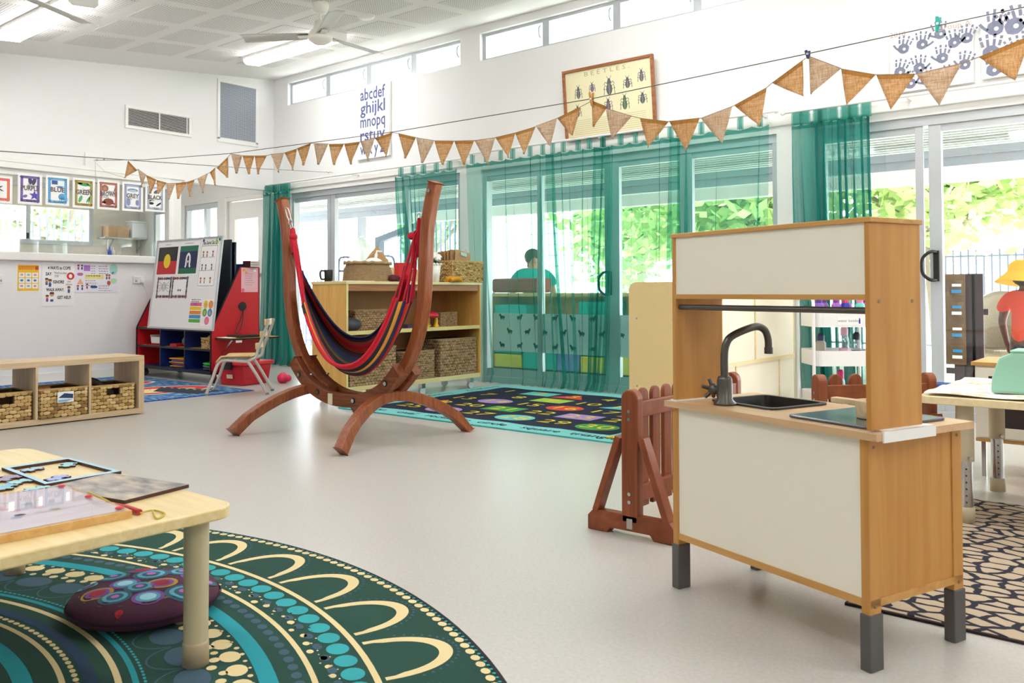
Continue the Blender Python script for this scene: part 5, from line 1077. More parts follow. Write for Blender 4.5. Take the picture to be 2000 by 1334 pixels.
# puzzle frame, boards
def pz3(x,y,z=TZ): return PZ(x,y,z)
def puzzle_frame(label, corners, w=.018):
    C = [pz3(*c) for c in corners]; o = C[0]; q = [c-o for c in C]; t = thing('jigsaw_puzzle', label, 'puzzle', o); ctr = sum(q,Vector())/4
    inn = [p+(ctr-p).normalized()*w*1.5 for p in q]
    for i in range(4):
        j = (i+1)%4
        vs = [(*q[i].xy,.0005),(*q[j].xy,.0005),(*inn[j].xy,.0005),(*inn[i].xy,.0005)]; vs += [(x,y,.009) for x,y,z in vs]
        MB().add(vs,[(3,2,1,0),(0,1,5,4),(1,2,6,5),(2,3,7,6),(3,0,4,7)],1).add(vs[4:],[(0,1,2,3)],0).build('rail', [mat('pale blue print','#a9cfe0',.5,var=.15,vscale=20), mat('dark mdf edge','#4a2a1e',.7)], t)
    return t
puzzle_frame('thin blue wooden puzzle frame lying on the low table', ((3,919),(135,899),(237,926),(88,952)))
def piece(label, cx_, cy_, s_, ang, c_):
    p = pz3(cx_,cy_); pts = []
    for k in range(4):
        a0 = k*PI/2
        L = [(-.5,.5),(-.18,.5),(-.22,.68),(0,.78),(.22,.68),(.18,.5)] if k%2==0 else [(-.5,.5),(-.18,.5),(-.22,.34),(0,.26),(.22,.34),(.18,.5)]
        for u,v in L: pts.append((s_*(u*math.cos(-a0)-v*math.sin(-a0)), s_*(u*math.sin(-a0)+v*math.cos(-a0))))
    o = MB().prism(pts,.0005,.006,1).flat(pts,.0062,0).build('puzzle_piece', [mat('piece '+c_,c_,.5,var=.2,vscale=25), MATS['dark mdf edge']], loc=p); o.rotation_euler = (0,0,ang)
    return tag(o, label, 'puzzle piece')
piece('pale blue puzzle piece inside the frame at its left',63,920,.045,.3,'#9fc6e2'); piece('aqua puzzle piece at the far end inside the frame',133,911,.045,1.0,'#8ecbd6'); piece('lavender blue puzzle piece at the near end inside the frame',112,937,.05,.6,'#9aa6dc')
piece('aqua puzzle piece lying outside the frame at its left',40,944,.05,.2,'#93cbd8'); piece('pale blue puzzle piece near the left picture edge',10,955,.05,.9,'#86bfd2'); piece('dark violet tilted puzzle piece at the left picture edge',12,938,.06,.5,'#9a90a8'); piece('aqua puzzle piece just in front of the frame corner',72,958,.045,.1,'#9bd0d8')
C = [pz3(*c) for c in ((88,959),(215,930),(369,953),(243,985))]; o = C[0]
t = thing('picture_puzzle','flat wooden puzzle board with a grey landscape picture on the low table','puzzle',o)
vs = [((c-o).x,(c-o).y,.0095) for c in C]; vs = [(x,y,.0004) for x,y,z in vs]+vs
m = bpy.data.materials.new('landscape print'); m.use_nodes = True; nt = m.node_tree; b = nt.nodes['Principled BSDF']; b.inputs['Roughness'].default_value = .4
tc = nt.nodes.new('ShaderNodeTexCoord'); mp = nt.nodes.new('ShaderNodeMapping'); mp.inputs['Scale'].default_value = (10,22,1); mp.inputs['Rotation'].default_value = (0,0,.5); n = nt.nodes.new('ShaderNodeTexNoise'); n.inputs['Scale'].default_value = 1; n.inputs['Detail'].default_value = 6
cr = nt.nodes.new('ShaderNodeValToRGB'); cr.color_ramp.elements[0].position = .3; cr.color_ramp.elements[1].position = .75; cr.color_ramp.elements[0].color = lin('#4a4a52'); cr.color_ramp.elements[1].color = lin('#dcc9a0'); el = cr.color_ramp.elements.new(.52); el.color = lin('#a39a92')
nt.links.new(tc.outputs['Object'], mp.inputs[0]); nt.links.new(mp.outputs[0], n.inputs['Vector']); nt.links.new(n.outputs['Fac'], cr.inputs[0]); nt.links.new(cr.outputs[0], b.inputs['Base Color'])
MB().add(vs,[(3,2,1,0),(0,1,5,4),(1,2,6,5),(2,3,7,6),(3,0,4,7)],1).add(vs[4:],[(0,1,2,3)],0).build('board', [m,MATS['dark mdf edge']], t)
C = [pz3(*c) for c in ((258,1012),(128,962),(-140,1000),(-60,1075))]; o = C[0]; q = [c-o for c in C]; ctr = sum(q,Vector())/4
t = thing('magnet_maze','wooden magnetic maze board with a clear cover at the near left of the table','toy',o)
def quad(mb, q, z0, z1, mi): 
    vs = [(p.x,p.y,z0) for p in q]+[(p.x,p.y,z1) for p in q]; mb.add(vs,[(3,2,1,0),(0,1,5,4),(1,2,6,5),(2,3,7,6),(3,0,4,7),(4,5,6,7)],mi); return mb
quad(MB(), q, .0005, .018, 0).build('base', wood('maze beech','#cfa05c','#dfb878','x',.4), t)
quad(MB(), [p+(ctr-p)*.06 for p in q], .0182, .0195, 0).build('printed_sheet', mat('pink print sheet','#e9dcdc',.3,var=.2,vscale=14), t); quad(MB(), [p+(ctr-p)*.03 for p in q], .02, .0225, 0).build('clear_cover', glassmat('acrylic cover',.16,(.97,.97,1)), t)
for u,v in ((.06,.06),(.94,.06),(.5,.06),(.06,.94),(.5,.94)):
    p = q[0]*(1-u)*(1-v)+q[1]*u*(1-v)+q[2]*u*v+q[3]*(1-u)*v; MB().lathe([(0,.0265),(.006,.0262),(.009,.024),(.009,.0225)],12,(p.x,p.y,0)).build('red_pin', mat('red pin','#d82a3a',.4), t)
gg = MB(); rs = random.Random(4)
for k in range(14): p = ctr+Vector((rs.uniform(-.1,.1),rs.uniform(-.06,.06),0)); gg.disc(p.x,p.y,.012,.012,.0199,k%4,14)
gg.build('printed_flowers',[mat('pr blue','#b9c4e4',.4),mat('pr pink','#e4b0b8',.4),mat('pr mint','#b8dcc8',.4),mat('pr cream','#f0dcae',.4)],t)
w0, w1 = pz3(225,993,TZ), pz3(273,1007,TZ)
t = thing('maze_wand','red magnetic wand with a yellow cord lying on the low table','toy',w0); d = w1-w0
MB().tube([(0,0,.008),(d.x*.5,d.y*.5,.009),(d.x,d.y,.008)],[.005,.0075,.007],10).build('wand', mat('red wood','#b8252a',.4), t)
MB().tube(catmull([(d.x,d.y,.006),(pz3(300,1000)-w0)+Vector((0,0,.004)),(pz3(322,1006)-w0)+Vector((0,0,.003)),(pz3(306,1015)-w0)+Vector((0,0,.003)),(pz3(298,1001)-w0)+Vector((0,0,.005))],6),.0022,6).tube(catmull([(0,0,.008),(pz3(200,998)-w0)+Vector((0,0,.03)),(pz3(172,985)-w0)+Vector((0,0,.03))],6),.002,6).build('cord', mat('yellow cord','#c8b44a',.8), t)

# ---------------------------------------------------------------- floor cushion
cc_ = (PZ(130,1180,.05)+PZ(430,1150,.05))/2; cr_ = (PZ(430,1150,.05)-PZ(130,1180,.05)).length/2
t = thing('floor_cushion','round flat floor cushion with purple and blue dot painting circles under the table','cushion',(cc_.x,cc_.y,0))
M_cu = mat('plum cushion','#4a2238',.9,var=.4,vscale=5,bump=.2,bscale=300)
prof = [(0,.0095),(cr_*.75,.0095),(cr_*.95,.025),(cr_,.045),(cr_*.95,.066),(cr_*.75,.082),(cr_*.4,.088),(0,.089)]
MB().lathe(prof,48).build('cover', M_cu, t); tag(MB().lathe([(cr_+.001,.041),(cr_+.004,.045),(cr_+.001,.049)],48,caps=False).build('piping', mat('dark plum','#2a1224',.9), t))
a = MB(); CM = [mat('c blue','#5aa4c0',.9),mat('c violet','#7a4a9a',.9),mat('c pink','#c06ac0',.9),mat('c red','#a8202e',.9),mat('c gold','#b08a3a',.9),mat('c teal','#2f5f70',.9),mat('c olive','#7a7048',.9),mat('c sky','#a8dcee',.9)]
def cz(x,y): r = math.hypot(x,y)/cr_; pr_ = [(0,.089),(.4,.088),(.75,.082),(.95,.066),(1,.045)]; return next((a_[1]+(b_[1]-a_[1])*(r-a_[0])/(b_[0]-a_[0]) for a_,b_ in zip(pr_,pr_[1:]) if r <= b_[0]), .045)
def cdisc(x,y,r,mi,lift):
    if math.hypot(x,y)+r > cr_*.97: return
    n = 16; vs = [(x,y,cz(x,y)+lift)]+[(x+r*math.cos(2*PI*k/n),y+r*math.sin(2*PI*k/n),cz(x+r*math.cos(2*PI*k/n),y+r*math.sin(2*PI*k/n))+lift) for k in range(n)]
    a.add(vs,[(0,1+k,1+(k+1)%n) for k in range(n)],mi,True)
cdisc(-.01,-.01,cr_*.78,6,.0006)
rs = random.Random(12)
spots = [(x,y) for x in [-.2,-.12,-.04,.04,.12,.2] for y in [-.2,-.12,-.04,.04,.12,.2]]
for i,(x,y) in enumerate(spots):
    x += rs.uniform(-.02,.02); y += rs.uniform(-.02,.02); R = rs.uniform(.036,.052); sch = [(5,0,5,2),(4,1,3,3),(1,0,7,7),(5,0,5,2)][i%4]
    for q,mi in enumerate(sch): cdisc(x,y,R*(1-.25*q),mi,.0012+.0006*q)
a.build('dot_painting', CM, t)
# ---------------------------------------------------------------- play kitchen (seen from behind)
M_kw = wood('kitchen birch ply','#bb8140','#cd9852','z',.42,.5); M_kx = wood('kitchen birch ply long','#c08a46','#d4a462','x',.4,.5); M_ktop = wood('kitchen worktop','#c9a277','#d8b68e','x',.35,.5)
M_pan = mat('off white panel','#f0e9d8',.55); M_sleeve = mat('charcoal plastic sleeve','#55524f',.5); M_gun = mat('dark grey steel','#5c5955',.35,.6)
KA = -.35191; KO = Vector((-1.304,2.397,0))
t = thing('play_kitchen','birch play kitchen with white back panels, tall hutch and charcoal feet in the right foreground','play kitchen',KO,KA)
for x in (0,.681):
    for y in (0,.34):
        MB().box(x,x+.025,y,y+.042,.1,.56).build('leg', M_kw, t, bevel=.002); MB().box(x-.003,x+.028,y-.004,y+.046,0,.137).build('leg_sleeve', M_sleeve, t, bevel=.003)
MB().box(.02,.686,.004,.0085,.172,.56).build('back_panel', M_pan, t); MB().box(.0,.706,.001,.38,.153,.172).build('base_board', M_kx, t)
for x in (.006,.694): MB().box(x,x+.008,.04,.342,.166,.56).build('side_panel', M_kw, t)
for x0,x1,hx in ((.03,.36,.33),(.366,.68,.39)):
    d = MB().box(x0,x1,.368,.38,.19,.55).build('cupboard_door', M_pan, t); MB().cyl((hx,.38,.48),(hx,.4,.48),.012).build('knob', M_gun, d)
MB().box(.345,.355,.01,.37,.172,.56).build('inner_divider', M_kw, t)
# worktop with a cut out for the sink basin
sx0, sx1, sy0, sy1 = .07, .315, .10, .335
mb = MB(); 
for x0,x1,y0,y1 in ((-.024,sx0,-.012,.388),(sx1,.738,-.012,.388),(sx0,sx1,-.012,sy0),(sx0,sx1,sy1,.388)): mb.box(x0,x1,y0,y1,.56,.578)
mb.build('worktop', M_ktop, t); 
sk = MB(); o_, i_ = rrect(sx0-.008,sx1+.008,sy0-.008,sy1+.008,.03), rrect(sx0+.006,sx1-.006,sy0+.006,sy1-.006,.028); b_ = rrect(sx0+.02,sx1-.02,sy0+.02,sy1-.02,.03); n = len(o_)
rings = [(o_,.579),(o_,.584),(i_,.584),(b_,.5)]
sk.add([(x,y,z) for R,z in rings for x,y in R],[(q*n+k,q*n+(k+1)%n,(q+1)*n+(k+1)%n,(q+1)*n+k) for q in range(3) for k in range(n)]+[tuple(3*n+k for k in range(n))],0)
sk.build('sink', mat('black sink','#3a3a3c',.35,.2), t)
tp = MB().lathe([(0,0),(.034,0),(.034,.006),(.024,.016),(.023,.075),(.02,.084),(.013,.088)],20,(.155,.072,.5785)).tube(catmull([(.155,.072,.66),(.155,.072,.73),(.157,.08,.765),(.16,.1,.785),(.172,.15,.805),(.178,.19,.812),(.184,.215,.80),(.186,.226,.775),(.186,.228,.745)],6),.0115,12).cyl((.186,.228,.748),(.186,.228,.728),.0135,12)
tpo = tp.build('tap', M_gun, t)
kn = MB().sphere((.118,.062,.622),.018,12).cyl((.155,.072,.622),(.12,.063,.622),.012)
for k in range(5): a_ = k*2*PI/5+.3; kn.tube([(.118,.062,.622),(.104,.058+.03*math.cos(a_),.622+.03*math.sin(a_))],.006,8)
kn.build('tap_knob', M_gun, t)
MB().prism(rrect(.43,.69,.03,.345,.015),.5785,.586).build('hob', mat('dark hob glass','#565d68',.18,.0), t, bevel=.003)
# hutch
MB().box(.004,.018,0,.2,.583,1.088).build('hutch_side', M_kw, t, bevel=.001); MB().box(.702,.716,0,.2,.583,1.088).build('hutch_side', M_kw, t, bevel=.001)
MB().box(-.001,.722,-.003,.204,1.088,1.101).build('hutch_top', M_kx, t, bevel=.002); MB().box(.018,.702,.004,.009,.912,1.088).build('hutch_back', M_pan, t); MB().box(.018,.702,0,.2,.898,.912).build('hutch_shelf', M_kx, t)
for x0,x1 in ((.022,.355),(.363,.698)): MB().box(x0,x1,.188,.196,.916,1.084).build('hutch_door', M_pan, t)
MB().cyl((.018,.02,.872),(.702,.02,.872),.0085,12).build('rail', M_gun, t)
MB().box(-.004,.022,-.004,.21,.5785,.583).build('corner_guard', M_trim, t); MB().box(.70,.742,.03,.215,.5785,.583).box(.7385,.743,.01,.215,.556,.583).build('corner_guard', M_trim, t)
for y,z in ((.035,.895),(.165,.895)): MB().cyl((.716,y,z),(.7175,y,z),.005,10).build('screw', mat('screw grey','#8a7358',.5), t)
for y,z in ((.02,.54),(.361,.54),(.361,.155),(.02,.155)): MB().cyl((.706,y,z),(.7075,y,z),.0045,10).build('screw', MATS['screw grey'], t)
# toy pan on the hob
p = KO+Matrix.Rotation(KA,3,'Z') @ Vector((.60,.165,.5875))
t = thing('toy_pan','pale wooden toy saucepan with a long flat handle on the play hob','toy pan',p,KA)
M_pw = wood('pale toy wood','#dcc193','#ecd8b2','o',.45)
MB().lathe([(0,0),(.042,0),(.046,.045),(.039,.045),(.036,.008),(0,.008)],24).build('pan', M_pw, t, bevel=.001); MB().box(-.125,-.03,-.013,.013,.028,.042).build('handle', M_pw, t, bevel=.002)

# ---------------------------------------------------------------- picket fence pieces
M_fen = wood('red brown fence wood','#7d3f22','#9a5230','z',.4,.8); M_fenx = wood('red brown fence wood long','#7d3f22','#9a5230','o',.4,.8)
def picket_outline(w, z0, z1): return [(-w/2,z0),(w/2,z0)]+[(w/2*math.cos(PI*k/10), z1-w/2+w/2*math.sin(PI*k/10)) for k in range(11)]
def fence(label, o, rz, L, n, H=.552):
    t = thing('picket_fence', label, 'fence', o, rz, 'small wooden picket fences')     # runs along local x, end frames lie across
    for x in (0, L):
        MB().prism(picket_outline(.072,.05,H),x-.022,x+.022,0,'x').build('post', M_fen, t, bevel=.006)
        MB().prism([(-.19,0),(-.1,0),(-.085,.02),(.085,.02),(.1,0),(.19,0),(.19,.055),(.165,.08),(-.165,.08),(-.19,.055)],x-.022,x+.022,0,'x').build('foot', M_fenx, t, bevel=.004)
        for s_ in (-1,1): MB().beam((x,s_*.155,.075),(x,s_*.05,.37),.026,.05,(1,0,0)).build('brace', M_fenx, t, bevel=.003)
        for z in (.47,.44,.16,.13): MB().cyl((x-.0225,0,z),(x-.026,0,z),.007,10).build('bolt', M_steel, t)
    for k in range(n):
        xx = .075+(L-.15)*k/(n-1); MB().prism([(xx+a_,b_) for a_,b_ in picket_outline(.062,.1,H+.0)],-.012,.006,0,'y').build('picket', M_fen, t, bevel=.004)
    for z in (.445,.13): MB().box(.02,L-.02,-.032,-.012,z,z+.06).build('rail', M_fenx, t, bevel=.003)
    return t
f1 = fence('red brown wooden picket fence section just left of the play kitchen', (-1.694,2.8,0), PI/2, .88, 9)
MB().box(-.0245,-.0225,-.012,.012,.03,.068).build('label_plate', mat('silver label','#b5b0a6',.5), f1)
pa, pb = PZ(1600,731,.552), PZ(1812,727,.552); dv = pb-pa
fence('red brown picket fence section behind the worktop of the play kitchen', (pa.x,pa.y,0), math.atan2(dv.y,dv.x), dv.length, max(5,int(dv.length/.095)))
# ---------------------------------------------------------------- cream cabinet seen from its back
t = thing('cream_cabinet','tall cream cabinet with a rounded corner turned away beside the curtains','cabinet',(-2.74,4.5,0)); CH = PY(1250,551,4.5).z
M_crm = mat('cream laminate','#ddc48d',.5,var=.04,vscale=60); M_crw = mat('pale cream board','#e9e0c8',.55,var=.05,vscale=4); M_stp = wood('pale pine strip','#e0c692','#ecd8ab','y',.5)
side = [(0,.08),(.44,.08),(.44,CH)]+[(.05-.05*math.sin(k*PI/12)*1.0, CH-.05+.05*math.cos(k*PI/12)) for k in range(7)]
MB().prism(side,0,.018,0,'y').build('side_panel', M_crm, t); MB().prism(side,1.53,1.548,0,'y').build('side_panel', M_crm, t)
MB().box(.43,.438,.018,1.53,.08,CH-.01).build('back_board', M_crw, t)
for z in (.45,CH-.04): MB().box(.438,.446,.018,1.53,z,z+.025).build('strip', M_stp, t)
for y,z0,z1 in ((.35,.45,CH-.03),(.85,.45,CH-.03),(1.25,.08,.45),(.55,.08,.45)): MB().box(.438,.444,y,y+.018,z0,z1).build('strip', M_stp, t)
for z in (.08,.45,CH-.03): MB().box(.0,.43,.018,1.53,z,z+.018).build('shelf', M_crm, t)
for x in (.05,.39):
    for y in (.06,1.48): MB().cyl((x-.012,y,.036),(x+.012,y,.036),.035,14).build('caster', M_black, t); MB().box(x-.012,x+.012,y-.012,y+.012,.05,.08).build('caster_stem', M_steel, t)
for x,z in ((.055,CH-.22),(.3,CH-.22),(.055,.35),(.3,.35)): MB().cyl((x,-.001,z),(x,0,z),.006,10).build('screw', M_steel, t)
# ---------------------------------------------------------------- white trolley with drink bottles
TO = Vector((-2.0,5.59,0)); TR = math.atan2(.631,.776)
t = thing('white_trolley','white three tier metal trolley labelled water bottles behind the play kitchen','trolley',TO,TR)
M_wm = mat('white powder coat','#f0efee',.4)
for x in (0,.42):
    for y in (0,.3): MB().cyl((x,y,.05),(x,y,.84 if y==0 else .84),.0105,10).build('post', M_wm, t); MB().cyl((x-.01,y,.025),(x+.01,y,.025),.025,14).build('caster', M_black, t)
    MB().tube(catmull([(x,0,.83),(x,.02,.87),(x,.15,.875),(x,.28,.87),(x,.3,.83)],6),.0105,10).build('handle', M_wm, t)
for zt in (.15,.43,.685):
    tr = MB(); A_, B_ = rrect(.012,.408,-.02,.32,.05), rrect(.018,.402,-.014,.314,.046); n = len(A_)
    tr.add([(x,y,z) for R,z in ((A_,zt),(A_,zt+.1),(B_,zt+.1),(B_,zt+.006)) for x,y in R],[(q*n+k,q*n+(k+1)%n,(q+1)*n+(k+1)%n,(q+1)*n+k) for q in range(3) for k in range(n)]+[tuple(k for k in range(n-1,-1,-1)),tuple(3*n+k for k in range(n))],0)
    tr.build('tray', M_wm, t)
lb = MB().box(.15,.31,-.024,-.021,.70,.752).build('sign', M_paper, t); text('lettering','water bottles',.026,mat('pencil grey','#6a6a72',.7),t,0,0,0,M=frameM((.222,-.0245,.727),(1,0,0),(0,0,1))); MB().box(.288,.298,-.0252,-.0242,.708,.736).cyl((.293,-.0247,.736),(.293,-.0247,.745),.003).build('bottle_drawing', mat('ink blue','#1f3f9a',.6), t)
def bottle(label, x, y, z, H, r, c_, capc, clear=False, TM=None):
    p = TO+Matrix.Rotation(TR,3,'Z') @ Vector((x,y,z)); b = thing('drink_bottle', label, 'bottle', p)
    bm_ = glassmat('clear bottle',.12,(.86,.9,.93)) if clear else mat('bottle '+c_,c_,.35)
    MB().lathe([(0,0),(r*.95,0),(r,.01),(r,H*.68),(r*.6,H*.78),(r*.55,H*.8)],18).build('body', bm_, b); MB().lathe([(r*.7,H*.76),(r*.72,H*.92),(r*.4,H),(0,H)],16).build('lid', mat('lid '+capc,capc,.4), b); MB().lathe([(r+.001,H*.3),(r+.001,H*.42)],18,caps=False).build('band', mat('lid '+capc), b)
L_ = TO
for k,(x,y,c_,cp,l_) in enumerate(((.06,.06,'#7d5ab8','#5a3a9a','violet drink bottle at the left end of the trolley top'),(.12,.14,'#8a4fae','#6a3a8a','purple drink bottle second from the left on the trolley top'),(.17,.05,'#a060c0','#7a3a9a','lilac drink bottle third from the left on the trolley top'),(.24,.08,'#2436b8','#e0407a','royal blue drink bottle with a pink base on the trolley top'),(.29,.17,'#8a60c8','#5ac04a','violet drink bottle with a green strap on the trolley top'),(.33,.06,'#62d0c0','#f080b8','mint drink bottle with a pink clip on the trolley top'),(.38,.1,'#d070c0','#7a2a9a','pink and purple drink bottle at the right end of the trolley top'))):
    bottle(l_, x, y, .6915, .2, .03, c_, cp)
bottle('steel drink bottle with a navy lid on the middle trolley tray', .1, .15, .4365, .2, .034, '#a9a294', '#232a5a'); bottle('clear drink bottle with a pink lid on the middle trolley tray', .24, .1, .4365, .25, .034, '', '#e9b6cc', True); bottle('clear drink bottle with a black lid at the right of the middle tray', .33, .12, .4365, .21, .033, '', '#1f2430', True); bottle('drink bottle with a hot pink strap on the bottom trolley tray', .22, .12, .1565, .24, .03, '', '#d82a7a', True)

# ---------------------------------------------------------------- table and things at the right edge
RZ_ = .505
t = thing('activity_table','pale table on height adjustable legs at the right edge of the picture','table',(-.9,3.66,0))
MB().prism(rrect(0,1.3,0,.86,.04),RZ_-.03,RZ_).build('tabletop', M_birch, t, bevel=.003)
for x,y in ((.15,.1),(1.15,.1),(.15,.76),(1.15,.76)):
    l = MB().lathe([(.033,.25),(.033,RZ_-.03)],20,(x,y,0)).build('leg', mat('beige leg','#cbbd9f',.45), t); MB().lathe([(.026,.06),(.026,.26)],20,(x,y,0)).build('inner_tube', M_steel, l); MB().lathe([(0,.01),(.032,.01),(.032,.065),(.028,.07)],20,(x,y,0)).build('foot', mat('beige leg'), l)
    dts = MB()
    for k in range(6): dts.cyl((x+.008,y-.0255,.09+.026*k),(x+.008,y-.0265,.09+.026*k),.0035,8)
    dts.build('height_holes', M_black, l); MB().cyl((x+.02,y-.03,.265),(x+.03,y-.045,.265),.008,8).build('clamp_screw', M_steel, l)
m = bpy.data.materials.new('patterned cotton'); m.use_nodes = True; nt = m.node_tree; b = nt.nodes['Principled BSDF']; b.inputs['Roughness'].default_value = .9
tc = nt.nodes.new('ShaderNodeTexCoord'); v = nt.nodes.new('ShaderNodeTexVoronoi'); v.inputs['Scale'].default_value = 16; cr = nt.nodes.new('ShaderNodeValToRGB'); cr.color_ramp.interpolation = 'EASE'
cr.color_ramp.elements[0].color = lin('#8fa0b0'); cr.color_ramp.elements[1].color = lin('#f2efe8'); cr.color_ramp.elements[1].position = .5; q = cr.color_ramp.elements.new(.25); q.color = lin('#ead9a0'); q = cr.color_ramp.elements.new(.38); q.color = lin('#efc8c4')
nt.links.new(tc.outputs['Object'], v.inputs['Vector']); nt.links.new(v.outputs['Distance'], cr.inputs[0]); nt.links.new(cr.outputs[0], b.inputs['Base Color'])
tag(MB().grid(lambda u,v_: (.02+.5*u, .02+.74*v_, .0095+.003*math.sin(u*9+v_*7)+.003*math.sin(v_*19)),30,30).build('cotton_cloth', m, loc=(-.9,3.66,RZ_), solid=.003), 'crinkled patterned cotton cloth spread over the table at the right','cloth')
p = PZ(1934,774,RZ_)
t = thing('mint_box','mint green play box with rounded shoulders on the table at the right','box',(p.x,p.y,RZ_+.012))
prf = [(0,0),(.42,0),(.42,.12),(.37,.165),(.08,.165),(.03,.14),(.005,.06)]
MB().prism(prf,0,.16,0,'y').build('body', mat('mint enamel','#9fd6bd',.35), t, bevel=.012); MB().box(.07,.38,-.002,.162,.163,.172).build('lid', mat('mint enamel'), t, bevel=.006)
t = thing('white_cupboard','white toy cupboard with dark glass doors and a wooden top at the right edge','cupboard',(-.9,4.76,0))
MB().box(0,.8,0,.4,.19,.55).build('body', M_pan, t); MB().box(-.015,.815,-.015,.415,.55,.567).build('top', M_kx, t); MB().box(0,.8,-.004,.4,.175,.19).build('base_board', M_kx, t)
for x in (.01,.41):
    d = MB().box(x,x+.38,-.012,0,.2,.25).box(x,x+.38,-.012,0,.5,.54).box(x,x+.05,-.012,0,.25,.5).box(x+.33,x+.38,-.012,0,.25,.5).build('door', M_pan, t); MB().box(x+.05,x+.33,-.008,-.004,.25,.5).build('glass', mat('dark smoked glass','#352a2c',.15), d); MB().box(x+.05,x+.33,-.01,-.006,.43,.445).build('shelf_line', M_pan, d)
for x in (.02,.765):
    for y in (.02,.37): MB().box(x,x+.02,y,y+.02,0,.19).build('leg', M_steel, t)
MB().box(.3,.62,.02,.38,.5675,.575).build('sink_rim', M_trim, t)
tag(MB().box(0,.2,0,.28,0,.012).build('white_tablet', M_trim, loc=(-.72,4.9,.5755), bevel=.004), 'flat white tray on top of the white toy cupboard','tray')
t = thing('blue_stool','small blue woven stool seen under the right table','stool',(-1.07,4.6,0))
MB().box(0,.13,0,.13,.36,.46).build('woven_seat', mat('blue woven nylon','#2a4a9a',.8,var=.5,vscale=60), t, bevel=.01)
for x in (.01,.13):
    for y in (.01,.13): MB().cyl((x,y,0),(x,y,.3),.008,8).build('leg', M_wm, t)
# dark rug with cream cells
m = bpy.data.materials.new('cell pattern carpet'); m.use_nodes = True; nt = m.node_tree; b = nt.nodes['Principled BSDF']; b.inputs['Roughness'].default_value = .95
tc = nt.nodes.new('ShaderNodeTexCoord'); mp = nt.nodes.new('ShaderNodeMapping'); mp.inputs['Scale'].default_value = (11,17,1); mp.inputs['Rotation'].default_value = (0,0,.35); v = nt.nodes.new('ShaderNodeTexVoronoi'); v.feature = 'DISTANCE_TO_EDGE'; v.inputs['Scale'].default_value = 1; v.inputs['Randomness'].default_value = .75; v.voronoi_dimensions = '2D'
cr = nt.nodes.new('ShaderNodeValToRGB'); cr.color_ramp.elements[0].position = .1; cr.color_ramp.elements[1].position = .13; cr.color_ramp.elements[0].color = lin('#15162a'); cr.color_ramp.elements[1].color = lin('#b9a68e')
nt.links.new(tc.outputs['Object'], mp.inputs[0]); wn = nt.nodes.new('ShaderNodeTexNoise'); wn.inputs['Scale'].default_value = 1.4; wn.inputs['Detail'].default_value = 1; wa = nt.nodes.new('ShaderNodeVectorMath'); wa.operation = 'MULTIPLY_ADD'; wa.inputs[1].default_value = (.4,.4,0); nt.links.new(mp.outputs[0], wn.inputs['Vector']); nt.links.new(wn.outputs['Color'], wa.inputs[0]); nt.links.new(mp.outputs[0], wa.inputs[2]); nt.links.new(wa.outputs[0], v.inputs['Vector']); nt.links.new(v.outputs['Distance'], cr.inputs[0]); nt.links.new(cr.outputs[0], b.inputs['Base Color'])
t = thing('cell_rug','navy rug with beige cell pattern under the play kitchen and right table','rug',(.3,3.385,0)); MB().box(-1.13,1.13,-.805,.805,.0005,.009).build('pile', m, t); MB().box(-1.138,1.138,-.813,.813,.0004,.0075).build('binding', mat('dark brown binding','#2a2024',.9), t)
# ================================================================ curtains
YC = 6.53
M_sheer = sheermat('sheer teal voile','#3aa89b',.24); M_tab = sheermat('teal voile layered','#2f9a8f',.55); M_dense = sheermat('gathered teal voile','#2b8f86',.64)
M_rod = mat('white rod','#f2f2ef',.35)
def rod(label, x0, y0, x1, y1):
    a, b = PY(x0,y0,YC), PY(x1,y1,YC); z = (a.z+b.z)/2; t = thing('curtain_rod', label, 'curtain rod', (a.x,YC,z), group='white curtain rods')
    L = b.x-a.x; MB().cyl((0,0,0),(L,0,0),.012,12).build('rod', M_rod, t); MB().sphere((-.01,0,0),.022,10).build('finial', M_rod, t); MB().sphere((L+.01,0,0),.022,10).build('finial', M_rod, t)
    for k in range(3): xx = .12+(L-.24)*k/2; MB().box(xx-.008,xx+.008,.0,YB-YC-.002,-.02,.0).box(xx-.012,xx+.012,YB-YC-.006,YB-YC-.001,-.09,.02).build('bracket', M_rod, t)
    return z, a.x, b.x
z1_, *_ = rod('white curtain rod over the left glazed doors', 517,363,900,309); z2_, *_ = rod('white curtain rod over the middle glazed doors', 907,302,1513,217); z3_, *_ = rod('white curtain rod over the right glazed doors', 1531,218,2060,150)
def cx_(p): return PY(p,400,YC).x
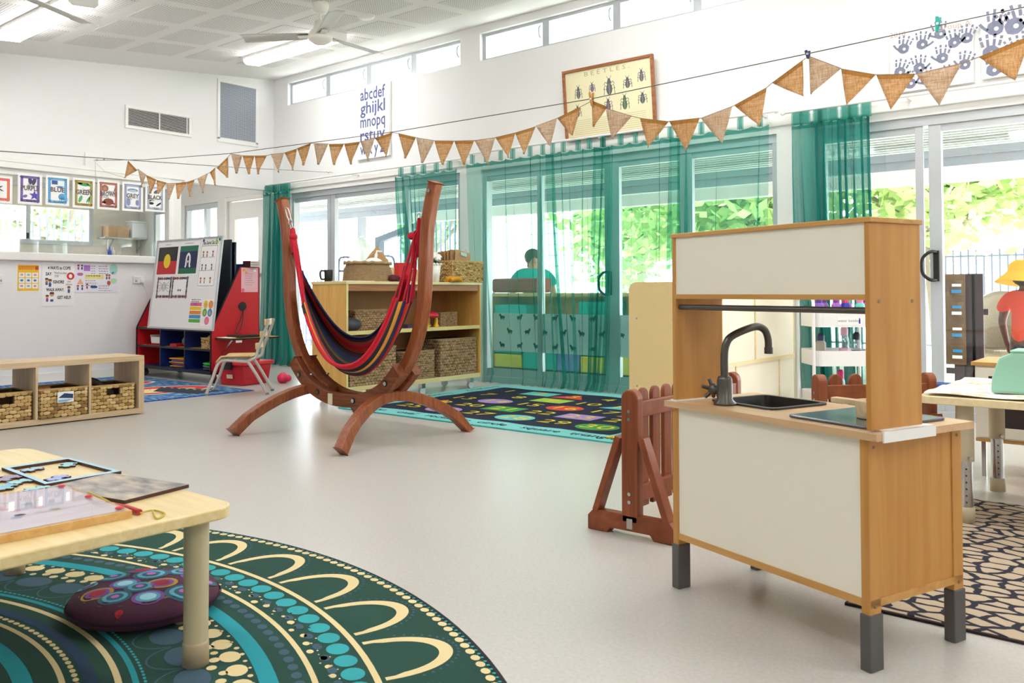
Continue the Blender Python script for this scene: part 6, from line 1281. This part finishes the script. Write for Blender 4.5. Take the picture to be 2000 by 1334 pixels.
def curtain(label, zr, top, bot, prof, seed, zb=.012, tabs=8, puddle=.06, amp=.03, nu=150, m=None, tw=.016):
    # top/bot: pixel columns; prof: list of (share of width, number of folds) from left to right
    rs = random.Random(seed); X0, X1 = cx_(top[0]), cx_(top[1]); B0_, B1_ = cx_(bot[0]), cx_(bot[1]); zt = zr-.1
    t = thing('sheer_curtain', label, 'curtain', (X0,YC,0), group='sheer teal tab top curtains')
    segs = []; s0 = 0; tot = sum(w for w,n in prof)
    for w,n in prof: segs.append((s0/tot,(s0+w)/tot,n)); s0 += w
    ph = [rs.uniform(0,6) for _ in range(4)]
    def fn(u, v):
        x = X0*(1-u)+X1*u; xb = B0_*(1-u)+B1_*u; f = v**1.3; xx = x*(1-f)+xb*f
        fo = 0; acc = 0
        for a,b,n in segs:
            if a <= u <= b or b < u: fo += n*(min(u,b)-a)/(b-a)
        fo += .3*math.sin(2*PI*u*3.1+ph[3])+.16*math.sin(2*PI*u*7.3+ph[2]); A = amp*(.35+.65*min(1,v*3))*(.62+.38*math.sin(u*19+ph[1]))
        y = A*math.sin(2*PI*fo+ph[0])+.35*A*math.sin(2*PI*fo*2.3+ph[1]+v*1.5)
        xx += .018*math.sin(2*PI*fo*.5+ph[2]+v*2.0)+.35*A*math.cos(2*PI*fo+ph[0])*.6
        z = zt+(zb-zt)*v
        if v > .965: y -= puddle*(v-.965)/.035*(.6+.4*math.sin(u*25+ph[3])); z += .01*abs(math.sin(u*40))
        dip = .02*abs(math.sin(u*PI*tabs)) if v < .02 else 0
        return (xx-X0, y, z-dip)
    MB().grid(fn, nu, 26).build('fabric', m or M_sheer, t)
    MB().grid(lambda u,v: tuple(Vector(fn(u,v*.02))+Vector((0,-.003,0))), nu, 2).build('heading', M_tab, t)
    for k in range(tabs):
        u = (k+.5)/tabs
        acc = 0; p = fn(u,0); w = tw+.006*rs.random()
        MB().grid(lambda a,b: (p[0]+(a-.5)*2*w, -.016+.032*0 if b<.5 else .016, zt-.01+(b if b<.5 else 1-b)*2*(zr+.016-zt) ), 3, 8).build('tab', M_tab, t)
    return t
curtain('gathered teal sheer curtain at the far left by the glass door', z1_, (515,566), (503,578), ((.25,1.5),(.75,9)), 1, tabs=7, amp=.035, nu=160, m=M_dense, tw=.04)
curtain('teal sheer curtain behind the right upright of the hammock stand', z1_, (770,893), (812,897), ((.35,7),(.65,3.5)), 2, tabs=5, amp=.04, tw=.022, m=sheermat('half gathered teal voile','#2f9a8f',.36))
curtain('spread teal sheer curtain right beside the honey cabinet', z2_, (908,1078), (926,1092), ((.7,3.2),(.3,5)), 3, tabs=6, amp=.03)
curtain('teal sheer curtain swept aside in the middle of the glazed doors', z2_, (1068,1190), (1098,1168), ((.2,4),(.5,3),(.3,5)), 4, tabs=5, amp=.035)
curtain('teal sheer curtain hanging behind the cream cabinet edge', z2_, (1166,1332), (1150,1330), ((.25,4.5),(.5,2.5),(.25,5)), 5, tabs=5, amp=.035)
curtain('teal sheer curtain above the play kitchen, right end of the middle rod', z2_, (1312,1507), (1318,1490), ((.18,5),(.82,3.4)), 6, tabs=5, amp=.03)
curtain('bunched teal sheer curtain on the right rod above the play kitchen', z3_, (1550,1702), (1562,1716), ((.3,1.2),(.7,15)), 7, tabs=8, amp=.045, nu=220, m=M_dense, tw=.034)

# frosted band with animal shapes on the middle glass doors
zt_, zb_ = PY(1000,612,YB+.06).z, PY(1000,686,YB+.06).z
t = thing('frosted_film','white frosted film band with animal cut outs on the middle glass doors','film',(-5.7,YB+.055,0))
MB().box(0,2.95,0,.001,zb_,zt_).build('film', mat('frosted white','#e9eef4',.8), t)
an = MB(); rs = random.Random(2)
for i in range(13):
    for j in range(3):
        x, z = .12+i*.22+(.1 if j%2 else 0), zb_+.06+(zt_-zb_-.1)*j/2; s_ = .028
        if x > 2.85: continue
        y_ = -.0015; E_ = lambda cx2,cz2,rx,rz: an.add([(cx2+rx*math.cos(k*PI/6),y_,cz2+rz*math.sin(k*PI/6)) for k in range(12)],[tuple(range(12))],0)
        E_(x,z,s_*1.2,s_*.6); E_(x+s_*1.1*(1 if i%2 else -1),z+s_*.8,s_*.45,s_*.45); E_(x+s_*.8*(1 if i%2 else -1),z+s_*.3,s_*.35,s_*.7); E_(x-s_*.6,z-s_*.6,s_*.2,s_*.5); E_(x+s_*.6,z-s_*.6,s_*.2,s_*.5)
an.build('animal_shapes', mat('animal cutouts','#4a6a68',.8), t)

# ================================================================ outside
M_grd = mat('pale concrete','#d9d6cf',.9,var=.06,vscale=2)
struct(MB().box(-45,30,YB+.14,60,-.18,-.03).box(-60,XFAR-.12,-30,YB+.14,-.18,-.03).box(-45,30,-40,YF-.12,-.18,-.03).build('ground', M_grd))
# veranda roof: corrugated soffit, beam, fascia, posts
M_sof = [mat('soffit sheet','#76827f',.6),mat('soffit ridge','#eef3ee',.6)]; M_bm = mat('galvanised beam','#9aa3ad',.5,.2)
Yv = 9.2; zb0, zb1 = PY(1850,325,Yv).z, PY(1850,297,Yv).z
so = MB()
nr = 34
for k in range(nr):
    y0 = YB+.2+(Yv+.9-YB-.2)*k/nr; y1 = YB+.2+(Yv+.9-YB-.2)*(k+.7)/nr; y2 = YB+.2+(Yv+.9-YB-.2)*(k+1)/nr; z = 2.62-.09*(y0-YB)
    so.box(-16,4,y0,y1,z+.012,z+.02).box(-16,4,y1,y2,z,z+.02,1)
struct(so.build('veranda_roof', M_sof))
t = thing('veranda_beam','grey galvanised beam of the veranda seen through the glazed doors','beam',(-16,Yv,0)); MB().box(0,20,0,.1,zb0,zb1+.02).build('beam', M_bm, t); MB().box(0,20,-.06,.0,zb1-.05,zb1+.02).build('flange', M_bm, t)
tag(MB().box(-16,4,Yv+.9,Yv+.98,2.09,2.36).build('gutter', M_trim, bevel=.02), 'white gutter along the edge of the veranda roof','gutter')
for x,l_ in ((PY(702,440,Yv).x,'galvanised veranda post outside the left glazed doors'),(-5.85,'galvanised veranda post outside the middle glazed doors'),(.9,'galvanised veranda post right of the glazed doors, out of view'),(2.2,'galvanised veranda post right of the picture')):
    tag(MB().box(x-.05,x+.05,Yv,Yv+.1,-.03,zb0).build('veranda_post', M_bm), l_, 'post', 'veranda posts')
t = thing('ramp_handrail','thick grey handrail sloping up outside the left glazed doors','handrail',(PY(741,500,8.9).x,8.9,-.03))
hz = PY(741,470,8.9).z+.03; he = PY(800,450,8.9)
MB().box(-.05,.05,-.05,.05,0,hz).build('post', mat('slate steel','#6d7f90',.5), t); MB().beam((-.04,0,hz),(he.x-PY(741,500,8.9).x+.3,0,he.z+.12),.09,.09).build('rail', mat('slate steel'), t)
# fence rails
M_bar = mat('dark blue steel','#67718a',.5)
def railing(label, p, q, z0, z1, n, r=.012, name='steel_railing', two=True):
    p, q = Vector(p), Vector(q); t = thing(name, label, 'fence', p); d = q-p
    for z in (z1, z0+.1): MB().beam(Vector((0,0,z)), d+Vector((0,0,z)), .035, .03).build('rail', M_bar, t)
    me = MB().box(-r,r,-r,r,z0,z1+(.1 if two else 0)).mesh('bar', M_bar)
    for k in range(n+1):
        o = bpy.data.objects.new('bar', me); col.objects.link(o); o.parent = t; o.location = d*k/n
    return t
railing('low dark steel balustrade outside the left glazed doors', (-12.6,9.6,0), (-8.15,9.6,0), -.03, .98, 30, two=False)
railing('tall steel pool fence far outside the right glazed doors', (-6.5,14.5,0), (3,14.5,0), -.03, 1.45, 90)
railing('tall steel fence outside the kitchenette window', (-16.5,2,0), (-16.5,9.5,0), -.03, 2.6, 60, two=False)
railing('tall steel fence beyond the door at the far left', (-16.5,12,0), (-11.2,12.3,0), -.03, 2.5, 44, two=False)
# trees
M_bark = mat('grey bark','#8d8378',.9,var=.2,vscale=8)
def tree(label, x, y, h, r, c_, seed, lean=0, n=2600, ls=.12):
    rs = random.Random(seed); t = thing('garden_tree', label, 'tree', (x,y,-.05), group='trees beyond the veranda')
    tk = MB().tube(catmull([(0,0,0),(lean*.3,0,h*.25),(lean,.1,h*.55),(lean*1.2,0,h*.8)],5),[.14-.006*i for i in range(16)],10)
    for k in range(6): a = k*1.1; tk.tube([(lean*.5,0,h*.35+k*.12),(lean*.5+.5*r*math.cos(a),.5*r*math.sin(a),h*.62),(lean*.5+.8*r*math.cos(a),.8*r*math.sin(a),h*.75)],[.07,.045,.02],7)
    tk.build('trunk', M_bark, t)
    lf = MB(); cl_ = [(rs.gauss(0,.42)*r, rs.gauss(0,.42)*r, h*.68+rs.gauss(0,.24)*r) for _ in range(46)]
    for k in range(n):
        c0 = rs.choice(cl_); p = Vector((c0[0]+rs.gauss(0,.17)*r,c0[1]+rs.gauss(0,.17)*r,c0[2]+rs.gauss(0,.13)*r)); a = Vector((rs.gauss(0,1),rs.gauss(0,1),rs.gauss(0,.5))).normalized()*ls; b = a.cross(Vector((rs.gauss(0,1),rs.gauss(0,1),rs.gauss(0,1)))).normalized()*ls*.5
        lf.add([p-a,p+b,p+a,p-b],[(0,1,2,3)],rs.choice((0,0,1)))
    tag(lf.build('foliage', [leafmat(c_), leafmat('#c3d695')], t), kind='stuff')
def leafmat(c_):
    k = 'leaf '+c_
    if k in MATS: return MATS[k]
    m = bpy.data.materials.new(k); m.use_nodes = True; nt = m.node_tree
    for n in list(nt.nodes): nt.nodes.remove(n)
    o = nt.nodes.new('ShaderNodeOutputMaterial'); d = nt.nodes.new('ShaderNodeBsdfDiffuse'); l = nt.nodes.new('ShaderNodeBsdfTranslucent'); a = nt.nodes.new('ShaderNodeMixShader'); a.inputs[0].default_value = .45
    d.inputs[0].default_value = lin(c_); l.inputs[0].default_value = lin(c_); nt.links.new(d.outputs[0],a.inputs[1]); nt.links.new(l.outputs[0],a.inputs[2]); nt.links.new(a.outputs[0],o.inputs[0]); MATS[k] = m; return m
tree('leafy tree with forked trunk outside the right end of the middle doors', -5.7, 12.2, 3.6, 1.9, '#9dbb78', 21, .5, 5200, .13)
tree('leafy tree beyond the right glazed doors', -2.9, 13.2, 4.0, 1.9, '#a3c07c', 22, -.3, 5200, .13)
tree('leafy tree behind the cream cabinet, seen through the middle doors', -9.3, 15.6, 3.9, 1.9, '#98b886', 23, .2, 5000, .13)
tree('leafy tree outside the kitchenette window', -18.4, 7.6, 4.2, 1.8, '#a6bda0', 24, .2, 2600)
tree('leafy tree beyond the door at the far left', -15.5, 15.5, 5.0, 2.4, '#a9c294', 25, .3, 3600)
# white neighbouring wall
t = thing('white_building','pale weatherboard building beyond the veranda in the middle doors','building',(-11.6,12.6,0)); 
for k in range(16): MB().box(0,2.7,-.02+.008*(k%2),.1,.2*k,.2*k+.19).build('weatherboard', mat('pale weatherboard','#e9ecee',.7), t)
# outdoor storage shelf with soft blocks
t = thing('outdoor_shelf','pine cubby shelf with turquoise and yellow blocks outside the middle doors','shelf',(-6.75,7.85,-.03)); 
OW = 2.05
MB().box(0,OW,0,.04,.0,.04).box(0,OW,0,.35,.9,.94).box(0,.04,0,.35,.04,.9).box(OW-.04,OW,0,.35,.04,.9).box(0,OW,.33,.35,.04,.9).box(0,OW,0,.35,.0,.04).build('carcass', wood('outdoor pine','#c9a468','#dcbc84','x',.5), t)
k = 0
for x,w,z,h_,c_,l_ in ((.06,.42,.05,.16,'#c8c23a','yellow'),(.06,.42,.22,.14,'#2f9a84','green'),(.06,.42,.37,.18,'#c8c23a','yellow'),(.5,.48,.05,.42,'#2aa59a','turquoise'),(1.0,.3,.05,.3,'#6a7ab8','lilac blue'),(1.32,.3,.05,.18,'#d8c83a','yellow'),(1.32,.3,.24,.14,'#2f9a84','green'),(1.65,.34,.05,.36,'#d0c43a','yellow'),(.06,.5,.6,.2,'#3ab4ac','aqua'),(1.3,.45,.6,.24,'#2ab0a4','turquoise')):
    k += 1; tag(MB().box(0,w,.03,.3,0,h_).build('soft_block', mat('block '+c_,c_,.8), loc=(-6.75+x,7.85,-.028+z), bevel=.01), l_+' soft play block, number '+('one','two','three','four','five','six','seven','eight','nine','ten')[k-1]+' in the shelf outside the middle doors','block')
tag(MB().box(0,1.3,0,.28,0,.3).box(.04,.1,.02,.26,-.48,0).box(1.2,1.26,.02,.26,-.48,0).box(.1,1.1,.03,.25,.3,.42).build('grey_bench', mat('grey bench','#8c9294',.7), loc=(-7.2,8.24,.45)), 'grey covered trolley standing behind the outdoor shelf','trolley')
tag(MB().box(0,.7,0,.3,0,.17).build('red_cushion', mat('brick red fabric','#9a4a44',.9), loc=(-6.75,7.9,.915), bevel=.03), 'brick red cushion lying on the outdoor shelf','cushion')
# outdoor trolley with jerrycan outside the left doors
t = thing('garden_trolley','dark steel tube trolley outside the left glazed doors','trolley',(-9.75,8.0,-.03))
for x in (0,.75):
    for y in (0,.4): MB().cyl((x,y,0),(x,y,1.35),.014,8).build('post', M_bar, t)
    MB().tube(catmull([(x,0,1.33),(x,.03,1.45),(x,.2,1.47),(x,.37,1.45),(x,.4,1.33)],5),.014,8).build('handle', M_bar, t)
for z in (.3,.75,1.25): MB().box(0,.75,0,.4,z,z+.03).build('shelf', M_bar, t)
t = thing('jerrycan','white plastic jerrycan on the garden trolley','jerrycan',(-9.5,8.2,1.255))
MB().prism([(-.14,0),(.14,0),(.15,.28),(.06,.42),(-.1,.42),(-.15,.3)],-.1,.1,0,'y').build('body', mat('milky white plastic','#e4ebe8',.4), t, bevel=.03); MB().tube(catmull([(-.05,0,.41),(.0,0,.47),(.09,0,.45),(.13,0,.3)],5),.014,8).build('handle', MATS['milky white plastic'], t)
tag(MB().box(-.1,.1,-.1,.1,0,.12).build('green_planter', mat('leaf green plastic','#6fae4e',.5), loc=(-9.3,8.2,.755), bevel=.02), 'green plastic tub on the garden trolley','tub')
# pocket organiser on dark slats, right door
Yo = 7.9
xo0, xo1 = PY(1843,540,Yo).x, PY(1884,540,Yo).x; zo0, zo1 = PY(1860,712,Yo).z, PY(1860,535,Yo).z
t = thing('slat_screen','dark timber slat screen standing outside the right glazed doors','screen',(xo0-.1,Yo+.04,-.03))
for k in range(3): x = PY((1868,1888,1904)[k],600,Yo).x-(xo0-.1)-.03; MB().box(x,x+.085,0,.02,0,zo1+.03).build('slat', mat('dark purple brown timber','#3b2c31',.6), t)
for z in (.25,.75): MB().box(0,.42,.021,.045,z,z+.05).build('rail', mat('dark purple brown timber'), t)
t = thing('pocket_organiser','brown fabric pocket organiser with blue and yellow labels hung on the slat screen','organiser',(xo0-.1,Yo,zo0)); PW = xo1-xo0+.1; PH = zo1-zo0
M_pk = mat('brown canvas','#7d6347',.9,bump=.4,bscale=60); MB().box(0,PW,.01,.025,0,PH).build('backing', M_pk, t, bevel=.006)
for i in range(2):
    for j in range(4):
        x, z = PW*(.05+.48*i), PH*(.04+.24*j)
        MB().grid(lambda u,v: (x+u*PW*.42, .01-.03*math.sin(u*PI)*(.4+.6*v), z+v*PH*.17),6,4).build('pocket', M_pk, t)
        MB().box(x+.03,x+.1,-.026,-.023,z+PH*.1,z+PH*.13).build('label', mat('label yellow','#bdb65a',.6) if j%2 else mat('label blue','#2a9ad8',.6), t); MB().box(x+.025,x+.1,-.026,-.023,z+PH*.03,z+PH*.065).build('label', mat('label blue','#2a9ad8',.6) if j%2 else mat('label yellow'), t)
# wicker chair
t = thing('wicker_chair','weathered grey wicker armchair outside behind the child','chair',(PY(1972,600,9.2).x,9.2,-.03),.4)
M_wk = mat('grey wicker','#8f8672',.8,var=.25,vscale=60,bump=.5,bscale=120)
MB().grid(lambda u,v: (.3*math.cos(PI*u), .3*math.sin(PI*u)*.9, .3+v*(.35+.3*math.sin(PI*u))),20,10).build('back', M_wk, t, solid=.03); MB().lathe([(0,.4),(.28,.4),(.3,.37),(.26,.33),(0,.33)],24).build('seat', M_wk, t)
for k in range(4): a = PI/4+k*PI/2; MB().tube([(.2*math.cos(a),.2*math.sin(a),.35),(.27*math.cos(a),.27*math.sin(a),0)],.02,8).build('leg', M_wk, t)
# ---------------------------------------------------------------- people
def skinned(name, joints, bones, m, parent, sub=2):
    me = bpy.data.meshes.new(name); me.from_pydata([j[:3] for j in joints], bones, []); me.materials.append(m); o = bpy.data.objects.new(name, me); col.objects.link(o); o.parent = parent
    md = o.modifiers.new('skin','SKIN'); md.use_smooth_shade = True
    me.skin_vertices.new() if not me.skin_vertices else None
    for i,j in enumerate(joints): me.skin_vertices[0].data[i].radius = (j[3], j[4] if len(j)>4 else j[3])
    me.skin_vertices[0].data[0].use_root = True
    s_ = o.modifiers.new('sub','SUBSURF'); s_.levels = sub; s_.render_levels = sub; return o
def figure(label, loc, rz, S, skin, shirt, legs, hair, hat=None, arms=None, longhair=False, hs=1.0):
    t = thing('person', label, 'person', loc, rz); k = S
    aL = arms or [(.19,0,.79),(.235,.0,.62),(.22,-.03,.47)]
    J = [(0,0,.52,.085,.07),(0,0,.62,.085,.065),(0,0,.72,.1,.07),(0,0,.8,.085,.06),(0,0,.845,.04,.04),(0,-.005,.885,.038,.04),(0,-.005,.93,.062,.07),(0,-.0,.975,.04,.05)]
    B = [(i,i+1) for i in range(7)]
    for s_ in (-1,1):
        b = len(J); J += [(s_*.1,0,.8,.045),(s_*aL[0][0]*.75,aL[0][1],aL[0][2]-.02,.038),(s_*aL[1][0]*.8,aL[1][1],aL[1][2],.028),(s_*aL[2][0]*.8,aL[2][1],aL[2][2],.02)]; B += [(3,b),(b,b+1),(b+1,b+2),(b+2,b+3)]
        h = len(J); J += [(s_*.16,-.035,.44,.022,.012)]; B += [(b+3,h)]
        for q,(fx,fl) in enumerate(((-.02,.05),(-.007,.058),(.007,.056),(.019,.045))): f = len(J); J += [(s_*.16+fx,-.04,.44-fl*.55,.0075),(s_*.16+fx,-.048,.44-fl,.006)]; B += [(h,f),(f,f+1)]
        f = len(J); J += [(s_*.135,-.055,.43,.0085),(s_*.132,-.065,.41,.007)]; B += [(h,f),(f,f+1)]
        b = len(J); J += [(s_*.055,0,.48,.07),(s_*.06,-.01,.28,.048),(s_*.06,.0,.09,.03),(s_*.06,.0,.035,.03),(s_*.062,-.09,.022,.026)]; B += [(0,b),(b,b+1),(b+1,b+2),(b+2,b+3),(b+3,b+4)]
    J = [tuple(v*k for v in j) for j in J]
    skinned('body', J, B, skin, t)
    # shirt, shorts, hair, face
    sh_ = [(0,0,.43,.105,.09),(0,0,.6,.1,.08),(0,0,.72,.112,.082),(0,0,.8,.095,.07),(0,0,.83,.05,.045)]; SB = [(i,i+1) for i in range(4)]
    for s_ in (-1,1): b = len(sh_); sh_ += [(s_*.11,0,.8,.056),(s_*.165,0,.74,.05),(s_*.185,0,.68,.048)]; SB += [(3,b),(b,b+1),(b+1,b+2)]
    skinned('shirt', [tuple(v*k for v in j) for j in sh_], SB, shirt, t)
    so_ = [(0,0,.5,.098,.082),(0,0,.46,.09,.08)]; SB = [(0,1)]
    for s_ in (-1,1): b = len(so_); so_ += [(s_*.058,0,.44,.075),(s_*.062,-.008,.3,.066)]; SB += [(1,b),(b,b+1)]
    skinned('shorts', [tuple(v*k for v in j) for j in so_], SB, legs, t)
    hr = MB().sphere((0,.014*k,.945*k),.074*k,18,sz=1.0,sy=1.02); 
    if longhair: hr.sphere((0,.075*k,.93*k),.04*k,12).tube([(0,.09*k,.93*k),(0,.1*k,.86*k),(0,.08*k,.8*k)],[.03*k,.028*k,.012*k],10)
    hr.build('hair', hair, t)
    fc = MB()
    for s_ in (-1,1): fc.sphere((s_*.024*k,-.066*k,.935*k),.008*k,8,mi=0); fc.sphere((s_*.068*k,.0,.925*k),.014*k,8,mi=1,sx=.5)
    fc.sphere((0,-.075*k,.915*k),.011*k,8,mi=1,sz=1.4); fc.sphere((0,-.066*k,.89*k),.012*k,8,mi=2,sz=.35,sx=1.6); fc.build('face', [M_black,skin,mat('lips','#a85a52',.6)], t)
    if hat:
        MB().lathe([(0,.075),(.05,.072),(.075,.05),(.082,.01),(.088,0),(.135,-.05),(.137,-.054),(.132,-.054),(.084,-.004)],30).build('bucket_hat', hat, t, M=Matrix.Translation((0,.005*k,.955*k)) @ Matrix.Rotation(.15,4,'X') @ Matrix.Diagonal((k*hs,k*hs,k*hs,1)))
    return t
M_sk1 = mat('dark skin','#5a3a2c',.55); M_sk2 = mat('fair skin','#c98f70',.55)
pc = PY(2002,560,7.75)
figure('young child in a yellow bucket hat and orange red shirt standing outside, back turned', (pc.x,7.75,-.03), 2.6, 1.13, M_sk1, mat('orange red cotton','#e0492e',.9), mat('navy shorts','#27304a',.9), mat('black hair','#1d1613',.8), mat('yellow cotton hat','#eeb42c',.85), hs=1.3)
pc = PY(1041,500,8.9)
figure('person with tied back hair and teal shirt outside behind the curtains', (pc.x,8.9,-.03), .9, 1.5, M_sk2, mat('teal shirt','#2aa79f',.9), mat('dark trousers','#2b3036',.9), mat('brown hair','#3b2a22',.8), None, None, True)
finish_texts()
